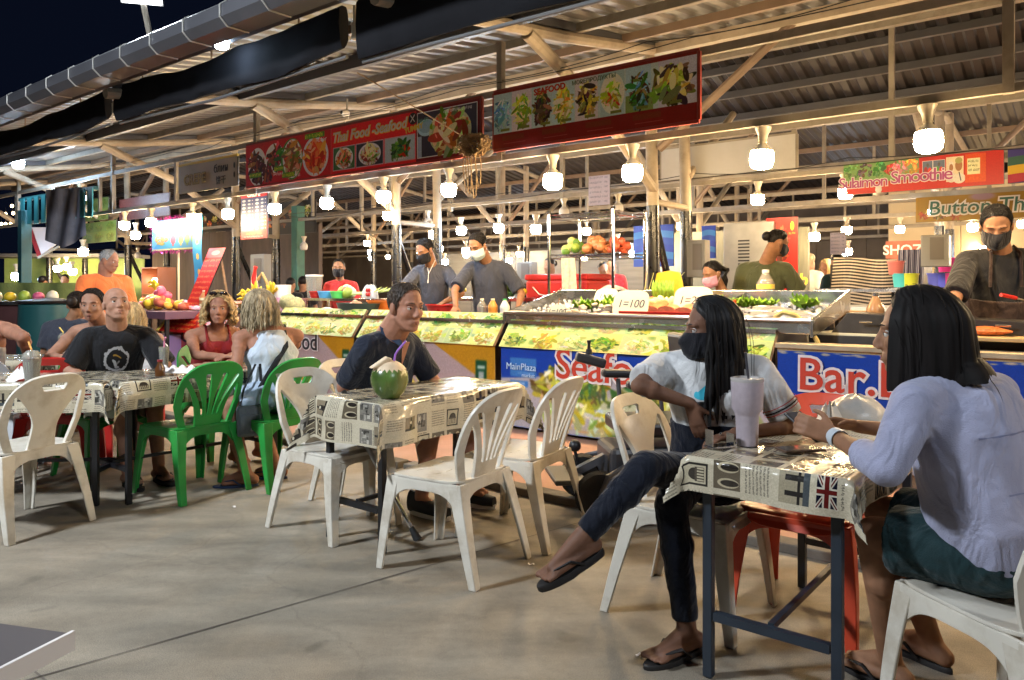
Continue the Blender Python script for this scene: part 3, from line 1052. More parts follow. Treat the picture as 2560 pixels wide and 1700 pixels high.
for fy in (8.6, 9.1, 9.6):
    z = 4.05 - (fy - 8.2) * .342
    hpart("purlin", (-22, fy, z - .05), (2.5, fy, z - .05), .06, .08, GUTTERM)
hpart("ridge_beam", (-22, 7.2, 3.80), (2.5, 7.2, 3.80), .09, .11, CREAM)
hpart("ridge_beam", (-22, 8.0, 3.86), (2.5, 8.0, 3.86), .08, .10, CREAM2)
POSTX = [.14 - 3.97 * k for k in range(6)]
for k, x in enumerate(POSTX):
    for fy in (7.2, 8.0):
        mb = MB(); xx = x + .02 * math.sin(k * 3 + fy)
        mb.tube([(xx - .05, fy, 3.9), (xx - .02, fy, 3.0), (xx, fy, 2.1)], [.058, .062, .064], 12)
        part("post", mb, CREAM, hall)
        mb = MB(); mb.tube([(xx, fy, 2.16), (xx + .01, fy, 1.2), (xx + .01, fy, .04)], [.068, .069, .07], 12)
        part("post_sleeve", mb, BLACKP, hall)
    mb = MB(); mb.tube([(x, 3.35, roof_z(3.35) - .14), (x, 5.4, roof_z(5.4) - .14), (x, 7.2, 3.80)], [.055, .055, .055], 10)
    part("truss_beam", mb, CREAM, hall)
    hpart("rafter", (x, 3.1, roof_z(3.1) - .045), (x, 8.15, roof_z(8.15) - .045), .07, .07, GUTTERM)
    mb = MB(); mb.tube([(x, 5.0, roof_z(5.0) - .17), (x - .03, 6.2, 2.98), (x, 7.2, 2.32)], [.06, .056, .052], 10)
    part("brace", mb, CREAM, hall)
    mb = MB(); mb.tube([(x, 8.0, 2.55), (x, 9.3, 3.5)], .045, 8); part("brace", mb, CREAM, hall)
    mb = MB(); mb.tube([(x + .06, 7.2, 2.75), (x + 1.45, 7.2, 3.78)], .045, 8); part("brace", mb, BROWNST, hall)
    for zz in (3.2, 2.2):
        mb = MB(); mb.tube([(x, 7.2, zz), (x, 8.0, zz)], .035, 8); part("tie_bar", mb, CREAM, hall)
    mb = MB(); mb.tube([(x, 7.22, 2.0), (x, 7.95, .5)], .04, 8); part("low_brace", mb, BLACKP, hall)
    # hanger that carries the sign rails
    hpart("hanger", (x - .66, 5.46, roof_z(5.4) - .05), (x - .66, 5.46, 2.47), .06, .06, CREAM2)
# rails of the stall front and of the rear row
for fy, zt, zb in ((5.46, 3.1, 2.5), (8.2, 3.02, 2.5)):
    hpart("sign_rail", (-20, fy, zt), (2.4, fy, zt), .04, .06, CREAM2)
    hpart("sign_rail", (-20, fy, zb), (2.4, fy, zb), .04, .052, CREAM2)
for x in (-1.75, .25, -5.7, -7.7, -9.7):
    hpart("hanger", (x, 8.2, 4.0), (x, 8.2, 2.42), .05, .05, CREAM2)
for x in (-2.7, -.6, -6.8, -9.0, -11.0, -13.0):
    hpart("hanger", (x, 8.2, 2.98), (x, 8.2, 2.54), .045, .045, CREAM2)
for x in (-10.45, -12.9, -14.8, -16.5):
    hpart("hanger", (x, 5.46, 3.08), (x, 5.46, 2.5), .05, .05, CREAM2)
# front gutter: boxy trough with bright seams
prof = [(-.05, 3.375), (-.10, 3.335), (-.10, 3.245), (-.04, 3.19), (.13, 3.19), (.13, 3.205), (-.03, 3.205), (-.086, 3.255), (-.086, 3.33), (-.045, 3.365)]
mb = MB(); a = mb.add([(-21, 3.06 + y, z) for y, z in prof]); b = mb.add([(2.5, 3.06 + y, z) for y, z in prof]); n = len(prof)
for i in range(n):
    j = (i + 1) % n; mb.face([a + i, a + j, b + j, b + i])
mb.face([a + i for i in range(n)][::-1]); mb.face([b + i for i in range(n)])
gut = part("gutter", mb, GUTTERM, hall, smooth=False)
SEAM = mat("gutter_seam", (.42, .41, .38), .4, .3)
for k in range(26):
    mb = MB(); x = 1.2 - .52 * k
    q = [(y - .004 if i < 4 else y, z) for i, (y, z) in enumerate(prof[:5])]
    mb.tube([(x, 3.06 + y - .003, z - .003) for y, z in q], .007, 6); part("gutter_seam", mb, SEAM, gut)
# rear gutter
mb = MB(); prof2 = [(0, 3.56), (0, 3.42), (.05, 3.36), (.2, 3.36), (.25, 3.42), (.25, 3.56), (.235, 3.56), (.235, 3.43), (.2, 3.375), (.05, 3.375), (.015, 3.43), (.015, 3.56)]
a = mb.add([(-26, 9.62 + y, z) for y, z in prof2]); b = mb.add([(2.8, 9.62 + y, z) for y, z in prof2]); n = len(prof2)
for i in range(n):
    j = (i + 1) % n; mb.face([a + i, a + j, b + j, b + i])
g2 = part("rear_gutter", mb, mat("zinc_gutter", (.34, .33, .31), .45, .3, var=.1, vscale=2), hall, smooth=False)
for k in range(30):
    mb = MB(); x = 2.2 - .9 * k; mb.tube([(x, 9.615, 3.55), (x, 9.615, 3.42), (x, 9.665, 3.352), (x, 9.82, 3.352)], .009, 6); part("gutter_seam", mb, SEAM, g2)

# rolled dark tarps hanging under the eaves
for k, (x0, x1, lab) in enumerate([(-12.6, -8.12, "dark rolled tarp blind under the eaves, left of the weighted gap"), (-7.92, -4.36, "dark rolled tarp blind under the eaves, middle panel with a faded patch"), (-4.18, 1.6, "dark rolled tarp blind under the eaves, nearest panel at the top of the photo")]):
    t = fthing("tarp_blind", lab, "blind", (x0 + x1) / 2, 3.52, 0, "dark tarps under the eaves")
    L_ = x1 - x0; mb = MB(); BH = (.0, .02, .09)[k]
    def ring(u):
        x = (u - .5) * L_; sag = .05 * (1 - (2 * u - 1) ** 2) + .012 * math.sin(u * 17 + k)
        pts = []
        for i in range(14):
            a_ = 2 * PI * i / 14
            pts.append((x, .045 * math.cos(a_) + .006 * math.sin(u * 31 + i) + .022 * mnoise.noise(V((u * 16, i * .9, k * 7))), 3.15 - BH * .5 - sag * .9 + (.125 + BH * .62 + .015 * math.sin(u * 9 + k)) * math.sin(a_) + (.05 if math.sin(a_) > 0 else 0)))
        return pts
    mb.loft([ring(u / 40) for u in range(41)][::-1]); part("tarp", mb, TARP, t)
    mb = MB(); mb.tube([(-L_ / 2, .03, 2.985 - BH), (0, .03, 2.95 - BH), (L_ / 2, .03, 2.985 - BH)], .014, 8); part("bottom_bar", mb, GALV, t)
    mb = MB()
    for u in (.15, .5, .85):
        mb.tube([((u - .5) * L_, 0, roof_z(3.52)), ((u - .5) * L_, 0, 3.2)], .008, 6)
    part("hanging_strap", mb, BROWNST, t)
    mb = MB(); mb.tube([(-L_ / 2 - .06, 0, 3.3), (-L_ / 2 - .06, 0, 3.19)], .012, 6); mb.lathe([(.0, 3.05), (.024, 3.06), (.026, 3.17), (.0, 3.2)], 10, (-L_ / 2 - .06, 0, 0)); part("end_weight", mb, WHITEC, t)

# ------------------------------------------------------------------ rear halls: rows of the same frame going back
def rear_hall(fy0, fy1, x0, x1, label, zr, far):
    h = fthing("rear_canopy", label, "market hall", 0, 0)
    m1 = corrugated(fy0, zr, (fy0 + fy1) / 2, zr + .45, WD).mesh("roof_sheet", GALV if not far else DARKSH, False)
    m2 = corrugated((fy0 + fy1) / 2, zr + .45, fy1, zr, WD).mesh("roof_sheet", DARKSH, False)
    n = int((x1 - x0) / WD)
    for k in range(n):
        for q, me in (("roof_sheet", m1), ("rear_roof_sheet", m2)):
            o = link(q, me, h); o.location = (x0 + WD * k, 0, .001 * (k % 2))
    def bp(name, p, q, w, hh, m):
        mb = MB(); mb.bar(p, q, w, hh); part(name, mb, m, h, smooth=False)
    def zroof(y):
        return zr + .45 * (1 - abs(y - (fy0 + fy1) / 2) / ((fy1 - fy0) / 2))
    for i in range(5):
        y = fy0 + .25 + i * (fy1 - fy0 - .5) / 4
        bp("purlin", (x0, y, zroof(y) - .05), (x1, y, zroof(y) - .05), .05, .08, BROWNST if i % 2 else CREAM2)
    xs = [x1 - 1.2 - 3.97 * k for k in range(int((x1 - x0) / 3.97) + 1)]
    ym = (fy0 + fy1) / 2
    for k, x in enumerate(xs):
        for y in (ym - .4, ym + .4):
            mb = MB(); mb.tube([(x, y, zr + .4), (x, y, 2.1)], .06, 10); part("post", mb, CREAM, h)
            mb = MB(); mb.tube([(x, y, 2.16), (x, y, .04)], .068, 10); part("post_sleeve", mb, BLACKP, h)
        for sg in (-1, 1):
            mb = MB(); mb.tube([(x, ym + sg * .4, 2.4), (x, ym + sg * 2.0, zroof(ym + sg * 2.0) - .1)], .05, 8); part("brace", mb, CREAM2, h)
            mb = MB(); mb.tube([(x, ym, zr + .3), (x, ym + sg * (fy1 - fy0) * .48, zr - .02)], .045, 8); part("truss_beam", mb, CREAM2, h)
        mb = MB(); mb.tube([(x + .05, ym - .4, 2.5), (x + 1.3, ym - .4, zr + .3)], .04, 8); part("brace", mb, BROWNST, h)
    for y in (fy0 + 1.2, fy1 - 1.2):
        for z in (3.0, 2.5):
            bp("sign_rail", (x0, y, z), (x1, y, z), .05, .07, CREAM2)
        k = 0
        x = x1 - .5
        while x > x0:
            bp("hanger", (x, y, zroof(y)), (x, y, 2.5), .045, .045, CREAM2); x -= 1.98
    return h
rear_hall(9.9, 15.1, -27, 3.2, "second market canopy behind the front stalls, cream frame and rows of bulbs", 3.5, False)
rear_hall(15.3, 20.5, -30, 6, "third market canopy far behind, dark roof over distant stalls", 3.5, True)

# ------------------------------------------------------------------ back of the market: walls that close the view
def wall(name, label, x0, x1, fy, z0, z1, m, th=.08):
    t = fthing(name, label, "wall", (x0 + x1) / 2, fy, 0)
    n = max(1, int((x1 - x0) / 1.2))
    w = (x1 - x0) / n
    mb = MB(); mb.box((0, 0, (z0 + z1) / 2), (w - .012, th, z1 - z0)); me = mb.mesh("wall_panel", m, False)
    for k in range(n):
        o = link("wall_panel", me, t); o.location = ((k + .5) * w - (x1 - x0) / 2, .002 * (k % 2), 0)
    return t
CREAMW = mat("cream_curtain_wall", (.50, .43, .30), .7, var=.08, vscale=1.5)
DARKW = mat("dark_back_wall", (.15, .13, .115), .7, var=.25, vscale=1.2)
GREYW = mat("grey_shutter", (.14, .145, .15), .5, .2, var=.15, vscale=1.5, stretch=(1, 1, 12))
wall("panel_wall", "tall cream panel wall behind the far tables on the right", -3.6, 6.5, 16.6, .04, 3.4, CREAMW)
wall("shutter_wall", "dark shuttered wall closing the far end of the market", -30, -3.8, 20.9, .04, 4.0, DARKW)
wall("shutter_wall", "grey roller shutters between the far posts behind the two cooks", -13.2, -6.6, 13.4, .04, 2.1, GREYW)
wall("shutter_wall", "grey green shutter boards behind the chrome rack", -6.2, -3.6, 11.6, .04, 2.2, mat("olive_boards", (.15, .15, .11), .6, var=.2, vscale=2, stretch=(8, 1, 1)))
wall("board_wall", "dark plank wall with faded food pictures behind the fruit stall", -17.5, -11.3, 8.6, .04, 2.45, mat("brown_boards", (.085, .06, .05), .7, var=.25, vscale=2, stretch=(6, 1, 1)))
# ------------------------------------------------------------------ bulbs
def make_bulb(kind):
    """pale lamp holder with a squat globe; hangs from its top"""
    t = thing("hanging_bulb", "bulb", "bulb")
    mb = MB(); mb.lathe([(.0, 0), (.052, -.002), (.05, -.018), (.034, -.05), (.027, -.085), (.03, -.10), (.0, -.10)][::-1], 14); part("lamp_holder", mb, WHITEC, t)
    mb = MB(); mb.lathe([(.0, -.097), (.022, -.097), (.024, -.108), (.04, -.125), (.068, -.155)][::-1], 16); part("bulb_neck", mb, WHITEC if kind != 'dead' else DEADBULB, t)
    mb = MB(); mb.lathe([(.0, -.272), (.045, -.270), (.066, -.256), (.074, -.228), (.075, -.185), (.068, -.1555), (.0, -.155)], 16)
    part("bulb_globe", mb, {'warm': BWARM, 'cool': BCOOL, 'eave': BEAVE, 'dead': DEADBULB}[kind], t)
    return t
BPRO = {}
def bulb(kind, loc, label, group, s=1.0):
    if kind not in BPRO:
        o = BPRO[kind] = make_bulb(kind); o.location = loc; o.rotation_euler.z = random.random()
        tag(o, label, None, group)
    else:
        o = dup(BPRO[kind], loc, random.random() * 6, label, group)
    o.scale = (s, s, s)
    o.rotation_euler.x = random.uniform(-.06, .06)
    return o
# row under the front rail (photo column, kind, label)
fr = [(2318, 'warm', "bright warm bulb under the front rail, largest, above the cook"), (1908, 'warm', "bright warm bulb under the front rail above the man in olive"),
      (1581, 'warm', "warm bulb hanging under the right part of the seafood picture sign"), (1382, 'warm', "warm bulb hanging under the middle of the seafood picture sign"),
      (1122, 'warm', "warm bulb under the Thai Food sign beside the tangled rope"), (959, 'cool', "cool white bulb under the Thai Food sign"),
      (818, 'warm', "warm bulb under the left part of the Thai Food sign"), (686, 'cool', "cool bluish bulb beside the red CREPE price list"),
      (569, 'warm', "warm bulb beside the cream post under the CREPE board"), (481, 'warm', "warm bulb under the left end of the CREPE board, above the blue banner"),
      (379, 'warm', "warm bulb above the tinsel framed fruit shake picture"), (312, 'cool', "cool bluish bulb left of the fruit shake picture")]
for px, k, lab in fr:
    fx, d = fpx(px, 5.44)
    bulb(k, F(fx, 5.44, 2.462), lab, "bulbs along the front rail", 1.12 if px > 1300 else 1.0)
for x, lab in ((.62, "assumed warm bulb of the front rail just beyond the right edge"), (1.9, "assumed warm bulb of the front rail further beyond the right edge")):  # rail bulbs out of view are assumed, added for warm light from the right
    bulb('warm', F(x, 5.44, 2.462), lab, "bulbs along the front rail", 1.12)
fx, d = fpx(339, 5.9); bulb('warm', F(fx, 5.9, 2.36), "warm bulb hanging low above the orange shirted man", "bulbs along the front rail")
fx, d = fpx(970, 6.9); bulb('warm', F(fx, 6.9, 2.44), "warm bulb low beside the left black post behind the counter", "bulbs behind the counters", .9)
for px, k, lab in [(1895, 'warm', "warm bulb on the rear rail under the blank white board"), (2112, 'warm', "warm bulb in front of the smoothie sign's left end"),
                   (1340, 'cool', "cool bulb on the rear rail beside the chrome rack"), (1247, 'cool', "cool bulb above the man with the pale blue mask"), (1153, 'cool', "cool bulb between the two masked men"), (1083, 'warm', "thin warm bulb beside the man with black mask")]:
    fx, d = fpx(px, 8.2); py = {1895: 455, 2112: 440, 1340: 555, 1247: 553, 1153: 560, 1083: 570}[px]
    z = EYE + (HZN - py) / FPX * d
    bulb(k, F(fx, 8.2, max(2.2, min(2.46, z + .1))), lab, "bulbs along the rear rail", .95)
for px, lab in [(1545, "unlit bulb above the chrome rack, right end"), (1410, "unlit bulb above the chrome rack, left end"), (760, "unlit long bulb beside the teal column"), (2200, "unlit glass bulb under the smoothie sign"), (345, "unlit square bulb behind the orange shirted man"), (1070, "unlit bulb above the man with the black mask")]:
    fx, d = fpx(px, 8.2); bulb('dead', F(fx, 8.2, 2.46 if px > 1000 else 2.2), lab, "unlit bulbs on the rear rail", .9)
# far rows
r2 = random.Random(3)
WHERE = {(11.05, i): w for i, w in enumerate(["beyond the right edge", "far right behind the cook's shoulder", "beside the cook's head", "above the striped sheet", "between the black posts", "above the chrome rack's left end", "between the two masked cooks", "right of the seller in red", "beside the teal column", "behind the banana stand"])}
WHERE.update({(13.9, i): w for i, w in enumerate(["beyond the right edge", "right of the cook", "at the right edge over the cook's arm", "left of the cook's mask", "past the far diners", "above the girl in peach", "over the red cooler", "past the pale blue mask", "right of the woman in red", "past the CREPE price list"])})
for fy, xs, g in ((11.05, [2.0, .3, -1.6, -3.2, -5.6, -7.4, -10.2, -12.6, -15.5, -18], "bulbs of the second row of stalls"), (13.9, [1.5, -.2, -1.2, -2.6, -4.4, -6.2, -8.8, -12, -16, -21], "bulbs of the third row of stalls"), (16.5, [.4, -2.2, -4.5, -8, -13, -18, -24], "far bulbs at the back of the market")):
    for i, x in enumerate(xs):
        k = 'cool' if r2.random() < .25 else 'warm'
        where = WHERE.get((fy, i))
        kw = "cool white" if k == 'cool' else "warm"
        bulb(k, F(x + r2.uniform(-.3, .3), fy, 2.46 - r2.choice([0, 0, .25])), ("small %s bulb of the %s stall row, %s" % (kw, "second" if fy < 12 else "third", where)) if where else ("small %s bulb glowing in the %s" % ("cool white" if k == 'cool' else "warm", {"bulbs of the second row of stalls": "second row of stalls behind", "bulbs of the third row of stalls": "third row of stalls far behind", "far bulbs at the back of the market": "deep background of the market"}[g])), g, .95)
for k in range(26):
    x, fy = r2.uniform(-17, 1), r2.uniform(10.4, 13.2)
    bulb('cool' if k % 5 == 0 else 'warm', F(x, fy, r2.uniform(1.95, 2.3)), "small bulb hanging low among the stalls behind, %s" % ("cool white" if k % 5 == 0 else "warm"), "low bulbs among the stalls behind", .85)
# far left: cool bulbs under the left roof end
for px, py, d, lab in ((45, 402, 13.0, "cool white bulb under the far left roof end"), (202, 487, 13.5, "cool white bulb over the draped dark tarp at left"), (42, 685, 15, "cool bulb low at the far left stall")):
    p = at(px, py, d); bulb('cool', p + V((0, 0, .2)), lab, "cool bulbs at the left end", 1.2)
for px, py, d, lab in ((143, 668, 17, "warm bulb in the green stall, left of three"), (166, 664, 17.2, "warm bulb in the green stall, middle of three"), (180, 676, 17, "warm bulb in the green stall, lowest of three"), (207, 626, 14, "warm bulb on the slanting pole of the left stall")):
    bulb('warm', at(px, py, d) + V((0, 0, .2)), lab, "bulbs of the green stall", 1.1)
# distant string of lights on the hillside
for k, (px, py) in enumerate([(30, 515), (50, 522), (14, 535), (33, 533), (3, 560), (14, 560), (27, 559), (38, 557), (46, 557)]):
    t = thing("distant_lamp", "tiny warm lamp in the dark beyond the left roof end", "lamp", at(px, py, 60), 0, "distant lights beyond the market")
    mb = MB(); mb.ell((0, 0, 0), (.11, .11, .13), None, 8, 6); part("lamp_glass", mb, emat("distant_glow", (1, .75, .4), 14), t)
    mb = MB(); mb.tube([(0, 0, .12), (0, 0, .5)], .02, 6); part("lamp_cord", mb, BLACKM, t)

# ------------------------------------------------------------------ floodlights over the plaza
def floodlight(name, base, head, label, aim, power, arm_r=.03, spot=True):
    t = thing(name, label, "floodlight", base)
    h = V(head) - V(base)
    mb = MB(); mb.tube([(0, 0, 0), tuple(h * .97)], arm_r, 8); part("pole", mb, CREAM2, t)
    mb = MB(); d = (V(aim) - V(head)).normalized(); q = d.to_track_quat('-Z', 'Y').to_matrix()
    mb.box(h, (.40, .26, .05), q); part("lamp_housing", mb, mat("lamp_housing", (.5, .5, .5), .4, .3), t, bevel=.008)
    mb = MB(); mb.box(h + d * .034, (.36, .22, .016), q); part("lamp_glass", mb, emat("flood_glow", (.9, .95, 1), 18), t)
    L_ = bpy.data.lights.new("flood_beam", 'SPOT'); L_.energy = power; L_.color = (.84, .92, 1.0); L_.spot_size = math.radians(160); L_.spot_blend = .45; L_.shadow_soft_size = .28
    lo = bpy.data.objects.new("flood_beam", L_); COL.objects.link(lo); lo.parent = t; lo.location = h + d * .06; lo.rotation_euler = d.to_track_quat('-Z', 'Y').to_euler()
    return t
hd = at(352, -22, 7.6)
floodlight("roof_floodlight", at(378, 105, 7.9), hd, "white floodlight on a slanting pole above the roof edge", (-2.5, 3.0, 0), 250)
floodlight("unseen_floodlight", V((3.6, -3.2, 0)), V((3.3, -2.9, 4.9)), "added fill floodlight on a pole out of view behind the photographer", (-.6, 4.2, .5), 650, .05)  # added fill lamp, out of view, to brighten the foreground and fronts
floodlight("unseen_floodlight", V((-5.2, 1.4, 0)), V((-4.9, 1.6, 4.6)), "assumed tall plaza floodlight on a pole out of view, left of the tables", (-1.2, 4.6, .8), 1800, .05)  # assumed lamp, out of view, added for the cool light from the left

# cool bulbs right under the eaves, behind the rolled tarps
for fx, lab in ((-5.55, "cool white bulb lighting the eave between gutter and dark tarp"), (-1.6, "assumed cool white bulb under the eave above the seafood sign, hidden by the tarp")):  # the second, hidden bulb is assumed and added for its light
    bulb('eave', F(fx, 3.27, 3.39), lab, "bulbs under the eaves", .75)
# ------------------------------------------------------------------ signs on the front rail
def board_sign(name, label, px0, px1, fy, z0, z1, pm, th=.03, frame_m=None, cat="sign", fx=None, group=None):
    a, b = fx if fx else (fpx(px0, fy)[0], fpx(px1, fy)[0])
    w = b - a
    t = fthing(name, label, cat, (a + b) / 2, fy, 0, group)
    mb = MB(); mb.grid(lambda u, v: ((u - .5) * w, -th / 2 - .002 - .003 * math.sin(u * 9) * math.sin(v * 3), z0 + (z1 - z0) * v), 24, 4)
    part("print", mb, pm, t)
    mb = MB(); mb.box((0, .004, (z0 + z1) / 2), (w + .004, th - .012, z1 - z0 + .004)); part("panel", mb, GALV, t, smooth=False)
    if frame_m:
        for n_, p, q in (("frame", (-w / 2 - .012, 0, z0 - .012), (w / 2 + .012, 0, z0 - .012)), ("frame", (-w / 2 - .012, 0, z1 + .012), (w / 2 + .012, 0, z1 + .012)), ("frame", (-w / 2 - .012, 0, z0 + .001), (-w / 2 - .012, 0, z1 - .001)), ("frame", (w / 2 + .012, 0, z0 + .001), (w / 2 + .012, 0, z1 - .001))):
            mb = MB(); mb.bar(p, q, .024, .024, (0, 1, 0)); part(n_, mb, frame_m, t, smooth=False)
    return t, w

MAROON = mat("maroon_frame", (.30, .05, .04), .45, var=.1)
s, w = board_sign("seafood_sign", "long sign of seafood dish photos on a red base, nearest on the rail", 1238, 1745, 5.39, 2.57, 3.09, P_SEA, .035, MAROON)
text("SEAFOOD", .075, INKRED, s, facing(-.37, -.022, 3.02, roll=.03), bold=.003)
text("МОРЕПРОДУКТЫ", .05, mat("green_letters", (.12, .2, .1), .5), s, facing(.08, -.022, 3.03))
s, w = board_sign("thai_food_sign", "long red sign of dish photos reading Thai Food -Seafood", 619, 1203, 5.39, 2.56, 3.07, P_THAI, .035, MAROON)
for m, bo, z in ((INKYEL, .009, -.020), (INKWHITE, .001, -.026)):
    text("Thai Food -Seafood", .150, m, s, facing(.36, z, 2.96, roll=.015), bold=bo, shear=.25, space=1.0)
text("YUMMY", .075, INKYEL, s, facing(1.06, -.022, 2.90, roll=.12), bold=.003)
mb = MB(); mb.lathe([(.0, 0), (.06, 0), (.06, .006), (.0, .006)], 20, (1.05, -.02, 3.0), rot=Matrix.Rotation(PI / 2, 3, 'X')); part("badge", mb, INKBLACK, s)
for sg in (-1, 1):
    mb = MB(); mb.bar((1.05 - .03 * sg, -.029, 2.965), (1.05 + .03 * sg, -.029, 3.035), .008, .003, (0, 1, 0)); part("cutlery_mark", mb, INKWHITE, s)
s, w = board_sign("crepe_board", "pale board reading CREPE hung on the front rail", 449, 596, 5.39, 2.60, 2.97, mat("pale_board", (.44, .41, .34), .5, var=.12, vscale=3), .03, None)
text("CREPE", .20, mat("crepe_outline", (.17, .14, .07), .5), s, facing(-.30, -.021, 2.76), bold=.009, ext=.001)
text("CREPE", .20, INKGOLD, s, facing(-.30, -.026, 2.76), bold=.002)
text("блин", .15, INKBLACK, s, facing(.36, -.022, 2.85))
text("饼干", .12, INKBLACK, s, facing(.36, -.022, 2.69))
mb = MB(); mb.box((0, -.002, 2.985), (w, .03, .035)); part("yellow_strip", mb, INKYEL, s, smooth=False)
for k in range(2):
    mb = MB(); mb.ell((w / 2 - .06, -.022, 2.86 - .12 * k), (.018, .006, .04)); part("print_mark", mb, INKBLACK, s)
s, w = board_sign("crepe_price_list", "upright blue and red price list headed CREPE on the cream post", 604, 670, 5.9, 1.96, 2.62, P_CREPE, .02)
text("CRÊPE", .10, INKWHITE, s, facing(0, -.016, 2.565), bold=.003, space=1.15)
# dim boards further left and behind
board_sign("old_banner", "faded dark red banner behind the left rail", 300, 425, 6.6, 2.55, 2.95, P_OLDRED, .02)
board_sign("faded_food_board", "faded yellow green food board, lower of two at the left", 210, 292, 6.6, 2.18, 2.58, P_FADED, .02)
board_sign("faded_food_board", "faded yellow food board, upper of two at the left", 208, 272, 6.62, 2.62, 3.05, P_FADED, .02)
board_sign("food_collage_board", "dark board of round food pictures behind the CREPE price list", 640, 790, 8.55, 2.3, 2.9, P_COLLAGE, .02)
board_sign("food_collage_board", "dark strip of food pictures above the fruit stall", 505, 600, 8.5, 2.45, 2.85, P_COLLAGE, .02)
s, w = board_sign("smoothie_sign", "red smoothie stall sign with fruit pictures and portrait photos on the rear rail", 2110, 2510, 8.15, 2.235, 2.545, P_SMSIGN, .03)
text("Sulaimon", .15, INKWHITE, s, facing(-.50, -.021, 2.345), bold=.008, ext=.001, space=.84); text("Sulaimon", .15, INKPURP, s, facing(-.50, -.026, 2.345), bold=.001, space=.84)
text("Smoothie", .17, INKWHITE, s, facing(.02, -.021, 2.365), bold=.008, ext=.001, space=.8); text("Smoothie", .17, INKPURP, s, facing(.02, -.026, 2.365), bold=.001, space=.8)
board_sign("rainbow_sign", "sign with rainbow bands beside the smoothie sign", 2520, 2660, 8.15, 2.235, 2.545, P_RAINBOW, .03)
s, w = board_sign("yellow_shop_sign", "yellow sign with green outlined letters behind the cook", 2290, 2640, 11.0, 2.14, 2.46, P_YTHAI, .03)
text("Button Thai", .25, INKWHITE, s, facing(.0, -.021, 2.3), bold=.02, ext=.001, shear=.1); text("Button Thai", .25, mat("green_black_letters", (.04, .13, .1), .5), s, facing(.0, -.027, 2.3), bold=.002, shear=.1)
s, w = board_sign("red_shop_sign", "dusty red sign of a far shop over the back tables", 2215, 2380, 13.6, 1.72, 2.05, mat("dusty_red_board", (.38, .11, .07), .6, var=.2), .03)
text("SHOZI", .22, INKWHITE, s, facing(-.2, -.02, 1.9), bold=.004)
board_sign("white_blank_board", "blank white board on the rear rail behind the posts", 1655, 1990, 8.15, 2.56, 2.92, mat("blank_board", (.50, .50, .50), .5, var=.12, vscale=2, dirt=(.33, .32, .30), dscale=2), .03, CREAM2)
board_sign("blue_poster", "blue tiled poster behind the black posts", 1585, 1685, 9.9, 1.6, 2.2, print_mat("blue_poster_print", stripe_print(128, 128, [(.1, .2, .6), (.2, .45, .7), (.12, .25, .6)], 2), rough=.4), .02)
board_sign("blue_poster", "small blue poster left of the freezer cabinet", 1755, 1790, 9.9, 1.7, 2.15, MATS["blue_poster_print"], .02)
board_sign("notice_sheet", "white notice sheet hung high above the chrome rack", 1472, 1525, 7.9, 2.3, 2.66, print_mat("notice_print", menu_board(120, 150, (.62, .6, .68), 6, 1, (.4, .38, .45), 77), rough=.5), .006)
board_sign("notice_sheet", "white notice sheet hung right of the red banner", 2076, 2115, 10.2, 1.72, 2.0, MATS["notice_print"], .006)
s, w = board_sign("kebab_banner", "tall red banner with a meat spit behind the man in olive", 1917, 1995, 9.0, .95, 2.12, P_KEBAB, .02)
text("Kebab", .2, INKYEL, s, facing(.04, -.016, 1.36, roll=.1), bold=.006, shear=.15)

# tangled rope hanging at the gap between the two signs
t = fthing("rope_tangle", "tangled brown rope hanging beside the Thai Food sign", "rope", fpx(1185, 5.3)[0], 5.3, 2.62)
ROPE = mat("brown_rope", (.24, .16, .08), .85, var=.3, vscale=30)
rr = random.Random(9)
for k in range(16):
    mb = MB(); a0 = rr.uniform(0, 6.28); pts = []
    for i in range(14):
        a_ = a0 + i * .75 * rr.uniform(.8, 1.2); q = rr.uniform(.06, .17)
        pts.append((q * math.cos(a_) * 1.25, .05 * math.sin(a_ * 1.7 + k), .10 * math.sin(a_) + rr.uniform(-.02, .02)))
    mb.tube(pts, .0055, 5); part("rope_strand", mb, ROPE, t)
for k in range(4):
    mb = MB(); x = rr.uniform(-.14, .12); L_ = rr.uniform(.25, .5)
    mb.tube([(x, 0, 0), (x - .03, .02, -L_ * .5), (x + .01, .02, -L_), (x + .05, .0, -L_ * .95), (x + .06, 0, -L_ * .5), (x + .02, 0, 0)], .005, 5); part("rope_loop", mb, ROPE, t)
mb = MB(); mb.tube([(0, 0, .02), (-1.0, -.5, .72)], .006, 5); mb.tube([(0, 0, .02), (-1.06, -.5, .75)], .006, 5); part("pull_cord", mb, ROPE, t)
# dome camera with a loop on the truss
t = fthing("security_camera", "small white camera with a dangling cable loop on a truss beam", "camera", fpx(868, 6.0)[0], 6.0, 3.42)
mb = MB(); mb.tube([(0, 0, .0), (0, 0, .18)], .012, 8); part("bracket", mb, CREAM2, t)
mb = MB(); mb.ell((0, -.03, 0), (.05, .06, .045)); part("camera_body", mb, WHITEC, t)
mb = MB(); mb.tube([(0, -.09, 0), (0, -.086, 0)], .022, 10); part("lens", mb, BLACKM, t)
mb = MB(); mb.tube([(.02 + .05 * math.cos(a) * min(1, a), -.01, -.12 - .05 * math.sin(a)) for a in [i * .5 for i in range(11)]] + [(.03, 0, -.03)], .006, 5); part("cable_loop", mb, WHITEC, t)
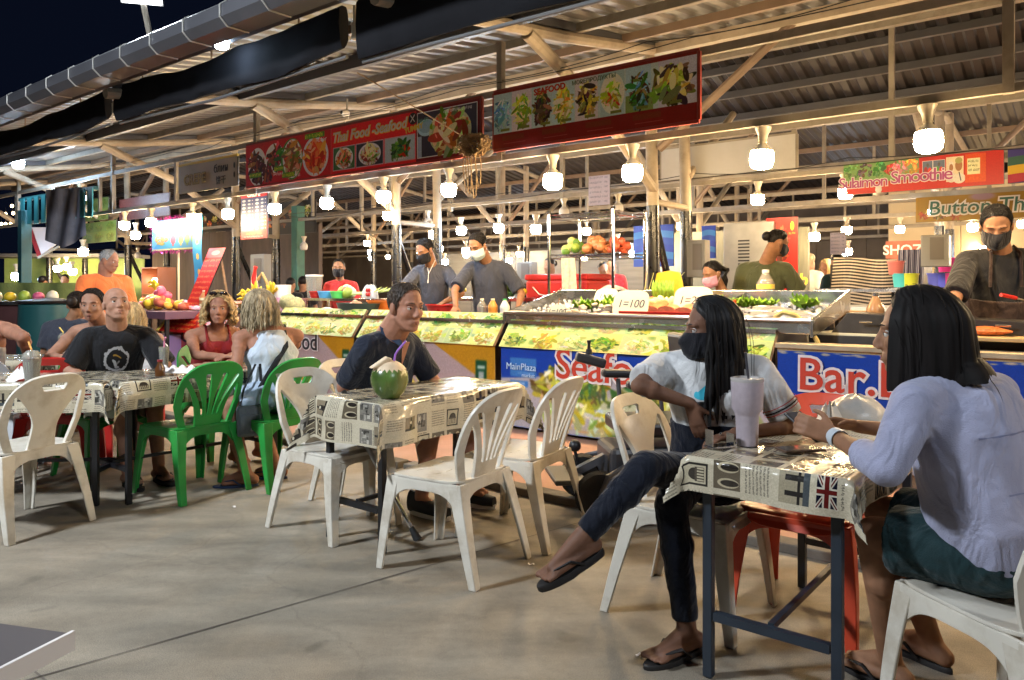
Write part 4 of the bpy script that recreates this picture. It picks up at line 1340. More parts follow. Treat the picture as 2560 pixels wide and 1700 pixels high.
# cables strung along the rails
for fy, z0, lab, sd in ((5.43, 3.22, "black cables strung under the roof along the front rail", 3), (8.12, 2.56, "black cables looped along the rear rail", 5)):
    t = fthing("cable_run", lab, "cable", 0, fy, 0)
    rr = random.Random(sd)
    for c in range(2):
        mb = MB(); pts = []; x = -16.0
        while x < 2.3:
            L_ = rr.uniform(1.3, 2.6); dp = rr.uniform(.01, .07)
            for q in range(8):
                u = q / 8; pts.append((x + L_ * u, .012 * c, z0 + .05 * c - dp * 4 * u * (1 - u)))
            x += L_
        mb.tube(pts, .0045, 5); part("cable", mb, BLACKM, t)

# ------------------------------------------------------------------ seafood stall
def panel_print(w, y0, z0, y1, z1, nu=30):
    mb = MB(); mb.grid(lambda u, v: ((u - .5) * w, y0 + (y1 - y0) * v - .002 * math.sin(u * 20) * math.sin(v * 5), z0 + (z1 - z0) * v), nu, 6); return mb

def counter(name, label, x0, x1, pm, ban, bz0=.07, cat="market stall", ztop=1.06):
    """slanted picture panel over a hanging banner, box counter behind"""
    t = fthing(name, label, cat, (x0 + x1) / 2, 5.4, 0)
    w = x1 - x0
    part("picture_panel", panel_print(w, -.166, .772, .048, ztop), pm, t)
    mb = MB(); mb.bar((-w / 2, .062, ztop - .012), (-w / 2, -.15, .77), .012, .02, (1, 0, 0)); mb.bar((w / 2, .062, ztop - .012), (w / 2, -.15, .77), .012, .02, (1, 0, 0)); part("panel_edge", mb, WOOD, t, smooth=False)
    mb = MB(); mb.grid(lambda u, v: ((u - .5) * w, -.135 + .006 * math.sin(u * 14) + .004 * math.sin(u * 33 + v * 3), bz0 + (.80 - bz0) * v), 40, 8); part("banner", mb, ban, t)
    mb = MB(); mb.box((0, .33, .52), (w - .01, .7, .90)); part("counter_body", mb, GREYW, t, smooth=False)
    mb = MB(); mb.box((0, .36, .985), (w, .78, .03)); part("counter_top", mb, STEEL, t, smooth=False)
    return t, w

st, w = counter("seafood_stall", "seafood stall with slanted picture panel and blue Seafood banner", -4.33, -1.9, P_FOOD1, P_SBAN)
for m, bo, y in ((INKWHITE, .022, -.146), (INKRED, .002, -.152)):
    text("Seafood", .36, m, st, facing(-.05, y, .64, roll=-.01), bold=bo, space=.96)
text("MainPlaza", .085, INKBLUE, st, facing(-.98, -.146, .60), ext=.001)
text("market", .05, INKBLUE, st, facing(-.9, -.146, .53), ext=.001)
# tilted steel tray
TX0, TX1, TY0, TY1, TZ0, TZ1 = -4.40, -1.66, 5.42, 6.30, 1.06, 1.25
tr = fthing("fish_tray", "long tilted stainless tray of fish and shellfish on the seafood stall", "tray", (TX0 + TX1) / 2, 0, 0)
wt = TX1 - TX0
def TP(x, v, up=0):
    """point on the tray bed, v 0 front .. 1 back"""
    return V((x, TY0 + (TY1 - TY0) * v, TZ0 + (TZ1 - TZ0) * v - .075 + up))
sl = (TZ1 - TZ0) / (TY1 - TY0)
mb = MB(); mb.grid(lambda u, v: tuple(TP((u - .5) * wt, v)), 6, 3); part("tray_bed", mb, STEEL, tr, smooth=False)
for n_, p, q, h in (("front_wall", (-wt / 2, TY0, TZ0 - .045), (wt / 2, TY0, TZ0 - .045), .09), ("back_wall", (-wt / 2, TY1, TZ1 - .04), (wt / 2, TY1, TZ1 - .04), .13)):
    mb = MB(); mb.bar(p, q, .02, h); part(n_, mb, STEEL, tr, smooth=False, bevel=.006)
for sg in (-1, 1):
    mb = MB(); x = sg * (wt / 2 + .002)
    mb.prism([(TY0 - .03, TZ0 - .11), (TY1 + .03, TZ1 - .13), (TY1 + .03, TZ1 + .03), (TY0 - .03, TZ0 + .01)], x - .011, x + .011, Matrix(((0, 1, 0, 0), (1, 0, 0, 0), (0, 0, 1, 0), (0, 0, 0, 1))))
    part("side_wall", mb, STEEL, tr, smooth=False, bevel=.004)
mb = MB(); mb.tube([(-wt / 2, TY0 - .015, TZ0 + .006), (wt / 2, TY0 - .015, TZ0 + .006)], .019, 10); part("front_rim", mb, mat("rim_steel", (.30, .27, .25), .3, .9), tr)
for x in (-wt / 2 + .1, wt / 2 - .1):
    mb = MB(); mb.bar((x, TY1 - .06, .98), (x, TY1 - .06, TZ1 - .06), .03, .03); part("support", mb, STEEL, tr, smooth=False)
for x in (-.45, .55):
    mb = MB(); a, b = TP(x, .02, .045), TP(x, .98, .045); mb.bar(a, b, .012, .08); part("divider", mb, STEEL, tr, smooth=False)
cxm = (TX0 + TX1) / 2
def tray_pt(px, v, up=0):
    fx = fpx(px, TY0 + (TY1 - TY0) * v)[0]
    p = TP(fx - cxm, v, up); return fx, p.y, p.z
LETT = mat("lettuce", (.22, .40, .035), .45, var=.3, vscale=22, trans=0, spec=.4)
def lettuce(fx, fy, z, r, label, n=9):
    t = fthing("lettuce_clump", label, "lettuce", fx, fy, z, "lettuce on the seafood tray", random.random() * 6)
    rr = random.Random(int(fx * 1000)); k = 0
    for k in range(n):
        a = 2 * PI * k / n + rr.uniform(-.3, .3); tl = rr.uniform(.35, 1.25); L_ = r * rr.uniform(.8, 1.25); mb = MB(); ph = rr.uniform(0, 6)
        def leaf(u, v):
            q = v * L_; ww = (u - .5) * 2 * r * .75 * (math.sin(min(1, v * 1.15) * PI * .62) + .05)
            ruff = .16 * r * math.sin(u * 19 + ph) * (abs(u - .5) * 2) ** 1.5 + .12 * r * math.sin(u * 23 + v * 5 + ph) * v * v
            x = q * math.cos(tl) ; zz = q * math.sin(tl) * (1 - .25 * v) + ruff
            return (x * math.cos(a) - ww * math.sin(a), x * math.sin(a) + ww * math.cos(a), zz + .005)
        mb.grid(leaf, 12, 6); part("leaf", mb, LETT, t)
    return t
for px, v, r, lab in ((1465, .55, .12, "lettuce clump left of the plate card, leftmost on the tray"), (1538, .62, .12, "lettuce clump behind the big 1=100 card"), (1790, .75, .10, "lettuce clump behind the woman's hair, left of three"), (1850, .72, .11, "lettuce clump behind the fish, middle of three"), (1905, .74, .11, "lettuce clump near the fish tails"), (2012, .72, .12, "lettuce clump at the right end of the tray")):
    x, y, z = tray_pt(px, v, .01); lettuce(x, y, z, r, lab)
# price cards
def card(px, v, s, label, txt, round_top=False, tilt=.25, extra=None):
    x, y, z = tray_pt(px, v, .03); t = fthing("price_card", label, "price card", x, y, z, "price cards on the seafood tray")
    t.rotation_euler.x = -tilt; out = []
    for k in range(28):
        a = 2 * PI * k / 28; c, s_ = math.cos(a), math.sin(a); p = .55
        out.append((s * .62 * math.copysign(abs(c) ** p, c), s * .46 + s * .46 * math.copysign(abs(s_) ** p, s_)))
    if round_top:
        out = [(s * .55 * math.cos(PI * k / 14), s * .62 * math.sin(PI * k / 14)) for k in range(15)]
    mb = MB(); mb.prism(out, -.004, .004); part("card", mb, PAPER, t, smooth=False)
    text(txt, s * .36, INKB, t, facing(0, -.0055, s * (.30 if round_top else .48)), ext=.0008, shear=.2)
    mb = MB(); mb.tube([(0, .008, -.05), (0, .008, s * .9)], .004, 6); part("stick", mb, WOOD, t)
    return t
card(1389, .03, .21, "half round price card reading 1=100 at the tray's left end", "1=100", True)
card(1572, .10, .27, "large price card reading 1=100 in the tray's middle", "1=100")
card(1728, .26, .27, "large price card reading 1=200 behind the dark haired woman", "1=200")
card(1508, .62, .19, "small tilted price card between two lettuces, hardly readable", "1=80", False, .5)
# red tray with orange fillets
x, y, z = tray_pt(1660, .1, .05)
t = fthing("red_tray", "red plastic tray of orange fish fillets", "tray", x, y + .17, z + .05); t.rotation_euler.x = math.atan(sl)
mb = MB(); mb.box((0, .06, -.01), (.82, .46, .012)); mb.bar((-.41, -.17, .01), (.41, -.17, .01), .012, .05); mb.bar((-.41, -.17, .01), (-.41, .29, .01), .012, .05); mb.bar((.41, -.17, .01), (.41, .29, .01), .012, .05); part("tray_body", mb, REDPL, t, smooth=False)
SALM = mat("orange_fillet", (.62, .20, .09), .35, var=.2, vscale=25, stretch=(1, 4, 1), spec=.6)
for k in range(5):
    t2 = dup(t, (0, 0, 0), 0, "") if False else None
    mb = MB(); mb.loft([[(-.3 + .15 * k + .075 * (1.05 * math.cos(2 * PI * i / 12)) * (1 - .25 * q), .05 + (q - .5) * .36, .03 + .035 * math.sin(2 * PI * i / 12) + .01 * math.sin(q * 9 + k)) for i in range(12)] for q in [j / 6 for j in range(7)]])
    o = part("fillet", mb, SALM, t)
# yellow squash stuffed with greens
x, y, z = tray_pt(1670, .5, .03); t = fthing("stuffed_shell", "upright yellow shell dish with lettuce and lemon slices on the tray", "dish", x, y, z)
mb = MB(); mb.grid(lambda u, v: (.15 * math.sin((u - .5) * 2.6) * (1 - .25 * v ** 3), .07 * math.cos((u - .5) * 2.6) * (1 - .5 * v), .33 * v * (1 - .12 * abs(u - .5))), 14, 8); part("shell", mb, mat("yellow_shell", (.62, .47, .04), .4, var=.2), t)
mb = MB(); mb.lathe([(.17, 0), (.20, .015), (.2, .03), (.0, .03)], 20, (0, -.02, 0)); part("plate", mb, WHITEC, t)
for k in range(6):
    mb = MB(); mb.ell((-.11 + .045 * k, -.08 + .01 * (k % 2), .06 + .01 * (k % 3)), (.05, .02, .03), Matrix.Rotation(.5 * k, 3, 'Y')); part("slice", mb, mat("lemon_slice", (.72, .62, .32), .4, var=.2), t)
for k in range(5):
    mb = MB(); ph = k * 1.3; mb.grid(lambda u, v: (-.09 + .04 * k + .05 * (u - .5), -.05 - .03 * math.sin(v * 3), .10 + .14 * v + .015 * math.sin(u * 14 + ph)), 8, 4); part("leaf", mb, LETT, t)
# fish on the right
FISHM = mat("fish_skin", (.40, .38, .36), .25, .35, var=.35, vscale=14, stretch=(1, 5, 5), spec=.7); FISHY = mat("yellow_fish_skin", (.52, .40, .22), .3, .2, var=.3, vscale=16)
for k, (px, v, m, lab) in enumerate([(1860, .12, FISHY, "yellowish fish lying on the tray behind the woman's hair"), (1925, .30, FISHM, "silver fish lying on the tray, front one"), (1985, .34, FISHM, "silver fish lying on the tray, nearest the right wall"), (1930, .48, FISHM, "silver fish lying on the tray, rear one")]):
    x, y, z = tray_pt(px, v, .04); t = fthing("fish", lab, "fish", x, y, z, "fish on the seafood tray", .15 * (k - 1)); t.rotation_euler.x = math.atan(sl)
    L_ = .42; mb = MB(); rings = []
    for i in range(12):
        q = i / 11; r = .055 * math.sin(min(1, q * 1.06 + .06) * PI) ** .7 + .004
        rings.append([(-L_ / 2 + L_ * q, 1.25 * r * math.cos(2 * PI * j / 10), .7 * r * math.sin(2 * PI * j / 10)) for j in range(10)])
    mb.loft(rings); part("fish_body", mb, m, t)
    mb = MB(); mb.prism([(L_ / 2 - .02, 0), (L_ / 2 + .09, .06), (L_ / 2 + .06, 0), (L_ / 2 + .09, -.06)], -.004, .004, Matrix.Rotation(-PI / 2, 4, 'X')); part("tail", mb, m, t, smooth=False)
    mb = MB(); mb.ell((-L_ / 2 + .06, -.02, .03), (.012, .012, .008)); part("eye", mb, BLACKM, t)
PRAWN = mat("raw_prawn", (.60, .50, .40), .35, var=.25, vscale=30)
rr = random.Random(4)
t = fthing("prawn_heap", "heap of pale prawns and squid at the tray's left", "seafood", fpx(1475, 5.75)[0], 5.75, TZ0 + .075 - .06); tag(t)
for k in range(40):
    mb = MB(); x, y = rr.uniform(-.34, .34), rr.uniform(-.2, .15); z = sl * y + rr.uniform(.0, .06); a = rr.uniform(0, 6.28)
    mb.tube([(x + .04 * math.cos(a + q), y + .04 * math.sin(a + q), z + .005 * q) for q in (0, .6, 1.2, 1.8, 2.4)], [.008, .016, .017, .012, .004], 7); part("prawn", mb, PRAWN, t)
# ice under the fish: uncountable
mb = MB()
for k in range(500):
    x, v = rr.uniform(-wt / 2 + .05, wt / 2 - .05), rr.uniform(.03, .95); p = TP(x, v, rr.uniform(.0, .02))
    mb.box(p, (rr.uniform(.02, .04), rr.uniform(.02, .04), .02), Matrix.Rotation(rr.random() * 3, 3, V((rr.random(), rr.random(), 1)).normalized()))
o = part("crushed_ice", mb, mat("ice", (.62, .62, .62), .2, var=.1, spec=.6), None, smooth=False); o.location = F(cxm, 0); o.rotation_euler.z = FR; tag(o, "crushed ice spread under the seafood", None, None, "stuff")
# oil bottle behind the tray
def bottle(fx, fy, z, h, r, m, capm, label, lbl=None, group=None):
    t = fthing("bottle", label, "bottle", fx, fy, z, group)
    mb = MB(); mb.lathe([(.0, 0), (r, .002), (r, h * .3), (r * .92, h * .36), (r, h * .45), (r, h * .62), (r * .5, h * .84), (r * .36, h * .9), (r * .36, h * .93)], 16); part("bottle_body", mb, m, t)
    mb = MB(); mb.lathe([(r * .4, h * .92), (r * .4, h), (.0, h)], 12); part("cap", mb, capm, t)
    if lbl:
        mb = MB(); mb.lathe([(r * 1.015, h * .47), (r * 1.015, h * .6)], 16, caps=False); mb.lathe([(r * 1.015, h * .12), (r * 1.015, h * .28)], 16, caps=False); part("label", mb, lbl, t)
    return t
PET = mat("clear_bottle", (.72, .70, .62), .12, trans=.7, spec=.5)
bottle(fpx(1914, 6.45)[0], 6.45, 1.14, .31, .075, PET, INKWHITE, "clear oil bottle with yellow label behind the seafood tray", INKYEL)
# back bench behind the tray, then cooler, rack, bag, lemongrass
def table_box(name, label, x0, x1, y0, y1, z, m, cat="counter", th=.04):
    t = fthing(name, label, cat, (x0 + x1) / 2, (y0 + y1) / 2, 0)
    mb = MB(); mb.box((0, 0, z - th / 2), (x1 - x0, y1 - y0, th)); part("table_top", mb, m, t, smooth=False, bevel=.005)
    for sx in (-1, 1):
        for sy in (-1, 1):
            mb = MB(); mb.box((sx * ((x1 - x0) / 2 - .05), sy * ((y1 - y0) / 2 - .05), (z - th) / 2 + .02), (.045, .045, z - th - .04)); part("leg", mb, BLACKM, t, smooth=False)
    return t
table_box("back_bench", "steel bench behind the seafood tray", -4.95, -1.9, 6.36, 7.1, 1.10, STEEL)
t = table_box("cooler_stand", "low dark stand under the red cooler", -5.75, -4.6, 7.0, 7.7, .94, BLACKM)
t = fthing("cooler_box", "big red cooler box behind the seafood stall", "cooler", -5.0, 7.3, .94)
mb = MB(); mb.box((0, 0, .22), (.86, .5, .44)); part("cooler_body", mb, REDPL, t, smooth=False, bevel=.03)
mb = MB(); mb.box((0, 0, .475), (.88, .52, .07)); part("lid", mb, REDPL, t, smooth=False, bevel=.02)
mb = MB(); mb.tube([(-.3, -.27, .36), (-.2, -.29, .28), (0, -.30, .25), (.2, -.29, .28), (.3, -.27, .36)], .008, 6); part("rope_handle", mb, INKWHITE, t)
rk = fthing("wire_rack", "chrome wire rack of vegetables behind the seafood tray", "rack", -4.27, 6.75, 1.10)
for x, y in ((-.42, -.25), (.36, -.25), (-.36, .25), (.44, .25)):
    mb = MB(); mb.tube([(x, y, 0), (x, y, .97)], .016, 10); mb.lathe([(.018, .97), (.024, .98), (.02, 1.0), (0, 1.005)], 10, (x, y, 0)); part("rack_post", mb, CHROME, rk)
for z in (.92, .50):
    mb = MB()
    for y in (-.25, .25):
        for dz in (0, .035):
            mb.tube([(-.42, y, z + dz), (.44, y, z + dz)], .006, 6)
        mb.tube([(-.42 + .86 * k / 22, y, z + .035 * (k % 2)) for k in range(23)], .004, 5)
    for x in (-.42, .40):
        mb.tube([(x, -.25, z), (x, .25, z)], .006, 6)
    for k in range(20):
        mb.tube([(-.42 + .86 * (k + .5) / 20, -.25, z + .036), (-.42 + .86 * (k + .5) / 20, .25, z + .036)], .003, 5)
    part("shelf", mb, CHROME, rk)
def veg_heap(name, label, cat, fx, fy, z, n, r, sx, sy, cols, seed, elong=1.0, group=None, h=.6):
    """a pile of single fruits"""
    t = fthing(name, label, cat, fx, fy, z, group); rr = random.Random(seed)
    mes = []
    for c in cols:
        mb = MB(); mb.lathe([(0, -r * .95), (r * .5, -r * .85), (r * .95, -r * .25), (r, .1 * r), (r * .75, r * .65), (r * .25, r * .9), (.0, r * .85)], 12); mes.append(mb.mesh(name.split("_")[0], c))
    for k in range(n):
        q = k / n; lvl = 1 - q * .75
        x, y = rr.uniform(-sx, sx) * lvl, rr.uniform(-sy, sy) * lvl
        o = link(name.split("_")[0], mes[k % len(mes)], t)
        o.location = (x, y, r * .8 + q * h * r * 4); o.rotation_euler = (rr.random() * 6, rr.random() * 6, rr.random() * 6); s = rr.uniform(.85, 1.15); o.scale = (s, s, s * elong)
    return t
ONION = mat("onion_skin", (.45, .17, .07), .35, var=.2, vscale=30); GRN = mat("leaf_green", (.10, .22, .03), .5, var=.25); YEL = mat("ripe_yellow", (.68, .48, .03), .4, var=.12, vscale=20)
MANGO = mat("mango_skin", (.70, .42, .06), .38, var=.2, vscale=12); MANGO2 = mat("red_mango", (.42, .10, .06), .38, var=.3, vscale=12); DRAGON = mat("dragonfruit_pink", (.55, .10, .20), .45, var=.2, vscale=18); LIME = mat("green_fruit", (.25, .35, .05), .4, var=.2, vscale=15)
veg_heap("onion_pile", "pile of red brown onions on the chrome rack's shelf", "onions", -4.25, 6.75, 1.64, 22, .05, .16, .14, [ONION], 3)
veg_heap("cabbage_pile", "pale green vegetables left of the onions on the rack", "vegetables", -4.53, 6.75, 1.64, 12, .05, .1, .12, [GRN, LIME, mat("pale_leaf", (.42, .45, .15), .5, var=.2)], 4)
veg_heap("tomato_pile", "pile of red vegetables right of the onions on the rack", "vegetables", -4.0, 6.75, 1.64, 12, .045, .1, .12, [mat("tomato", (.5, .09, .04), .3)], 5)
t = fthing("hanging_towel", "cream checked towel hanging from the chrome rack", "towel", -4.42, 6.47, 1.60)
mb = MB(); mb.grid(lambda u, v: ((u - .5) * (.16 + .06 * v) + .03 * v, .012 * math.sin(u * 14 + v * 3) - .02, -.56 * v * (1 - .15 * u)), 12, 10); part("towel_cloth", mb, mat("towel", (.55, .47, .36), .9, var=.2, vscale=30, bump=.4, bscale=100), t)
t = fthing("plastic_bag", "crumpled clear bag on the bench behind the 1=100 card", "bag", fpx(1530, 6.65)[0], 6.65, 1.10)
mb = MB(); mb.grid(lambda u, v: ((.24 * math.cos(2 * PI * u)) * math.cos(v * 1.5) * (1 + .12 * math.sin(u * 31 + v * 9)), .15 * math.sin(2 * PI * u) * math.cos(v * 1.5), .2 * math.sin(v * 1.5) * (1 + .12 * math.sin(u * 25)) + .003), 26, 8); part("bag_skin", mb, PLASTICBAG, t)
t = fthing("tarp_bundle", "bundle of blue striped tarp behind the bag", "tarp", fpx(1590, 7.6)[0], 7.6, 1.02)
mb = MB(); mb.grid(lambda u, v: ((u - .5) * .6, .1 * math.cos(v * PI) + .01 * math.sin(u * 20), .17 * math.sin(v * PI) * (1 + .1 * math.sin(u * 12)) + .001), 18, 10); part("tarp_cloth", mb, P_BLUET, t)
table_box("low_bench", "dark bench under the blue tarp bundle", fpx(1500, 7.6)[0] - .1, fpx(1690, 7.6)[0], 7.45, 7.85, 1.02, BLACKM)
t = fthing("lemongrass", "stalks of lemongrass standing in the bench by the tray", "herb", fpx(1622, 6.5)[0], 6.5, 1.10)
for k in range(8):
    mb = MB(); a = -.2 + .14 * k; mb.tube([(0, 0, .01), (.12 * a * 2, .02 * (k % 3), .16), (.38 * a + .06, .03 * (k % 3), .34)], [.007, .005, .002], 5); part("stalk", mb, mat("lemongrass_green", (.48, .46, .16), .5), t)

# ------------------------------------------------------------------ Thai food stall, two counters
for (x0, x1, pm, ban, lab, tx, g) in ((-6.28, -4.40, P_FOOD2, P_YBAN, "Thai food stall counter with picture panel and yellow food banner, right of two", -.2, 1), (-7.85, -6.36, P_FOOD3, P_YBAN2, "Thai food stall counter with picture panel and yellow food banner, left of two", -.1, 0)):
    t, w = counter("thai_food_stall", lab, x0, x1, pm, ban)
    text("food", .27, INKWHITE, t, facing(tx, -.146, .68), bold=.014); text("food", .27, INKBLACK, t, facing(tx, -.152, .68), bold=.003)
def basin(fx, fy, z, r, h, m, label, cat="basin", group=None):
    t = fthing("basin", label, cat, fx, fy, z, group)
    mb = MB(); mb.lathe([(0, .0), (r * .8, .0), (r, h), (r * 1.05, h), (r * 1.05, h - .012), (r * .98, h - .015), (r * .79, .012), (0, .012)], 20); part("basin_body", mb, m, t)
    return t
basin(fpx(960, 5.85)[0], 5.85, 1.0, .19, .15, mat("orange_basin", (.72, .17, .02), .35), "orange plastic basin behind the man in the polo shirt")
basin(fpx(1105, 5.8)[0], 5.8, 1.0, .17, .12, REDPL, "red plastic basin right of the man in the polo shirt")
for px, m, cm, lab in ((1205, PET, PAPER, "small clear sauce bottle on the counter"), (1232, mat("orange_sauce", (.62, .25, .04), .3), PAPER, "orange sauce bottle on the counter"), (1262, mat("white_bottle", (.6, .6, .55), .35), mat("green_cap", (.08, .45, .12), .35), "white bottle with green cap at the counter's right end")):
    bottle(fpx(px, 5.65)[0], 5.65, 1.0, .19, .048, m, cm, lab, None, "sauce bottles on the counter")
t = fthing("shelf_stand", "steel shelf of baskets and vegetables over the left counter", "shelf", -7.15, 6.0, 1.0)
mb = MB(); mb.box((0, 0, .15), (1.75, .42, .03)); part("shelf_board", mb, STEEL, t, smooth=False)
for x in (-.8, .8):
    for y in (-.17, .17):
        mb = MB(); mb.box((x, y, .068), (.03, .03, .134)); part("shelf_leg", mb, STEEL, t, smooth=False)
for px, m, lab in ((793, REDPL, "red basket on the steel shelf"), (815, mat("blue_basket", (.10, .38, .68), .35), "blue basket on the steel shelf"), (846, mat("green_basket", (.10, .55, .12), .35), "green basket on the steel shelf")):
    b = basin(fpx(px, 5.9)[0], 5.9, 1.167, .10, .085, m, lab, "basket", "baskets on the steel shelf")
t = fthing("storage_jar", "tall clear jar with dark contents on the steel shelf", "jar", fpx(786, 6.05)[0], 6.05, 1.167)
mb = MB(); mb.lathe([(0, 0), (.09, .0), (.108, .27), (.105, .27), (.088, .005), (0, .005)], 18); part("jar_wall", mb, PET, t)
mb = MB(); mb.lathe([(0, .006), (.085, .007), (.093, .14), (0, .15)], 16); part("jar_contents", mb, mat("dark_sauce", (.08, .03, .02), .4), t)
mb = MB(); mb.lathe([(.112, .271), (.112, .292), (0, .296)], 18); part("lid", mb, INKWHITE, t)
t = fthing("pink_cup", "pink and white paper tub beside the bananas", "cup", fpx(706, 5.7)[0], 5.7, 1.0)
mb = MB(); mb.lathe([(0, 0), (.09, 0), (.10, .17), (0, .17)], 18); part("cup_wall", mb, mat("pink_paper", (.72, .38, .55), .5), t)
mb = MB(); mb.lathe([(.101, .172), (.11, .33), (.107, .33), (.1, .175)], 18, caps=False); part("cup_liner", mb, INKWHITE, t)
mb = MB(); mb.prism([(-.02, .05), (.02, .05), (.006, .09), (0, .12), (-.006, .09)], -.104, -.100); part("print_mark", mb, INKPURP, t, smooth=False)
veg_heap("onion_pile", "pile of dusty coconuts or melons left on the counter edge", "fruit", fpx(720, 5.55)[0], 5.55, 1.0, 6, .10, .18, .08, [mat("netted_melon", (.34, .32, .16), .6, var=.25, vscale=30, bump=.5, bscale=60)], 6, 1.0, None, .12)
veg_heap("egg_pile", "tray of brown eggs on the counter", "eggs", fpx(895, 5.6)[0], 5.6, 1.02, 14, .035, .16, .1, [mat("egg_shell", (.52, .30, .18), .5)], 8)
t = fthing("egg_basket", "dark wire basket around the eggs", "basket", fpx(895, 5.6)[0], 5.6, 1.0)
mb = MB(); mb.grid(lambda u, v: ((.26 + .05 * v) * math.cos(2 * PI * u), (.15 + .04 * v) * math.sin(2 * PI * u), .003 + .12 * v), 24, 2); part("basket_side", mb, mat("dark_green_wire", (.04, .06, .05), .5), t)
t = fthing("paper_sheet_heap", "white sheets spread on the left counter", "paper", fpx(780, 5.6)[0], 5.6, 1.0)
mb = MB(); mb.grid(lambda u, v: ((u - .5) * .8, (v - .5) * .3, .02 + .03 * math.sin(u * 9) * math.sin(v * 4) + .02 * math.sin(u * 23)), 20, 6); part("sheet", mb, mat("white_sheet", (.62, .62, .64), .6), t)
veg_heap("cabbage_pile", "pale cabbage and green stalks on the shelf's middle", "vegetables", fpx(868, 6.0)[0], 6.0, 1.167, 8, .07, .12, .08, [mat("cabbage", (.45, .50, .22), .5, var=.2), LIME, WOOD, PAPER], 9, 1.2, None, .12)
t = fthing("spring_onion_bundle", "bundle of pale green stalks lying on the shelf", "vegetables", fpx(915, 5.95)[0], 5.95, 1.167)
for k in range(12):
    mb = MB(); y = -.06 + .011 * k; mb.tube([(-.18, y, .05 + .01 * (k % 3)), (.1, y * 1.3, .06), (.34, y * 2.2, .09 + .015 * (k % 4))], [.01, .009, .004], 6); part("stalk", mb, mat("stalk_green", (.45, .55, .14), .5, var=.2), t)
t = fthing("sweets_bag", "white bag with red print on the steel shelf", "bag", fpx(925, 5.86)[0], 5.86, 1.167)
mb = MB(); mb.grid(lambda u, v: (.13 * math.cos(2 * PI * u) * math.cos(v * 1.45) ** .4, .07 * math.sin(2 * PI * u) * math.cos(v * 1.45) ** .4, .16 * v + .005 * math.sin(u * 30)), 20, 8); part("bag_skin", mb, PLASTICBAG, t)
for k in range(4):
    mb = MB(); mb.ell((.03 + .035 * (k % 2), -.072, .05 + .05 * (k // 2)), (.022, .012, .024)); part("red_print", mb, REDPL, t)
veg_heap("marigold_pile", "yellow flowers in a tub between the two masked men", "flowers", fpx(1140, 6.7)[0], 6.7, 1.22, 16, .035, .1, .08, [YEL], 10)
table_box("back_bench", "steel bench behind the Thai food cooks", fpx(1010, 6.7)[0], fpx(1300, 6.7)[0], 6.5, 7.0, 1.18, STEEL)
veg_heap("vegetable_pile", "green and yellow vegetables heaped left of the red cooler", "vegetables", fpx(1265, 6.75)[0], 6.75, 1.18, 26, .05, .2, .14, [GRN, LIME, YEL, GRN], 11)

# ------------------------------------------------------------------ fruit and crepe stall
t, w = fthing("crepe_stall", "crepe and fruit stall counter with a red CREPE box front", "market stall", -9.35, 5.6, 0), 2.4
mb = MB(); mb.box((0, .2, .5), (w, .8, .92)); part("counter_body", mb, mat("brown_carton", (.30, .17, .12), .65, var=.15), t, smooth=False)
mb = MB(); mb.box((0, .2, .98), (w + .04, .84, .035)); part("counter_top", mb, STEEL, t, smooth=False)
mb = MB(); mb.box((-.3, -.212, .48), (1.5, .02, .5)); part("red_front", mb, mat("red_carton", (.36, .05, .045), .5), t, smooth=False)
text("CREPE", .22, INKBLACK, t, facing(-.5, -.226, .62), bold=.006)
part("counter_menu", (lambda mb: mb.grid(lambda u, v: ((u - .5) * 1.5 - .25, -.46 + .36 * v, .70 + .42 * v), 6, 4))(MB()), P_MENU2, t)
mb = MB(); mb.bar((-1.01, -.46, .70), (-1.01, -.10, 1.12), .06, .02, (0, -1, 1)); part("yellow_edge", mb, INKYEL, t, smooth=False)
tm = fthing("tall_menu", "tall red menu board leaning back on the crepe counter", "menu", -9.95, 5.55, 1.0)
part("print", (lambda mb: mb.grid(lambda u, v: ((u - .5) * .42 + .25 * v, -.12 + .22 * v, .02 + .82 * v), 4, 8))(MB()), P_MENU, tm)
part("panel", (lambda mb: mb.prism([(-.21, .02), (.21, .02), (.46, .84), (.04, .84)], 0, .012, Matrix(((1, 0, 0, 0), (0, 1, .268, -.12), (0, 0, 1, 0), (0, 0, 0, 1)))))(MB()), BLACKM, tm, smooth=False)
mb = MB(); mb.bar((.3, .25, .0), (.3, .12, .7), .03, .02); part("prop", mb, WOOD, tm, smooth=False)
for k, (px, z, h, m) in enumerate(((1, 0, .2, "jar with brown spread, upper, beside the tall red menu"), (0, 0, .17, "jar with brown spread, lower, beside the tall red menu"))):
    bottle(fpx(532 - 18 * k, 5.62)[0], 5.5 + .12 * k, 1.0, .26 - .05 * k, .07, mat("spread_jar", (.35, .17, .08), .3), WHITEC, m, PAPER, "spread jars on the crepe counter")
BAN = mat("banana_yellow", (.72, .52, .03), .42, var=.12, vscale=14)
def bananas(fx, fy, z, label, n, seed, up=False):
    t = fthing("banana_bunch", label, "bananas", fx, fy, z, "bananas on the fruit stall"); rr = random.Random(seed)
    for k in range(n):
        mb = MB(); a = -.9 + 1.8 * k / max(1, n - 1) + rr.uniform(-.1, .1); R = .16; row = k % 2
        pts = [(R * math.sin(a) * q * 1.1, -.03 * row - .06 * q * q * (1 if not up else .3), (.05 + (.16 - .1 * abs(a)) * (q if up else math.sin(q * 2.2)) + .02 * row)) for q in (0, .25, .5, .75, 1)]
        mb.tube(pts, [.010, .019, .022, .019, .006], 8); part("banana", mb, BAN, t)
    mb = MB(); mb.tube([(0, 0, .03), (0, .02, .10)], [.025, .012], 8); part("stem", mb, LIME, t)
    return t
bananas(fpx(618, 5.6)[0], 5.6, 1.04, "bananas at the left of the basket", 7, 1)
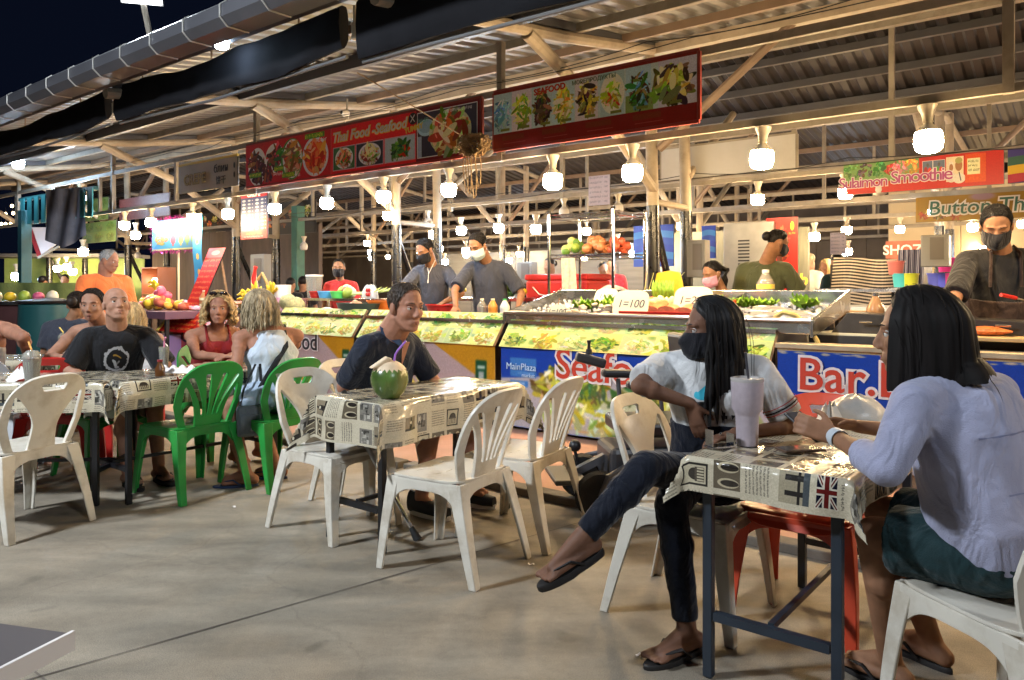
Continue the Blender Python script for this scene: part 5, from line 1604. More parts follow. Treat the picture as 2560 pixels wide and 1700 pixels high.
bananas(fpx(645, 5.6)[0], 5.6, 1.16, "upright yellow bananas in the middle of the basket", 6, 2, True)
bananas(fpx(682, 5.6)[0], 5.62, 1.16, "bananas at the right of the basket", 8, 3, True)
bananas(fpx(632, 5.5)[0], 5.5, 1.05, "bananas lying low at the front of the basket", 7, 4)
t = fthing("fruit_basket", "shallow wicker basket under the bananas", "basket", fpx(645, 5.62)[0], 5.62, 1.0)
mb = MB(); mb.grid(lambda u, v: ((.26 + .1 * v) * math.cos(2 * PI * u), (.17 + .06 * v) * math.sin(2 * PI * u), .002 + .09 * v + .004 * math.sin(u * 90)), 40, 3); part("basket_side", mb, mat("wicker", (.42, .27, .10), .7, var=.3, vscale=40, bump=.5, bscale=90), t)
mb = MB(); mb.tube([(.1, .1, .02), (.06, .1, .35), (-.03, .08, .48), (-.1, .06, .40)], .022, 8); part("basket_handle", mb, MATS["wicker"], t)
t = fthing("red_net_bag", "red net bag tied to the banana basket's handle", "bag", fpx(637, 5.7)[0], 5.7, 1.3)
mb = MB(); mb.tube([(0, 0, .0), (-.02, 0, .12), (0, 0, .22), (.02, 0, .27)], [.05, .035, .02, .03], 10); part("net", mb, REDPL, t)
veg_heap("pomelo_pile", "red and white fruit in front of the bananas", "fruit", fpx(655, 5.4)[0], 5.45, 1.0, 6, .05, .12, .05, [MANGO2, DRAGON], 12)
t = table_box("fruit_table", "fruit table with a purple cloth edge left of the red menu", fpx(335, 5.2)[0], fpx(468, 5.2)[0], 4.9, 5.6, .98, mat("purple_cloth", (.13, .065, .10), .7), "table", .1)
veg_heap("mango_pile", "pile of yellow and red mangoes on the fruit table", "fruit", fpx(395, 5.2)[0], 5.2, .98, 46, .058, .5, .26, [MANGO, MANGO2, MANGO, YEL, MANGO2], 13, 1.25, None, .5)
veg_heap("dragonfruit_pile", "pink dragon fruit on the fruit table", "fruit", fpx(408, 5.3)[0], 5.3, 1.1, 5, .06, .12, .1, [DRAGON], 14, 1.2)
bananas(fpx(392, 5.4)[0], 5.4, 1.2, "small yellow bananas in a dish above the mangoes", 6, 5)
t = fthing("fruit_dish", "pale dish under the small bananas", "dish", fpx(392, 5.4)[0], 5.4, 1.12); mb = MB(); mb.lathe([(0, 0), (.1, 0), (.2, .08), (.19, .08), (.09, .012), (0, .012)], 18); part("dish_bowl", mb, mat("wood_dish", (.5, .36, .2), .5), t)
t = fthing("lilac_crate", "lilac plastic crate under the fruit table", "crate", fpx(395, 5.2)[0], 5.2, .04); mb = MB(); mb.box((0, 0, .3), (.6, .4, .6)); part("crate_body", mb, mat("lilac_plastic", (.36, .25, .52), .4), t, smooth=False, bevel=.02); mb = MB(); mb.box((0, -.21, .5), (.2, .012, .06)); part("crate_grip", mb, BLACKM, t, smooth=False)
s, w = board_sign("fruit_shake_sign", "bright fruit shake picture framed with purple tinsel", 382, 500, 5.75, 1.86, 2.32, P_SMAD, .02)
TINS = mat("purple_tinsel", (.35, .03, .28), .25, .6); rr = random.Random(8); mb = MB()
for k in range(420):
    q = rr.random() * 2 * (w + .46); 
    if q < w: p = (q - w / 2, 0, 1.84)
    elif q < 2 * w: p = (q - w * 1.5, 0, 2.34)
    elif q < 2 * w + .46: p = (-w / 2 - .02, 0, 1.86 + q - 2 * w)
    else: p = (w / 2 + .02, 0, 1.86 + q - 2 * w - .46)
    d = V((rr.uniform(-1, 1), rr.uniform(-1, .4), rr.uniform(-1, 1))) * .045
    mb.bar(p, V(p) + d, .007, .002)
part("tinsel", mb, TINS, s, smooth=False)["kind"] = "stuff"
mb = MB(); mb.tube([(.0, .05, 1.0), (.0, .05, 1.9)], .014, 8); part("sign_pole", mb, WHITEC, s)
t = fthing("hanging_banner", "narrow blue banner hanging below a bright bulb", "banner", fpx(492, 5.6)[0], 5.6, 1.3)
mb = MB(); mb.grid(lambda u, v: ((u - .5) * .24 + .05 * (1 - v), .01 * math.sin(v * 9), v * 1.02), 4, 10); part("banner_cloth", mb, print_mat("blue_banner_print", (lambda cv: ([cv.ell(50, 60 + 85 * k, 16, 18, (.8, .65, .4)) for k in range(4)], cv.a)[1])(Canvas(100, 400, (.2, .55, .82))), rough=.5), t)
mb = MB(); mb.tube([(-.13, 0, 1.03), (.13, 0, 1.03)], .01, 6); part("banner_rod", mb, WHITEC, t)
# lit orange display case behind the orange man
t = fthing("display_case", "small glowing orange display case behind the mangoes", "display case", fpx(395, 6.6)[0], 6.6, 1.0)
mb = MB(); mb.box((0, .16, .32), (.6, .02, .62)); mb.box((0, 0, .015), (.6, .34, .03)); mb.box((0, 0, .64), (.6, .34, .02)); mb.box((-.29, 0, .33), (.02, .3, .6)); mb.box((.29, 0, .33), (.02, .3, .6)); part("case_shell", mb, mat("orange_case", (.28, .10, .05), .4), t, smooth=False)
for x in (-.15, .15):
    mb = MB(); mb.ell((x, .02, .42), (.05, .05, .05)); part("case_lamp", mb, emat("case_glow", (1, .7, .4), 25), t)
table_box("case_table", "dark table under the orange display case", fpx(330, 6.6)[0], fpx(470, 6.6)[0], 6.3, 6.95, 1.0, BLACKM)

# ------------------------------------------------------------------ barbecue stall
t = fthing("barbecue_stall", "barbecue stall with blue Bar.B.Q banner front", "market stall", -.6, 5.4, 0); w = 2.5
for k, (xa, xb, pm) in enumerate(((-1.26, .62, P_BBQ), (.63, 2.2, P_BBQ2))):
    mb = MB(); mb.grid(lambda u, v: (xa + (xb - xa) * u, -.1 + .006 * math.sin(u * 11) * (1 - v) + .004 * math.sin(u * 27 + v * 4), .12 + .78 * v), 36, 10); part("banner", mb, pm, t)
mb = MB(); mb.bar((.625, -.108, .2), (.625, -.108, .9), .012, .012, (0, 1, 0)); part("banner_tape", mb, INKWHITE, t, smooth=False)
mb = MB(); mb.box((.48, .02, .45), (3.46, .2, .86)); part("front_board", mb, WOOD, t, smooth=False)
mb = MB(); mb.box((.48, .0, .895), (3.5, .24, .03)); part("front_ledge", mb, mat("worn_ledge", (.42, .34, .22), .6, var=.25, vscale=5), t, smooth=False)
for m, bo, y in ((INKWHITE, .020, -.112), (INKRED, .003, -.118)):
    text("Bar.B.Q", .31, m, t, facing(-1.12, y, .70, roll=-.01), bold=bo, space=1.02, align='LEFT')
table_box("grill_bench", "soot dark bench behind the barbecue banner", -1.75, 2.0, 5.62, 6.05, .96, mat("soot", (.03, .028, .026), .55, var=.2), "bench", .1)
table_box("prep_table", "steel prep table in the middle of the barbecue stall", -1.5, .6, 6.4, 7.0, 1.04, STEEL)
# angled soot trough joined to the seafood tray
t = fthing("grill_trough", "long dark metal trough sloping beside the seafood tray", "grill", -1.0, 5.85, .96)
mb = MB(); mb.prism([(-.62, .0), (.75, .0), (.7, .12), (-.5, .16)], -.18, .18); part("trough_body", mb, mat("sooty_steel", (.045, .04, .036), .45, .4, var=.3), t, smooth=False, bevel=.006)
for x in (-.4, .4):
    mb = MB(); mb.tube([(x, -.19, .1), (x, -.24, .1), (x + .08, -.24, .1)], .008, 6); part("trough_handle", mb, STEEL, t)
t = fthing("gas_hose", "yellow gas hose curving beside the barbecue banner", "hose", fpx(2000, 5.5)[0], 5.5, .92)
mb = MB(); mb.tube([(-.18, 0, .16), (-.12, 0, .2), (-.03, 0, .18), (.06, 0, .1), (.12, 0, .0), (.13, 0, -.03)], .017, 8); part("hose", mb, mat("yellow_hose", (.50, .38, .13), .45), t)
t = fthing("chopping_block", "round wooden chopping block on the barbecue bench", "chopping block", fpx(2118, 6.5)[0], 6.5, 1.04)
mb = MB(); mb.lathe([(0, 0), (.17, 0), (.175, .03), (.17, .07), (0, .07)], 24); part("block", mb, mat("block_wood", (.42, .24, .10), .6, var=.2, vscale=10), t)
bottle(fpx(2205, 6.2)[0], 6.0, .96, .30, .062, mat("sauce_jar_glass", (.42, .24, .12), .15, trans=.4), STEEL, "glass jar of brown sauce on the barbecue bench", None)
bottle(fpx(2225, 5.75)[0], 5.75, .96, .16, .055, PET, STEEL, "small glass jar on the barbecue bench, in front of the sauce jar", None)
t = fthing("cutting_board", "wooden cutting board with grilled meat in front of the cook", "board", fpx(2470, 5.6)[0], 5.6, .97)
mb = MB(); mb.box((0, 0, .012), (.8, .36, .024)); part("board", mb, mat("pale_board_wood", (.50, .33, .15), .5, var=.15, vscale=6, stretch=(1, 6, 1)), t, smooth=False, bevel=.005)
t = fthing("grilled_meat", "orange brown grilled meat piece on the cutting board", "meat", fpx(2465, 5.6)[0], 5.6, .996)
mb = MB(); mb.loft([[(-.14 + .28 * q, (.05 * math.sin(q * 3) + .02) * math.cos(2 * PI * i / 12), .028 + (.026 * math.sin(q * PI) + .006) * math.sin(2 * PI * i / 12)) for i in range(12)] for q in [j / 10 for j in range(11)]]); part("meat_body", mb, mat("grilled_orange", (.55, .14, .035), .4, var=.35, vscale=30, bump=.4, bscale=60), t)
mb = MB(); mb.ell((-.18, 0, .02), (.035, .03, .025)); part("bone_end", mb, WHITEC, t)
t = fthing("wire_stand", "small chrome wire stand on the barbecue bench", "stand", fpx(2190, 5.7)[0], 5.7, .96)
mb = MB(); mb.tube([(-.08, 0, .0), (-.08, 0, .14), (.08, 0, .14), (.08, 0, .0)], .005, 6); mb.tube([(-.08, .08, .0), (-.08, .08, .14), (.08, .08, .14), (.08, .08, .0)], .005, 6); part("wire", mb, CHROME, t)
t = fthing("white_tray_stack", "flat pale trays on the barbecue bench beside the woman's head", "tray", fpx(2140, 5.75)[0], 5.8, .96); mb = MB(); mb.box((0, 0, .008), (.5, .3, .016)); part("tray_body", mb, PAPER, t, smooth=False)

# ------------------------------------------------------------------ behind, right: cabinet, striped sheets, far counter, coloured tubs
t = fthing("freezer_cabinet", "tall grey metal cabinet with vents left of the red banner", "cabinet", fpx(1893, 9.2)[0], 9.2, .04)
mb = MB(); mb.box((0, 0, 1.02), (.62, .6, 2.04)); part("cabinet_body", mb, mat("cabinet_grey", (.24, .24, .235), .45, .3, var=.1), t, smooth=False, bevel=.01)
for k in range(14):
    mb = MB(); mb.box((-.05, -.302, 1.3 + .04 * k), (.14, .006, .018)); part("vent_slot", mb, BLACKM, t, smooth=False)
t = fthing("striped_sheet", "black and white striped sheet over a stack of goods", "sheet", fpx(2172, 8.6)[0], 8.6, 1.1)
mb = MB(); mb.grid(lambda u, v: ((u - .5) * .62 - .03, -.2 + .15 * v + .02 * math.sin(u * 13), .02 + .50 * v - .03 * u), 16, 10); part("sheet_cloth", mb, P_STRIPE, t)
mb = MB(); mb.grid(lambda u, v: ((u - .5) * .24 + .42, -.18 + .1 * v + .015 * math.sin(u * 30), .02 + .56 * v), 16, 8); part("sheet_cloth", mb, P_STRIPE2, t)
mb = MB(); mb.box((.06, .25, .22), (.9, .5, .44)); part("covered_goods", mb, BLACKM, t, smooth=False)
table_box("white_counter", "white counter with shelf in the second row of stalls", fpx(2095, 7.9)[0], fpx(2700, 7.9)[0], 7.5, 8.3, 1.12, mat("white_counter", (.60, .60, .62), .35), "counter")
t = fthing("steel_shelf", "stainless shelf over the white counter", "shelf", fpx(2260, 7.75)[0], 7.75, 1.12)
mb = MB(); mb.box((0, 0, .15), (1.5, .3, .03)); part("shelf_board", mb, STEEL, t, smooth=False)
for x in (-.7, .7):
    mb = MB(); mb.box((x, 0, .067), (.03, .25, .134)); part("shelf_leg", mb, STEEL, t, smooth=False)
for k, (px, z, c, lab) in enumerate([(2252, 1.3, (.10, .62, .68), "turquoise tub"), (2276, 1.3, (.62, .68, .05), "lime yellow tub"), (2240, 1.42, (.75, .22, .20), "coral tub"), (2340, 1.3, (.12, .14, .62), "violet blue tub, left"), (2357, 1.3, (.10, .12, .70), "violet blue tub, right"), (2366, 1.44, (.80, .05, .40), "hot pink tub, upper"), (2376, 1.3, (.78, .08, .45), "hot pink tub, lower")]):
    basin(fpx(px, 7.95)[0], 7.95, z - .0, .075, .13, mat("tub_%d" % k, c, .35), lab + " on the second row's shelf", "tub", "coloured tubs on the second row's shelf")
table_box("tub_shelf", "narrow shelf under the coloured tubs", fpx(2225, 7.95)[0], fpx(2400, 7.95)[0], 7.85, 8.1, 1.295, STEEL, "shelf", .02)
def meter(px, fy, z, w_, h_, lab):
    t = fthing("meter_box", lab, "meter box", fpx(px, fy)[0], fy, z)
    mb = MB(); mb.box((0, 0, 0), (w_, .14, h_)); part("box_body", mb, mat("meter_grey", (.17, .17, .165), .45, .2), t, smooth=False, bevel=.008)
    mb = MB(); mb.box((.02, -.074, .02), (w_ * .5, .008, h_ * .7)); part("box_door", mb, mat("meter_door", (.10, .09, .085), .5), t, smooth=False)
meter(1746, 8.0, 1.62, .22, .42, "grey meter box on the post left of the olive shirted man")
meter(1318, 8.4, 1.5, .26, .30, "grey steel box left of the chrome rack")
meter(2340, 7.6, 1.62, .22, .28, "grey fuse box on the post behind the cook")
meter(652, 7.3, 1.55, .4, .6, "cream electrical cabinet beside the post behind the bananas")
# far eating tables at the right
for k, (px, fy) in enumerate(((2010, 12.4), (2110, 13.4), (1960, 15.0))):
    fx = fpx(px, fy)[0]; table_box("far_table", ["small far table with diners beyond the man in olive", "far table beside the second pair of diners", "last far table by the panel wall"][k], fx - .45, fx + .45, fy - .3, fy + .3, .78, WOOD, "table")
# far left: turquoise corrugated fascia, draped tarp, teal posts, green stall, sign cloth
t = thing("turquoise_canopy", "turquoise corrugated awning at the far left stall", "awning", (0, 0, 0))
p0, p1 = at(52, 500, 13.6), at(240, 470, 12.2); mb = MB()
for k in range(20):
    q0, q1 = k / 20, (k + 1) / 20
    a, b = p0.lerp(p1, q0), p0.lerp(p1, q1); off = V((-.02, -.06, 0)) * (k % 2)
    mb.box(a.lerp(b, .5) + off + V((0, 0, -.23)), ((b - a).length, .02, .46), Matrix.Rotation(math.atan2((b - a).y, (b - a).x), 3, 'Z'))
part("fascia_sheet", mb, mat("turquoise_sheet", (.025, .17, .19), .45, var=.15), t, smooth=False)
mb = MB(); mb.bar(p0, p1, .08, .06); part("fascia_rail", mb, mat("teal_paint", (.015, .075, .085), .5, var=.15), t, smooth=False)
TEALP = MATS["teal_paint"]
for px, d, lab, z in ((62, 13.4, "dark teal post at the far left stall", 2.6), (745, 13.6, "green teal square column behind the woman in red", 2.7)):
    p = at(px, 700, d); t = thing("teal_column", lab, "column", (p.x, p.y, .0), FR)
    mb = MB(); mb.box((0, 0, z / 2 + .05), (.17, .17, z)); part("column_shaft", mb, TEALP if d < 13.5 else mat("green_teal_paint", (.03, .13, .10), .5, var=.15), t, smooth=False, bevel=.008)
    mb = MB(); mb.box((0, 0, .1), (.24, .24, .16)); part("column_foot", mb, KERB, t, smooth=False)
t = thing("draped_tarp", "grey dark tarp draped over the far left rail", "tarp", at(165, 600, 12.4))
mb = MB(); mb.grid(lambda u, v: ((u - .5) * .66, .03 * math.sin(u * 15 + v * 4), .82 - .98 * v * (1 - .35 * abs(u - .45)) + .05 * u), 18, 12); part("tarp_cloth", mb, mat("grey_tarp", (.045, .048, .065), .6, var=.2, bump=.3, bscale=10), t)
t = thing("green_stall", "far green lit food stall at the left behind the orange man", "market stall", at(150, 720, 18) * 1.0); t.location.z = 0
mb = MB(); mb.box((0, .6, 1.0), (3.4, .06, 2.0)); part("back_wall", mb, mat("lime_wall", (.30, .42, .14), .6, var=.1), t, smooth=False)
mb = MB(); mb.box((0, 0, .6), (3.2, .5, 1.1)); part("counter_body", mb, mat("green_counter", (.16, .22, .07), .6, var=.2), t, smooth=False)
mb = MB(); mb.prism([(-1.8, 2.0), (1.8, 2.0), (1.8, 2.08), (-1.8, 2.08)], -.4, .7); part("roof_board", mb, GREYW, t, smooth=False)
for k in range(12):
    mb = MB(); mb.ell((-1.4 + .25 * k, -.05 + .1 * (k % 3), 1.22), (.09, .09, .09 + .05 * (k % 3))); part("goods", mb, [GRN, YEL, MANGO, DRAGON, WHITEC][k % 5], t)
t = thing("slanted_awning", "pale slanted awning panel with red edge at the far left", "awning", at(110, 620, 15.5))
mb = MB(); mb.prism([(-.25, .42), (.75, .42), (-.05, -.14)], -.02, .02); part("awning_cloth", mb, mat("pale_awning", (.55, .50, .52), .6), t, smooth=False)
mb = MB(); mb.bar((-.28, -.02, .42), (-.08, -.02, -.16), .03, .08); part("awning_edge", mb, REDC, t, smooth=False)
mb = MB(); mb.bar((-.1, -.03, -.2), (1.4, -.03, .62), .04, .04); part("awning_pole", mb, CREAM2, t, smooth=False)
t = thing("green_cloth_screen", "low green cloth screen behind the leftmost diners", "screen", at(72, 735, 11.5)); mb = MB(); mb.grid(lambda u, v: ((u - .5) * 1.4, .03 * math.sin(u * 20), -.25 + .42 * v), 20, 4); part("screen_cloth", mb, mat("moss_cloth", (.12, .16, .05), .8, var=.2, bump=.3, bscale=40), t)
t = thing("teal_bin", "dark teal barrel behind the seated man with dark hair", "bin", (at(125, 770, 9.6).x, 9.6, 0)); mb = MB(); mb.lathe([(0, 0), (.32, .0), (.36, .5), (.34, 1.08), (.3, 1.1), (0, 1.1)], 20); part("bin_body", mb, mat("teal_plastic", (.012, .07, .075), .4), t); mb = MB(); mb.lathe([(.35, 1.1), (.37, 1.13), (.0, 1.17)], 20); part("lid", mb, BLACKM, t)
t = thing("left_stall_counter", "dark stall counter at the far left edge", "market stall", (at(15, 800, 9.8).x, 9.8, 0)); mb = MB(); mb.box((0, 0, .55), (1.6, .6, 1.06)); part("counter_body", mb, mat("dark_red_counter", (.06, .02, .02), .5, var=.2), t, smooth=False); mb = MB(); mb.box((0, 0, 1.1), (1.7, .7, .04)); part("counter_top", mb, STEEL, t, smooth=False)
for k in range(8):
    mb = MB(); mb.ell((-.6 + .18 * k, -.1, 1.18), (.07, .07, .06 + .02 * (k % 2))); part("goods", mb, [YEL, LIME, DRAGON, WHITEC][k % 4], t)
# ------------------------------------------------------------------ stacking plastic chairs
def solid(o, th, off=0):
    md = o.modifiers.new("solid", 'SOLIDIFY'); md.thickness = th; md.offset = off
    md2 = o.modifiers.new("bevel", 'BEVEL'); md2.width = th * .3; md2.segments = 2; md2.limit_method = 'ANGLE'; md2.angle_limit = 1.0
    return o

def back_outer(x, z):
    hw = np.where(z < .16, .172 + .055 * (np.clip(z, 0, .16) / .16) ** .8, .227)
    top = 1 - (np.abs(x) / .227) ** 3.0 - (np.clip(z - .17, 0, None) / .265) ** 3.0
    return np.minimum((hw - np.abs(x)) * 6, np.where(z > .17, top, 1))

def back_slats(X, Z):
    f = back_outer(X, Z)
    hw = np.where(Z < .16, .172 + .055 * (np.clip(Z, 0, .16) / .16) ** .8, .227) - .043
    t = np.clip(Z / .30, 0, 1.2)
    rib = .088 + .014 * t + .085 * t ** 2.6
    side = np.minimum.reduce([(hw - np.abs(X)) * 8, (np.abs(X) - rib) * 8, (.345 - Z) * 8, (Z - .012) * 8])
    f = np.minimum(f, -side)
    for s in (-1.5, -.5, .5, 1.5):
        c = s * (.034 + .075 * np.clip((Z - .09) / .26, 0, 1) ** 1.5)
        w = .0085 + .011 * np.clip((Z - .09) / .26, 0, 1)
        f = np.minimum(f, -np.minimum.reduce([(w - np.abs(X - c)) * 8, (.345 + .018 * (1.5 - abs(s)) - Z) * 8, (Z - .085) * 8]))
    return f

def back_splat(X, Z):
    f = back_outer(X, Z)
    hw = np.where(Z < .16, .172 + .055 * (np.clip(Z, 0, .16) / .16) ** .8, .227) - .04
    t = np.clip(Z / .30, 0, 1.15)
    rib = .078 - .012 * np.sin(np.clip(t, 0, 1) * PI) + .095 * np.clip(t - .45, 0, 1) ** 1.7 * 2.1
    side = np.minimum.reduce([(hw - np.abs(X)) * 8, (np.abs(X) - rib) * 8, (.33 - Z) * 8, (Z - .012) * 8])
    f = np.minimum(f, -side)
    hole = np.minimum.reduce([(.020 - np.abs(Z - .365)) * 8, (.055 - (Z - .345) * -.5 - np.abs(X)) * 8])
    return np.minimum(f, -hole)

def back_bars(X, Z):
    f = back_outer(X, Z)
    for k in range(5):
        f = np.minimum(f, -np.minimum((.005 - np.abs(Z - (.10 + .055 * k))) * 8, (.17 - np.abs(X)) * 8))
    return f

def seat_fn(X, Y):
    f = (1 - (np.abs(X) / .218) ** 5 - (np.abs(Y - .01) / .212) ** 5)
    for i in range(3):
        for j in range(5):
            f = np.minimum(f, -np.minimum((.026 - np.abs(X - (-.085 + .085 * i))) * 8, (.0035 - np.abs(Y - (-.10 + .055 * j))) * 8))
    return f

def seat_plain(X, Y):
    return (1 - (np.abs(X) / .218) ** 5 - (np.abs(Y - .01) / .212) ** 5)

def make_chair(style, m):
    t = thing("plastic_chair", "chair", "chair")
    fn = {'slats': back_slats, 'splat': back_splat, 'bars': back_bars}[style]
    mb = sheet_mask(fn, -.235, .235, 0, .445, .0095, lambda x, z: (x, -.185 - .085 * (z / .44) - .06 * (z / .44) ** 2 + .75 * x * x, .425 + z * .955))
    solid(part("backrest", mb, m, t), .016)
    mb = sheet_mask(seat_fn if style != 'splat' else seat_plain, -.225, .225, -.21, .23, .0085, lambda x, y: (x, y, .437 - .012 * math.exp(-(x * x + y * y) / .015) - 18 * max(0, y - .17) ** 2 + .03 * abs(x) ** 2))
    solid(part("seat", mb, m, t), .010)
    for sx in (-1, 1):
        for sy in (1, -1):
            top = V((sx * .196, sy * .186 + .005, .432)); bot = V((sx * (.225 if sy > 0 else .228), .235 if sy > 0 else -.285, 0)); rings = []
            for k in range(9):
                q = k / 8; c = top.lerp(bot, q); c.x += sx * .006 * math.sin(q * PI); w = .076 - .036 * q ** .75; wy = .070 - .033 * q ** .75; th = .011
                # L section, outer corner outwards
                L_ = [(0, 0), (-w, 0), (-w, -th), (-th, -th), (-th, -wy), (0, -wy)]
                rg = [(c.x + sx * (a + .018), c.y + sy * (b + .018), c.z) for a, b in L_]
                rings.append(rg if sx * sy > 0 else rg[::-1])
            mb = MB(); mb.loft(rings); part("leg", mb, m, t, smooth=True, bevel=.004)
    # skirts with arched lower edges
    arch = lambda w: (lambda X, Z: np.minimum((w - np.abs(X)) * 8, (Z - (.385 - .085 * (np.abs(X) / w) ** 4)) * 8))
    for n_, w, mp in (("seat_skirt", .19, lambda x, z: (x, .208, z)), ("seat_skirt", .185, lambda x, z: (.212 + .0, x, z)), ("seat_skirt", .185, lambda x, z: (-.212, x, z)), ("seat_skirt", .18, lambda x, z: (x, -.196, z))):
        mb = sheet_mask(arch(w), -w - .005, w + .005, .30, .431, .012, mp); solid(part(n_, mb, m, t), .009)
    return t

CH = {}
def chair(style, m, x, y, f, label, group, s=1.0):
    k = (style, m.name)
    rz = math.atan2(-f[0], f[1])
    if k not in CH:
        o = CH[k] = make_chair(style, m); o.location = (x, y, 0); o.rotation_euler.z = rz; tag(o, label, None, group)
    else:
        o = dup(CH[k], (x, y, 0), rz, label, group)
    o.scale = (s, s, s)
    return o

FX, FXN = (.782, -.624), (-.782, .624)        # along the stall row, towards / away from the viewer
GW, GG, GR = "white plastic chairs at the tables", "green plastic chairs at the left table", "red plastic chairs"
APZ = .042
chair('slats', WHITEPL, -.29, 3.60, (-.86, .51), "white slat back chair nearest the middle, its back turned to the viewer", GW)
chair('slats', WHITEPL, .04, 4.04, (-.86, .51), "white slat back chair just behind the nearest middle one, before the blue banner", GW)
chair('splat', WHITEPL, -.95, 4.13, (.80, -.60), "empty white chair at the near end of the coconut table", GW)
chair('splat', WHITEPL, -2.70, 4.15, (-.92, .40), "white chair with a handle hole at the left edge of the photo", GW)
chair('splat', WHITEPL, -.86, 4.66, (.80, -.60), "white chair under the man with the coconut", GW)
chair('splat', WHITEPL, .74, 3.07, (.80, -.60), "white chair the dark haired woman sits on sideways", GW)
chair('splat', WHITEPL, 1.39, 2.085, (-.27, .96), "white chair under the woman in the lilac shirt, at the right edge", GW, 1.02)
chair('bars', mat("bluish_white_plastic", (.52, .53, .55), .32, var=.05), -3.66, 5.35, (-.2, 1), "white chair with horizontal slots at the far left, under the cropped diner", GW)
chair('slats', GREENPL, -2.06, 4.86, (-.82, .57), "empty green chair in front, back turned to the viewer", GG)
chair('slats', GREENPL, -1.62, 5.12, (-.82, .57), "green chair under the blonde woman in white", GG)
chair('slats', GREENPL, -2.80, 5.26, (.80, -.60), "green chair under the bald man", GG)
chair('slats', GREENPL, -2.30, 5.98, (.80, -.60), "green chair under the woman in the red dress", GG)
chair('splat', REDPL, -3.12, 5.25, (-.3, .95), "red chair behind the bald man's shoulder", GR)
chair('splat', ORANGEPL, 1.17, 3.02, (-.60, -.80), "orange red chair pushed under the far end of the right table", GR)
chair('splat', REDPL, -3.35, 5.95, (.3, -.95), "red chair under the smiling man, mostly hidden", GR)

# ------------------------------------------------------------------ folding tables under printed vinyl cloths
def table(A, u, L_, W, label, clabel, h=.74, hang=.17, legm=BLACKM, cm=None, seed=0, bunch=.10, extra=None):
    """A = near left corner of the top, u = long axis; the short axis runs 90 degrees clockwise of it"""
    u = V((u[0], u[1], 0)).normalized(); v = V((u.y, -u.x, 0))
    c = V((A[0], A[1], 0)) + u * (L_ / 2) + v * (W / 2)
    rz = math.atan2(u.y, u.x)
    t = thing("folding_table", label, "table", c, rz, "folding tables on the plaza")
    mb = MB(); mb.box((0, 0, h - .014), (L_ - .02, W - .02, .024)); part("tabletop", mb, WOOD, t, smooth=False)
    for sx in (-1, 1):
        for sy in (-1, 1):
            mb = MB(); mb.box((sx * (L_ / 2 - .06), sy * (W / 2 - .05), (h - .03) / 2 + .002), (.032, .032, h - .034)); part("leg", mb, legm, t, smooth=False, bevel=.003)
        mb = MB(); mb.bar((sx * (L_ / 2 - .06), -W / 2 + .07, .21), (sx * (L_ / 2 - .06), W / 2 - .07, .21), .028, .028); part("stretcher", mb, legm, t, smooth=False)
        mb = MB(); mb.bar((sx * (L_ / 2 - .06), -W / 2 + .07, h - .06), (sx * (L_ / 2 - .06), W / 2 - .07, h - .06), .02, .03); part("top_rail", mb, legm, t, smooth=False)
    mb = MB(); mb.bar((-L_ / 2 + .07, 0, .222), (L_ / 2 - .07, 0, .222), .02, .02); part("long_stretcher", mb, legm, t, smooth=False)
    cl = MB(); a, b = L_ / 2 + .004, W / 2 + .004; HX = a + hang; HY = b + hang
    def P(p, q):
        x, y = (p - .5) * 2 * HX, (q - .5) * 2 * HY
        ex, ey = max(0, abs(x) - a), max(0, abs(y) - b)
        sx, sy = math.copysign(1, x), math.copysign(1, y)
        n1 = mnoise.noise(V((x * 4, y * 4, seed))); n2 = mnoise.noise(V((x * 11, y * 11, seed + 5)))
        if ex <= 0 and ey <= 0:
            return (x, y, h + .002 + .0035 * max(-.2, n1) + .0012 * n2)
        if ex > 0 and ey > 0:      # corner: the spare cloth folds into a drooping ear
            dr = max(ex, ey) + .35 * min(ex, ey); m_ = min(ex, ey)
            return (sx * (a + .012 + m_ * .45 + .02 * n1), sy * (b + .012 + m_ * .45 + .02 * n2), h - dr * 1.0 - .01)
        e = ex + ey; s = x if ey > 0 else y
        wv = (.018 * math.sin(s * 13 + seed) + .03 * n1 + .010 * n2) * min(1, e / .08)
        edge = 1 - math.exp(-e / .012)
        if ex > 0:
            return (sx * (a + .010 * edge + max(-.006, wv)), y, h - e + .004 * (1 - edge))
        return (x, sy * (b + .010 * edge + max(-.006, wv)), h - e + .004 * (1 - edge))
    nx, ny = int(2 * HX / .018), int(2 * HY / .018)
    sc = 1.15
    cl.grid(P, nx, ny, lambda p, q: (p * 2 * HX * sc + seed * .37, q * 2 * HY * sc + seed * .21))
    cme = cl.mesh("cloth_skin", cm or P_CLOTH)
    ct = link("tablecloth", cme); ct.location = c; ct.rotation_euler.z = rz
    tag(ct, clabel, "tablecloth", "printed vinyl tablecloths")
    return t, c, rz
UL = (.624, .782)
TC = table((-1.02, 3.93), UL, 1.08, .50, "black legged folding table with the green coconut", "vinyl cloth with flags and sights on the coconut table", seed=1, hang=.21)
TL1 = table((-2.74, 4.82), UL, 1.12, .58, "folding table between the bald man and the green chairs", "vinyl cloth on the bald man's table", seed=2, hang=.16)
TR = table((.58, 2.52), UL, 1.08, .51, "blue grey legged folding table at the right with the tall tumbler", "vinyl newspaper cloth on the right table", seed=3, hang=.11, legm=BLUEST)
TL3 = table((-3.42, 5.02), (1.0, .06), .98, .62, "folding table at the left edge with the green slush cup", "vinyl cloth on the left edge table", seed=4, hang=.17)
TL2 = table((-4.4, 6.3), (1.0, .05), .95, .55, "folding table behind with two drink cups", "vinyl cloth on the table with two drink cups", seed=5, hang=.2)
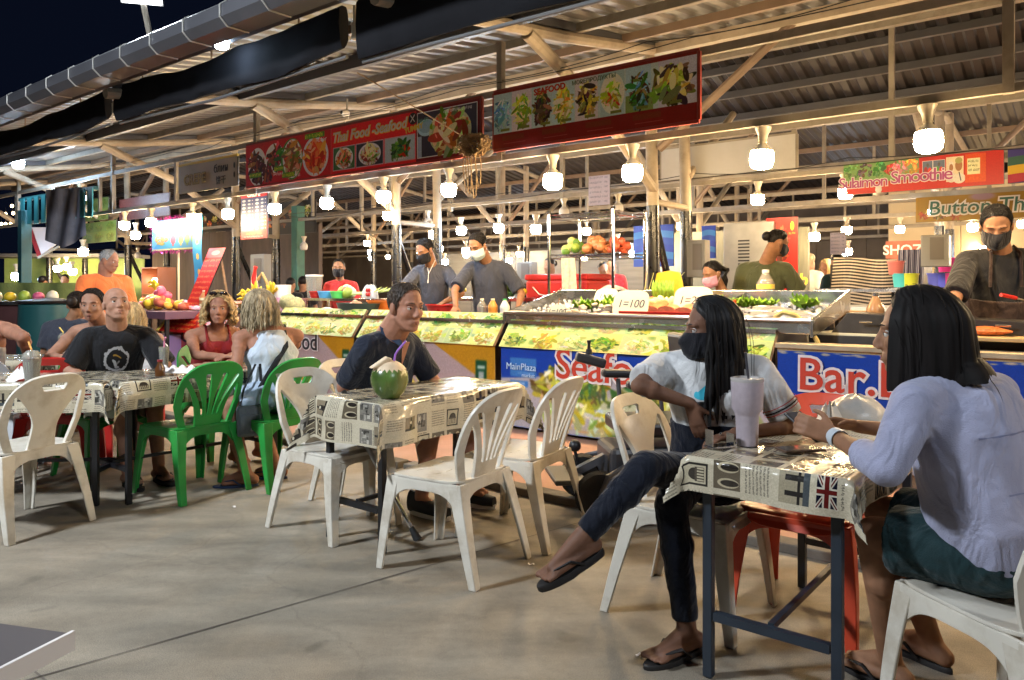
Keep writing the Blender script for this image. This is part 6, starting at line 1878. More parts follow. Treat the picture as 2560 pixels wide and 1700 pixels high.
# table corner right beside the camera
t = thing("near_table", "grey purple table corner at the bottom left edge, very close", "table", (-.69, 1.19, 0), math.radians(-12))
mb = MB(); mb.prism([(0, 0), (-.9, .04), (-.9, -.62), (-.06, -.62)], .735, .76, Matrix(((1, 0, 0, 0), (0, 0, 1, 0), (0, 1, 0, 0), (0, 0, 0, 1)))); part("tabletop", mb, mat("grey_laminate", (.045, .037, .042), .6, var=.12, vscale=3), t, smooth=False, bevel=.004)
mb = MB(); mb.bar((.004, 0, .748), (-.056, -.62, .748), .006, .03); part("edge_band", mb, mat("white_edge_band", (.62, .6, .6), .4), t, smooth=False)
for p in ((-.08, -.06), (-.84, -.02), (-.84, -.56), (-.13, -.56)):
    mb = MB(); mb.box((p[0], p[1], .367), (.035, .035, .732)); part("leg", mb, BLACKM, t, smooth=False)

# ------------------------------------------------------------------ things on and under the tables
TH = .745
def on(px, py, z=TH):
    return at(px, py, FPX * (EYE - z) / (py - HZN))
# coconut
c = on(970, 997); c.y += .05
t = thing("green_coconut", "green drinking coconut with cut top and purple straw", "coconut", c, 0)
mb = MB(); mb.lathe([(.0, .0), (.05, .0), (.078, .03), (.094, .075), (.096, .10), (.088, .135), (.072, .155), (.055, .168), (.0, .168)], 22); part("husk", mb, mat("coconut_husk", (.075, .135, .028), .26, var=.45, vscale=11, spec=.6, dirt=(.26, .22, .07), dscale=6, damt=.85, stretch=(1, 1, .35)), t)
mb = MB(); mb.lathe([(.088, .134), (.073, .156), (.05, .175), (.03, .185), (.0, .186)], 20); part("cut_top", mb, mat("coconut_cut", (.62, .48, .32), .55, var=.15, vscale=20), t)
mb = MB(); mb.prism([(-.09, .0), (-.02, .0), (.02, .045), (-.005, .055)], -.03, .03, Matrix.Translation((-.01, -.01, .152)) @ Matrix.Rotation(.4, 4, 'Z')); part("cut_lid", mb, MATS["coconut_cut"], t, smooth=False, bevel=.006)
mb = MB(); mb.tube([(.01, 0, .10), (.03, -.01, .215), (.045, -.012, .24), (.085, -.02, .285)], .0055, 8); part("straw", mb, mat("purple_straw", (.30, .13, .55), .35), t)
# tumbler
c = on(1868, 1112); t = thing("tumbler", "tall pale pink insulated tumbler with dark straw", "tumbler", c, 0); PKM = mat("pale_pink_metal", (.42, .36, .40), .42, var=.06, vscale=60, bump=.1, bscale=300)
mb = MB(); mb.lathe([(.0, .0), (.036, .0), (.037, .01), (.040, .10), (.043, .112), (.0535, .13), (.056, .225), (.0, .225)], 26); part("tumbler_body", mb, PKM, t)
mb = MB(); mb.lathe([(.057, .224), (.0575, .236), (.048, .238), (.047, .232), (.0, .231)], 26); part("lid", mb, mat("clear_lid", (.62, .58, .56), .15, trans=.3), t)
mb = MB(); mb.tube([(.01, 0, .05), (.004, 0, .24), (-.006, 0, .325)], .0045, 8); part("straw", mb, mat("dark_straw", (.05, .05, .06), .3), t)
# small clip caddy and phone
c = on(1800, 1118); t = thing("napkin_clip", "small bright metal napkin holder beside the tumbler", "holder", c, .4)
mb = MB(); mb.box((0, 0, .004), (.10, .05, .006)); mb.box((-.045, 0, .035), (.004, .04, .06)); mb.box((.045, 0, .025), (.004, .04, .04)); part("holder_body", mb, CHROME, t, smooth=False)
c = on(2000, 1128); t = thing("phone_on_table", "dark phone lying flat on the right table near the hands", "phone", c, .2)
mb = MB(); mb.box((0, 0, .007), (.15, .075, .008)); part("phone_body", mb, mat("phone_case", (.10, .06, .04), .3), t, smooth=False, bevel=.003)
mb = MB(); mb.box((0, 0, .0115), (.14, .066, .001)); part("phone_screen", mb, mat("phone_screen", (.06, .05, .045), .08), t, smooth=False)
# white bags on the right table
c = on(2140, 1052); t = thing("takeaway_bag", "round white plastic bag on the right table in front of the lilac sleeve", "bag", (c.x, c.y, TH), .3)
mb = MB(); mb.grid(lambda u, v: (.125 * math.cos(2 * PI * u) * math.cos(v * 1.55) ** .6 * (1 + .03 * math.sin(u * 38)), .12 * math.sin(2 * PI * u) * math.cos(v * 1.55) ** .6, .005 + .105 * v ** .8 * (1 + .04 * math.sin(u * 31 + v * 7))), 36, 12); part("bag_skin", mb, mat("white_bag", (.66, .64, .60), .3, var=.05, bump=.3, bscale=18), t)
c = on(2075, 1068); t = thing("takeaway_bag", "crumpled knotted end of a white bag beside the woman's hands", "bag", (c.x, c.y, TH), 1.0)
mb = MB(); mb.grid(lambda u, v: ((.06 + .02 * math.sin(u * 44)) * math.cos(2 * PI * u) * (1.1 - v * .75), (.05 + .014 * math.sin(u * 50)) * math.sin(2 * PI * u) * (1.1 - v * .75), .004 + .09 * v + .01 * math.sin(u * 37)), 30, 8); part("bag_skin", mb, MATS["white_bag"], t)
mb = MB(); mb.ell((.09, .03, .03), (.05, .035, .026)); part("dark_food", mb, mat("dark_food", (.05, .035, .025), .4, var=.3), t)
# cups at the left
def cup(p, h, r, m, label, straw, lid=True):
    t = thing("drink_cup", label, "cup", p, random.random() * 6)
    mb = MB(); mb.lathe([(0, .0), (r * .72, .0), (r, h), (r * .97, h), (r * .7, .004), (0, .004)], 20); part("cup_wall", mb, PET, t)
    mb = MB(); mb.lathe([(0, .005), (r * .69, .005), (r * .93, h * .86), (0, h * .9)], 18); part("drink", mb, m, t)
    if lid:
        mb = MB(); mb.lathe([(r * 1.04, h), (r * .95, h + r * .5), (r * .6, h + r * .9), (.0, h + r)], 20); part("dome_lid", mb, PET, t)
    mb = MB(); mb.tube([(.0, 0, h * .4), (-.01, 0, h + r * 1.1), (-.05, 0, h + r * 1.9)], .0055, 8); part("straw", mb, straw, t)
    return t
SLUSH = mat("green_slush", (.50, .70, .36), .4, var=.15, vscale=60, bump=.4, bscale=120); YSTR = mat("yellow_straw", (.75, .52, .08), .4); PSTR = mat("pink_straw", (.75, .28, .45), .4)
cup(on(80, 953), .135, .05, SLUSH, "dome lidded cup of pale green slush with orange straw, left edge table", mat("orange_straw", (.75, .38, .10), .4))
p = on(160, 884); cup(p, .13, .045, mat("pale_slush", (.55, .57, .55), .4, var=.1, vscale=50), "clear iced cup with yellow straw on the rear left table", YSTR)
p = on(193, 882); cup(p, .13, .035, mat("yellow_can", (.70, .55, .10), .4), "yellow drink with pink straw on the rear left table", PSTR, False)
t = thing("cup_sleeve_bag", "white plastic bag collapsed around the green slush cup", "bag", on(52, 950), 0); mb = MB(); mb.grid(lambda u, v: ((.07 + .02 * math.sin(u * 30)) * math.cos(2 * PI * u) * (1.2 - v), (.05) * math.sin(2 * PI * u) * (1.2 - v), .003 + .07 * v + .012 * math.sin(u * 24)), 26, 7); part("bag_skin", mb, MATS["white_bag"], t)
p = on(410, 922); cup(p, .15, .035, mat("mojito", (.22, .36, .06), .25, var=.3, vscale=40), "tall glass of green drink with pink straw beside the bald man", PSTR, False)
p = on(450, 935); t = thing("napkin_heap", "crumpled white napkins on the bald man's table", "napkin", p, 0); mb = MB(); mb.grid(lambda u, v: ((u - .5) * .2, (v - .5) * .13, .012 + .03 * abs(math.sin(u * 11 + v * 3)) * math.sin(v * PI) + .02 * math.sin(v * 9) ** 2), 14, 10); part("napkin", mb, INKWHITE, t)
p = on(545, 927); t = thing("plate_of_food", "white plate with food scraps on the bald man's table", "plate", p, 0); mb = MB(); mb.lathe([(0, .0), (.07, .0), (.12, .018), (.118, .022), (.07, .006), (0, .006)], 24); part("plate", mb, INKWHITE, t)
for k in range(6):
    mb = MB(); mb.ell((.04 * math.cos(k), .04 * math.sin(k * 1.7), .016), (.025, .018, .012)); part("food_piece", mb, [MANGO, LIME, ONION][k % 3], t)
p = on(375, 950); t = thing("glass_ashtray", "small dark bottle cluster on the bald man's table", "bottle", on(400, 940), 0); mb = MB(); mb.lathe([(0, 0), (.03, 0), (.03, .05), (.015, .075), (.015, .09), (0, .09)], 14); part("bottle_body", mb, mat("brown_glass", (.09, .035, .012), .12), t); mb = MB(); mb.lathe([(.017, .09), (.017, .102), (0, .103)], 10); part("cap", mb, REDC, t)
# clear folded plastic at the bald man's table corner
t = thing("clear_plastic_sheet", "crumpled clear plastic hanging over the near corner of the bald man's table", "plastic", at(272, 1000, 4.72), .4); mb = MB(); mb.grid(lambda u, v: ((u - .5) * .26, -.03 + .03 * math.sin(u * 14 + v * 5), .09 - .19 * v + .015 * math.sin(u * 19)), 16, 8); part("plastic_skin", mb, PLASTICBAG, t)
# crutch leaning under the coconut table
a, b = at(888, 1062, 4.02), gd(1045, 1350); t = thing("crutch", "silver crutch with black rubber foot leaning under the coconut table", "crutch", (b.x, b.y, 0)); d = a - V((b.x, b.y, 0)); d = d.normalized() * .86
mb = MB(); mb.tube([tuple(d * .05), tuple(d * .40)], .0095, 10); part("lower_tube", mb, CHROME, t)
mb = MB(); mb.tube([tuple(d * .36), tuple(d * 1.0)], .0135, 10); part("upper_tube", mb, mat("grey_alloy", (.5, .5, .5), .35, .7), t)
mb = MB(); mb.tube([tuple(d * .0), tuple(d * .04), tuple(d * .085)], [.023, .019, .013], 12); part("rubber_foot", mb, RUBBER, t)
mb = MB(); q = d * .99; mb.tube([tuple(q), tuple(q + V((.04, -.06, .03)))], .014, 8); part("grip", mb, BLACKM, t)
# power wheelchair parked behind the dark haired woman
wc = thing("power_wheelchair", "dark power wheelchair with padded armrests and joystick behind the woman in the mask", "wheelchair", (.80, 4.38, APZ), math.radians(97))
mb = MB(); mb.box((0, 0, .47), (.44, .44, .08)); part("seat", mb, BLACKM, wc, smooth=False, bevel=.02)
mb = MB(); mb.box((0, -.22, .74), (.42, .06, .5), Matrix.Rotation(-.12, 3, 'X')); part("backrest", mb, BLACKM, wc, smooth=False, bevel=.02)
mb = MB(); mb.box((0, .0, .27), (.36, .56, .2)); part("motor_base", mb, mat("dark_grey_shell", (.035, .035, .04), .4), wc, smooth=False, bevel=.03)
for sx in (-1, 1):
    mb = MB(); mb.bar((sx * .28, -.16, .72), (sx * .28, .22, .735), .075, .05); part("armrest", mb, mat("armrest_pad", (.018, .018, .02), .45), wc, smooth=False, bevel=.018)
    for ya in (-.16, .1):
        mb = MB(); mb.tube([(sx * .27, ya, .45), (sx * .28, ya + .02, .7)], .014, 8); part("arm_support", mb, GUTTERM, wc)
    w_ = link("drive_wheel", None, wc); w_.location = (sx * .27, -.08, .165)
    mb = MB(); mb.lathe([(.105, -.03), (.15, -.036), (.165, -.02), (.167, 0), (.165, .02), (.15, .036), (.105, .03)], 26, rot=Matrix.Rotation(PI / 2, 3, 'Y'), caps=False); part("tyre", mb, RUBBER, w_)
    mb = MB(); mb.lathe([(0, -.025), (.10, -.028), (.108, -.02), (.108, .02), (.10, .028), (0, .025)], 20, rot=Matrix.Rotation(PI / 2, 3, 'Y')); part("rim", mb, GALV, w_)
    w_ = link("caster_wheel", None, wc); w_.location = (sx * .22, .36, .132)
    mb = MB(); mb.lathe([(.085, -.03), (.118, -.032), (.133, 0), (.118, .032), (.085, .03)], 20, rot=Matrix.Rotation(PI / 2, 3, 'Y'), caps=False); mb.lathe([(0, -.02), (.086, -.024), (.086, .024), (0, .02)], 16, rot=Matrix.Rotation(PI / 2, 3, 'Y')); part("tyre", mb, RUBBER, w_)
    mb = MB(); mb.tube([(sx * .26, .36, .132), (sx * .27, .32, .24), (sx * .2, .2, .28)], .016, 8); part("caster_fork", mb, GUTTERM, wc)
mb = MB(); mb.box((0, .5, .19), (.36, .18, .03)); part("footrest", mb, mat("footrest_grey", (.10, .10, .10), .45), wc, smooth=False, bevel=.01)
mb = MB(); mb.bar((0, .25, .3), (0, .46, .2), .05, .04); part("footrest_stem", mb, GUTTERM, wc, smooth=False)
js = part("joystick_box", (lambda mb: mb.bar((.28, .2, .79), (.28, .38, .84), .075, .06))(MB()), mat("controller", (.03, .03, .035), .3), wc, smooth=False, bevel=.015)
mb = MB(); mb.lathe([(.022, .0), (.018, .03), (.011, .035), (.009, .06), (.014, .085), (0, .088)], 14, (.28, .30, .85)); part("joystick", mb, BLACKM, js)
mb = MB(); mb.ell((.12, .42, .33), (.036, .036, .036)); mb.tube([(.12, .42, .3), (.12, .4, .22)], .01, 6); part("knob", mb, BLACKM, wc)
# litter specks near the kerb
rr = random.Random(12)
for k, (px, py) in enumerate([(1328, 1413), (1900, 1385), (885, 1270), (690, 1222), (1600, 1640), (585, 1268)]):
    t = thing("paper_scrap", "tiny white paper scrap on the floor " + ["left of the big flip flop", "behind the right table by the kerb", "under the coconut table", "between the green and white chairs", "below the table at the right", "behind the green chair"][k], "litter", gd(px, py), rr.random() * 6, "paper scraps on the floor"); mb = MB(); mb.grid(lambda u, v: ((u - .5) * .03, (v - .5) * .014, .006 + .004 * math.sin(u * 7 + k)), 4, 3); part("scrap", mb, INKWHITE, t)
# ------------------------------------------------------------------ people: one continuous remeshed body each, clothes and hair as children
def voxel(o, size, smooth=3, disp=0.0, dsize=.12):
    md = o.modifiers.new("remesh", 'REMESH'); md.mode = 'VOXEL'; md.voxel_size = size; md.use_smooth_shade = True
    if smooth:
        s = o.modifiers.new("smooth", 'SMOOTH'); s.factor = .5; s.iterations = smooth
    if disp:
        key = "folds_%.3f" % dsize
        tx = bpy.data.textures.get(key) or bpy.data.textures.new(key, 'CLOUDS'); tx.noise_scale = dsize; tx.noise_depth = 2
        d = o.modifiers.new("folds", 'DISPLACE'); d.texture = tx; d.strength = disp; d.mid_level = .5; d.texture_coords = 'LOCAL'
    return o

def vv(p):
    return V(p)

class Head:
    def __init__(s, c, f, hs, up=(0, 0, 1)):
        s.c = V(c); s.hs = hs
        f = V(f).normalized(); r = f.cross(V(up)).normalized(); u = r.cross(f).normalized()
        s.f, s.r, s.u = f, r, u
        s.R = Matrix((r, f, u)).transposed()
    def p(s, x, y, z):
        return s.c + s.R @ (V((x, y, z)) * s.hs)

def head_prims(mb, h, male=True, detail=True):
    k = h.hs
    E = lambda c, r: mb.ell(h.p(*c), tuple(q * k for q in r), h.R, 18, 12)
    Cp = lambda a, b, r1, r2: mb.capsule(h.p(*a), h.p(*b), r1 * k, r2 * k, 10, 3)
    E((0, -.012, .035), (.073, .092, .082)); E((0, .018, -.020), (.062, .070, .080)); E((0, .026, -.062), (.050 if male else .045, .058, .056))
    j = .028 if male else .022
    E((0, .060, -.094), (j, .024, .020))
    for sx in (-1, 1):
        Cp((sx * (.050 if male else .046), .0, -.050), (sx * .020, .056, -.092), .020 if male else .017, .017)
        E((sx * .034, .048, -.022), (.027, .032, .030))
        E((sx * .076, -.006, -.006), (.010, .019, .031))
        if detail:
            Cp((sx * .012, .0795, .027), (sx * .044, .068, .026), .0105, .009)
            E((sx * .0115, .094, -.034), (.0085, .010, .0075))
    Cp((0, .078, .022), (0, .101, -.024), .0085, .0115)
    E((0, .100, -.029), (.0115, .0115, .0095))
    E((0, .072, -.064), (.032, .020, .022))

def face_parts(root, h, hairm, mouth=0, brow=True, eyes=True, skin=None):
    k = h.hs
    if eyes and h.f.z < -.28:
        mb = MB()
        for sx in (-1, 1):
            mb.tube([h.p(sx * .016, .079, .002), h.p(sx * .031, .0820, -.003), h.p(sx * .047, .070, .001)], [.001 * k, .0022 * k, .001 * k], 6)
        part("eyelashes", mb, BLACKH, root)
    elif eyes:
        mb = MB()
        for sx in (-1, 1):
            mb.ell(h.p(sx * .031, .0690, .0050), (.0115 * k,) * 3, h.R, 12, 9)
        e = part("eyes", mb, EYEW, root)
        mb = MB()
        for sx in (-1, 1):
            mb.ell(h.p(sx * .031, .0770, .0050), (.0066 * k, .0046 * k, .0066 * k), h.R, 10, 7)
        part("iris", mb, EYEI, e)
        mb = MB()
        for sx in (-1, 1):
            mb.tube([h.p(sx * .0175, .0770, .0070), h.p(sx * .031, .0815, .0130), h.p(sx * .0465, .0695, .0080)], [.0022 * k, .0038 * k, .0022 * k], 7)
        part("eyelids", mb, skin or LIP, root)
    if brow:
        mb = MB()
        for sx in (-1, 1):
            mb.tube([h.p(sx * .014, .0895, .027), h.p(sx * .03, .0845, .0315), h.p(sx * .049, .070, .027)], [.0016 * k, .0024 * k, .001 * k], 6)
        part("eyebrows", mb, hairm, root)
    mb = MB()
    mb.tube([h.p(-.021, .0805, -.0655), h.p(-.009, .0895, -.0595), h.p(0, .0908, -.061), h.p(.009, .0895, -.0595), h.p(.021, .0805, -.0655)], [.0010 * k, .0036 * k, .0034 * k, .0036 * k, .0010 * k], 7)
    dz = .010 * mouth
    mb.tube([h.p(-.019, .0815, -.0665 - dz * .5), h.p(0, .0895, -.0685 - dz), h.p(.019, .0815, -.0665 - dz * .5)], [.0010 * k, .0050 * k, .0010 * k], 7)
    l = part("lips", mb, LIP, root)
    if mouth:
        mb = MB(); mb.ell(h.p(0, .0875, -.0640 - dz * .5), (.0125 * k, .003 * k, (.002 + .006 * mouth) * k), h.R, 12, 7); part("mouth", mb, mat("mouth_inside", (.05, .012, .012), .5), l)

LINE_S = [(0, .094), (28, .090), (46, .074), (62, .042), (76, -.012), (88, -.012), (96, .03), (112, .012), (135, -.045), (180, -.066)]
LINE_L = [(0, .094), (25, .09), (50, .066), (70, .03), (90, -.03), (135, -.07), (180, -.08)]
LINE_R = [(0, .112), (30, .10), (50, .07), (65, .03), (76, -.015), (88, -.012), (96, .03), (112, .012), (135, -.045), (180, -.06)]
def hairshell(mb, h, line, th, nz=.004, seed=0):
    xs, ys = zip(*line)
    def P(u, v, extra=0):
        az = (u - .5) * 360; zl = np.interp(abs(az), xs, ys)
        e0 = math.asin(max(-.99, min(.97, (zl - .035) / .085))); e = e0 + (PI / 2 - e0) * v
        a = math.radians(az); t = 1 + th * min(1, .25 + v * 3.5) + extra
        n = nz * mnoise.noise(V((math.sin(a) * 7 + seed, math.cos(a) * 7, e * 6))) * min(1, v * 4)
        x, y, z = .0745 * math.cos(e) * math.sin(a), .0935 * math.cos(e) * math.cos(a), .083 * math.sin(e)
        q = V((x, y, z)) * (t + n / .08)
        return h.p(q.x, q.y - .012, q.z + .035)
    mb.grid(lambda u, v: tuple(P(u, v)), 44, 12)
    mb.grid(lambda u, v: tuple(P(u, v, -.035 - th * .5)), 44, 6, None, True)
    return P

def tufts(mb, P, n, L, rr, k, back=True):
    for _ in range(n):
        u, v = rr.random(), rr.random() ** .8 * .95
        a = P(u, v); b = P(u + rr.uniform(-.02, .02), max(0, v - L * rr.uniform(.6, 1.2)) if back else v, .03)
        c = P(u + rr.uniform(-.02, .02), max(0, v - L * 1.4), .035)
        mb.tube([a, b, c], [.0026 * k, .0022 * k, .0006], 4)

def long_hair(mb, h, n, length, rr, spread=.35, wave=0.0, balls=(), frontclear=62, width=.006, lift=1.07, curl=0):
    """strands that leave the parting, follow the skull and fall; kept out of the face and off the listed body spheres"""
    for i in range(n):
        az = rr.uniform(-180, 180); el = math.radians(rr.uniform(-18, 88))
        if abs(az) < frontclear and math.degrees(el) < 52:
            continue
        a = math.radians(az)
        d = V((math.cos(el) * math.sin(a), math.cos(el) * math.cos(a), math.sin(el)))
        rad = V((.075, .094, .084)) * (lift + rr.uniform(-.015, .05))
        p = V((d.x * rad.x, d.y * rad.y - .012, d.z * rad.z + .035))
        side = 1 if d.x > 0 else -1
        dirn = V((side * .9, -.55, -.2)).normalized()
        L_ = length * rr.uniform(.82, 1.05) * h.hs; N_ = 13; st = (L_ + (.085 - 0) * 0) / N_
        wp = h.p(*p); wd = (h.R @ dirn); ph = rr.uniform(0, 6); pts = [wp]
        g = V((0, 0, -1))
        for s in range(N_):
            wd = (wd * .62 + g * .38 * (1 if s < 4 else 1.6)).normalized()
            wp = wp + wd * st
            if wave:
                wp = wp + (h.r * math.sin(s * 1.25 + ph) + h.f * math.cos(s * 1.1 + ph)) * (wave * min(1, s / 4))
            q = h.R.inverted() @ ((wp - h.c) / h.hs); q.y += .012; q.z -= .035
            m = math.sqrt((q.x / rad.x) ** 2 + (q.y / rad.y) ** 2 + (q.z / rad.z) ** 2)
            if m < 1:
                q = q / m
            q.y -= .012; q.z += .035
            if q.y > .035 and abs(q.x) < .055 and q.z < .07:          # keep the face clear
                q.x = .058 * side
            wp = h.p(*q)
            for bc, br in balls:
                dd = wp - bc
                if dd.length < br:
                    wp = bc + dd.normalized() * br
            pts.append(wp.copy())
        w = width * h.hs * rr.uniform(.7, 1.3)
        mb.tube(pts, [w * .7] + [w] * (N_ - 2) + [w * .6, w * .15], 4, flat=.5)

def mane(mb, h, length, rr, opening=62, lift=1.14, flare=.0, lock=.006, balls=(), curl=0.0, taper=.1, nu=110, ragged=.12):
    """a head of longer hair as one locked surface: over the skull, then hanging"""
    sd = rr.random() * 50; n1, n2 = 9, 14; cols = []
    for i in range(nu + 1):
        U = -1 + 2 * i / nu; col = []
        lk = mnoise.noise(V((U * 17, sd, 0))) + .6 * mnoise.noise(V((U * 41, sd + 9, 0)))
        for j in range(n1):
            e = 90 - 104 * j / (n1 - 1); op = opening * min(1, max(0, (74 - e) / 34)); az = math.radians(180 + U * (180 - op)); er = math.radians(e)
            q = lift + flare * max(0, -e + 30) / 40 + lock / .085 * lk * min(1, j / 3)
            d = V((math.cos(er) * math.sin(az) * .075, math.cos(er) * math.cos(az) * .0935, math.sin(er) * .084)) * q
            col.append(h.p(d.x, d.y - .012, d.z + .035))
        base = col[-1]; out = base - h.p(0, -.012, base and 0.02); out.z = 0; out.normalize()
        L_ = length * h.hs * (1 + ragged * mnoise.noise(V((U * 23, sd + 3, 1))))
        p = base.copy()
        for j in range(1, n2 + 1):
            v = j / n2; p = p + V((0, 0, -L_ / n2)) + out * (L_ / n2 * (flare * .6 - taper * v + .35 * lk * .2))
            if curl:
                ph = 9 * mnoise.noise(V((U * 9, sd, 5))); p = p + (h.r * math.sin(v * 13 + ph) + h.f * math.cos(v * 11 + ph * 1.3)) * curl
            for bc, br in balls:
                dd = p - bc
                if dd.length < br: p = bc + dd.normalized() * br
            col.append(p.copy())
        cols.append(col)
    m = len(cols[0])
    mb.grid(lambda u, v: tuple(cols[int(round(u * nu))][int(round(v * (m - 1)))]), nu, m - 1)
    inner = [[p.lerp(h.c + V((0, 0, min(0, p.z - h.c.z))), .10) for p in c] for c in cols]
    mb.grid(lambda u, v: tuple(inner[int(round(u * nu))][int(round(v * (m - 1)))]), nu, m - 1, None, True)
    return cols

def face_mask(root, h, m, strapm=None):
    mb = MB()
    def P(u, v):
        a = math.radians((u - .5) * 168); z = -.112 + .104 * v
        bul = math.sin(v * PI) ** .7
        rx, ry = .068 + .004 * bul, .085 + .020 * bul * (math.cos(a) ** 4) + .016 * math.exp(-((v - .74) / .22) ** 2) * math.exp(-(a / .38) ** 2)
        if v < .25:
            rx -= .012 * (1 - v * 4); ry -= .012 * (1 - v * 4)
        zz = z * (1 - .12 * abs(u - .5) * 2) + .006 * math.cos(a) * v
        return tuple(h.p(rx * math.sin(a), .012 + ry * math.cos(a), zz + .0012 * math.sin(v * 40)))
    mb.grid(P, 22, 12); o = part("face_mask", mb, m, root); solid(o, .0016)
    mb = MB()
    for sx in (-1, 1):
        mb.tube([h.p(sx * .064, .02, -.022), h.p(sx * .079, .0, .02), h.p(sx * .082, -.022, .005)], .0016, 5); mb.tube([h.p(sx * .058, .02, -.088), h.p(sx * .074, -.002, -.045), h.p(sx * .082, -.02, -.02)], .0016, 5)
    part("mask_strap", mb, strapm or m, o)
    return o

def hand_prims(mb, w, d, n, k=1.0, curl=.4, right=True, spread=.12):
    """palm, four fingers, thumb; d finger direction, n palm normal (where the palm looks)"""
    d = V(d).normalized(); n = V(n); n = (n - d * n.dot(d)).normalized(); s = d.cross(n)        # across the palm
    t = 1 if right else -1
    w = V(w)
    for q in (-.026, -.009, .009, .026):
        mb.capsule(w + s * (q * .7 * k), w + d * (.082 * k) + s * (q * k), .0125 * k, .0115 * k, 8, 3)
    n0 = palm_n(d, s)
    for i, (q, L_) in enumerate(((-.0285, .060), (-.0095, .072), (.0095, .076), (.0285, .068))):
        q *= t; a = w + d * (.085 * k) + s * (q * k); dd = (d + s * (q * spread * 7)).normalized(); nn = n0; r = .0088 * k
        for sg in range(3):
            L2 = L_ * (.46, .31, .23)[sg] * k; ang = curl * (.5, .9, .7)[sg]
            c, sn = math.cos(ang), math.sin(ang)
            dd, nn = (dd * c + nn * sn).normalized(), (nn * c - dd * sn).normalized(); b = a + dd * L2
            mb.capsule(a, b, r, r * .9, 8, 3); a, r = b, r * .9
    q = -t
    a = w + d * (.018 * k) + s * (.028 * -q * k); b = a + (d * .7 + s * (-q) * .62 + palm_n(d, s) * .35).normalized() * (.045 * k); c = b + (d * .9 + s * (-q) * .12 + palm_n(d, s) * (.25 + .4 * curl)).normalized() * (.034 * k)
    mb.capsule(a, b, .013 * k, .0105 * k, 8, 3); mb.capsule(b, c, .0102 * k, .0085 * k, 8, 3)

def palm_n(d, s):
    return s.cross(d).normalized()

def foot_prims(mb, ank, toe, k=1.0, toes=True):
    """bare foot from the ankle towards toe (unit, 3D)"""
    ank = V(ank); d = V(toe).normalized(); up = V((0, 0, 1)); s = d.cross(up).normalized(); u = s.cross(d).normalized()
    sole = ank - u * (.062 * k)
    heel = sole - d * (.045 * k) + u * (.024 * k); ball = sole + d * (.125 * k) + u * (.016 * k)
    mb.capsule(heel, ank - u * (.01 * k), .031 * k, .034 * k, 10, 3)
    for q in (-.022, 0, .022):
        mb.capsule(heel + s * (q * .4 * k) + d * .01, ball + s * (q * 1.15 * k), .024 * k, .0165 * k, 9, 3)
    mb.capsule(ank, ball + u * .012 * k, .036 * k, .018 * k, 10, 3)
    if toes:
        for i, q in enumerate((-.036, -.018, .0, .018, .036)):
            L_ = (.040, .050, .054, .053, .056)[i] * k; r = (.0085, .009, .009, .0095, .0135)[i] * k
            mb.capsule(ball + s * (q * k) - u * .004 * k, ball + s * (q * 1.05 * k) + d * (L_ * .75) - u * .006 * k, r * 1.1, r * .95, 8, 3)
    return sole, d, s, u

def flipflop(root, sole, d, s, u, k, m):
    out = []
    for i in range(26):
        a = 2 * PI * i / 26; q = math.cos(a); w = .040 if q > 0 else .033
        out.append((q * .135, math.sin(a) * w * (1 + .12 * q)))
    c = sole + d * (.062 * k) - u * .012
    mb = MB()
    rings = [[c + d * (x * k * g) + s * (y * k * g) + u * z for x, y in out] for z, g in ((-.016, .97), (-.010, 1.0), (.006, 1.0), (.010, .97))]
    mb.loft(rings); o = part("flip_flop", mb, m, root)
    mb = MB(); tp = c + d * (.083 * k) + u * .012 + s * (-.012 * k)
    for sg in (-1, 1):
        mb.tube([tp, tp + u * .026 - d * .02 + s * (sg * .016), c + d * (.005 * k) + s * (sg * .044 * k) + u * .046 * k, c - d * (.04 * k) + s * (sg * .037 * k) + u * .008], [.006, .0075, .0085, .007], 6, flat=.6)
    part("thong_strap", mb, m, o)

def shoe(root, ank, toe, m, sm, k=1.0):
    d = V((toe[0], toe[1], 0)).normalized(); s = d.cross(V((0, 0, 1))); a = V(ank); z0 = .0
    base = V((a.x, a.y, 0)); rings = []
    for i in range(11):
        q = i / 10; x = -.075 + .27 * q; w = .034 + .014 * math.sin(q * 2.6) - .018 * max(0, q - .82) * 5; hh = .075 + .03 * max(0, 1 - q * 2.5) - .055 * max(0, q - .3)
        rings.append([base + d * (x * k) + s * (w * k * math.cos(2 * PI * j / 14)) + V((0, 0, max(.018, (.045 * .5 + hh * .5) * (1 + math.sin(2 * PI * j / 14)) * .9))) for j in range(14)])
    mb = MB(); mb.loft(rings); o = part("shoe", mb, m, root)
    mb = MB(); mb.loft([[base + d * ((.06 + .142 * math.cos(2 * PI * j / 24)) * k) + s * ((.044 + .006 * math.cos(2 * PI * j / 24)) * k * math.sin(2 * PI * j / 24)) + V((0, 0, z)) for j in range(24)] for z in (.002, .012, .026)]); part("shoe_sole", mb, sm, o)

TORSO_M = [(-.20, .09, .075), (-.12, .150, .115), (0, .163, .122), (.25, .150, .108), (.5, .155, .108), (.72, .172, .115), (.9, .168, .098), (1.0, .125, .075), (1.08, .065, .058)]
TORSO_F = [(-.20, .09, .08), (-.12, .155, .12), (0, .168, .125), (.25, .135, .100), (.5, .132, .098), (.72, .150, .112), (.9, .148, .088), (1.0, .108, .066), (1.08, .055, .052)]

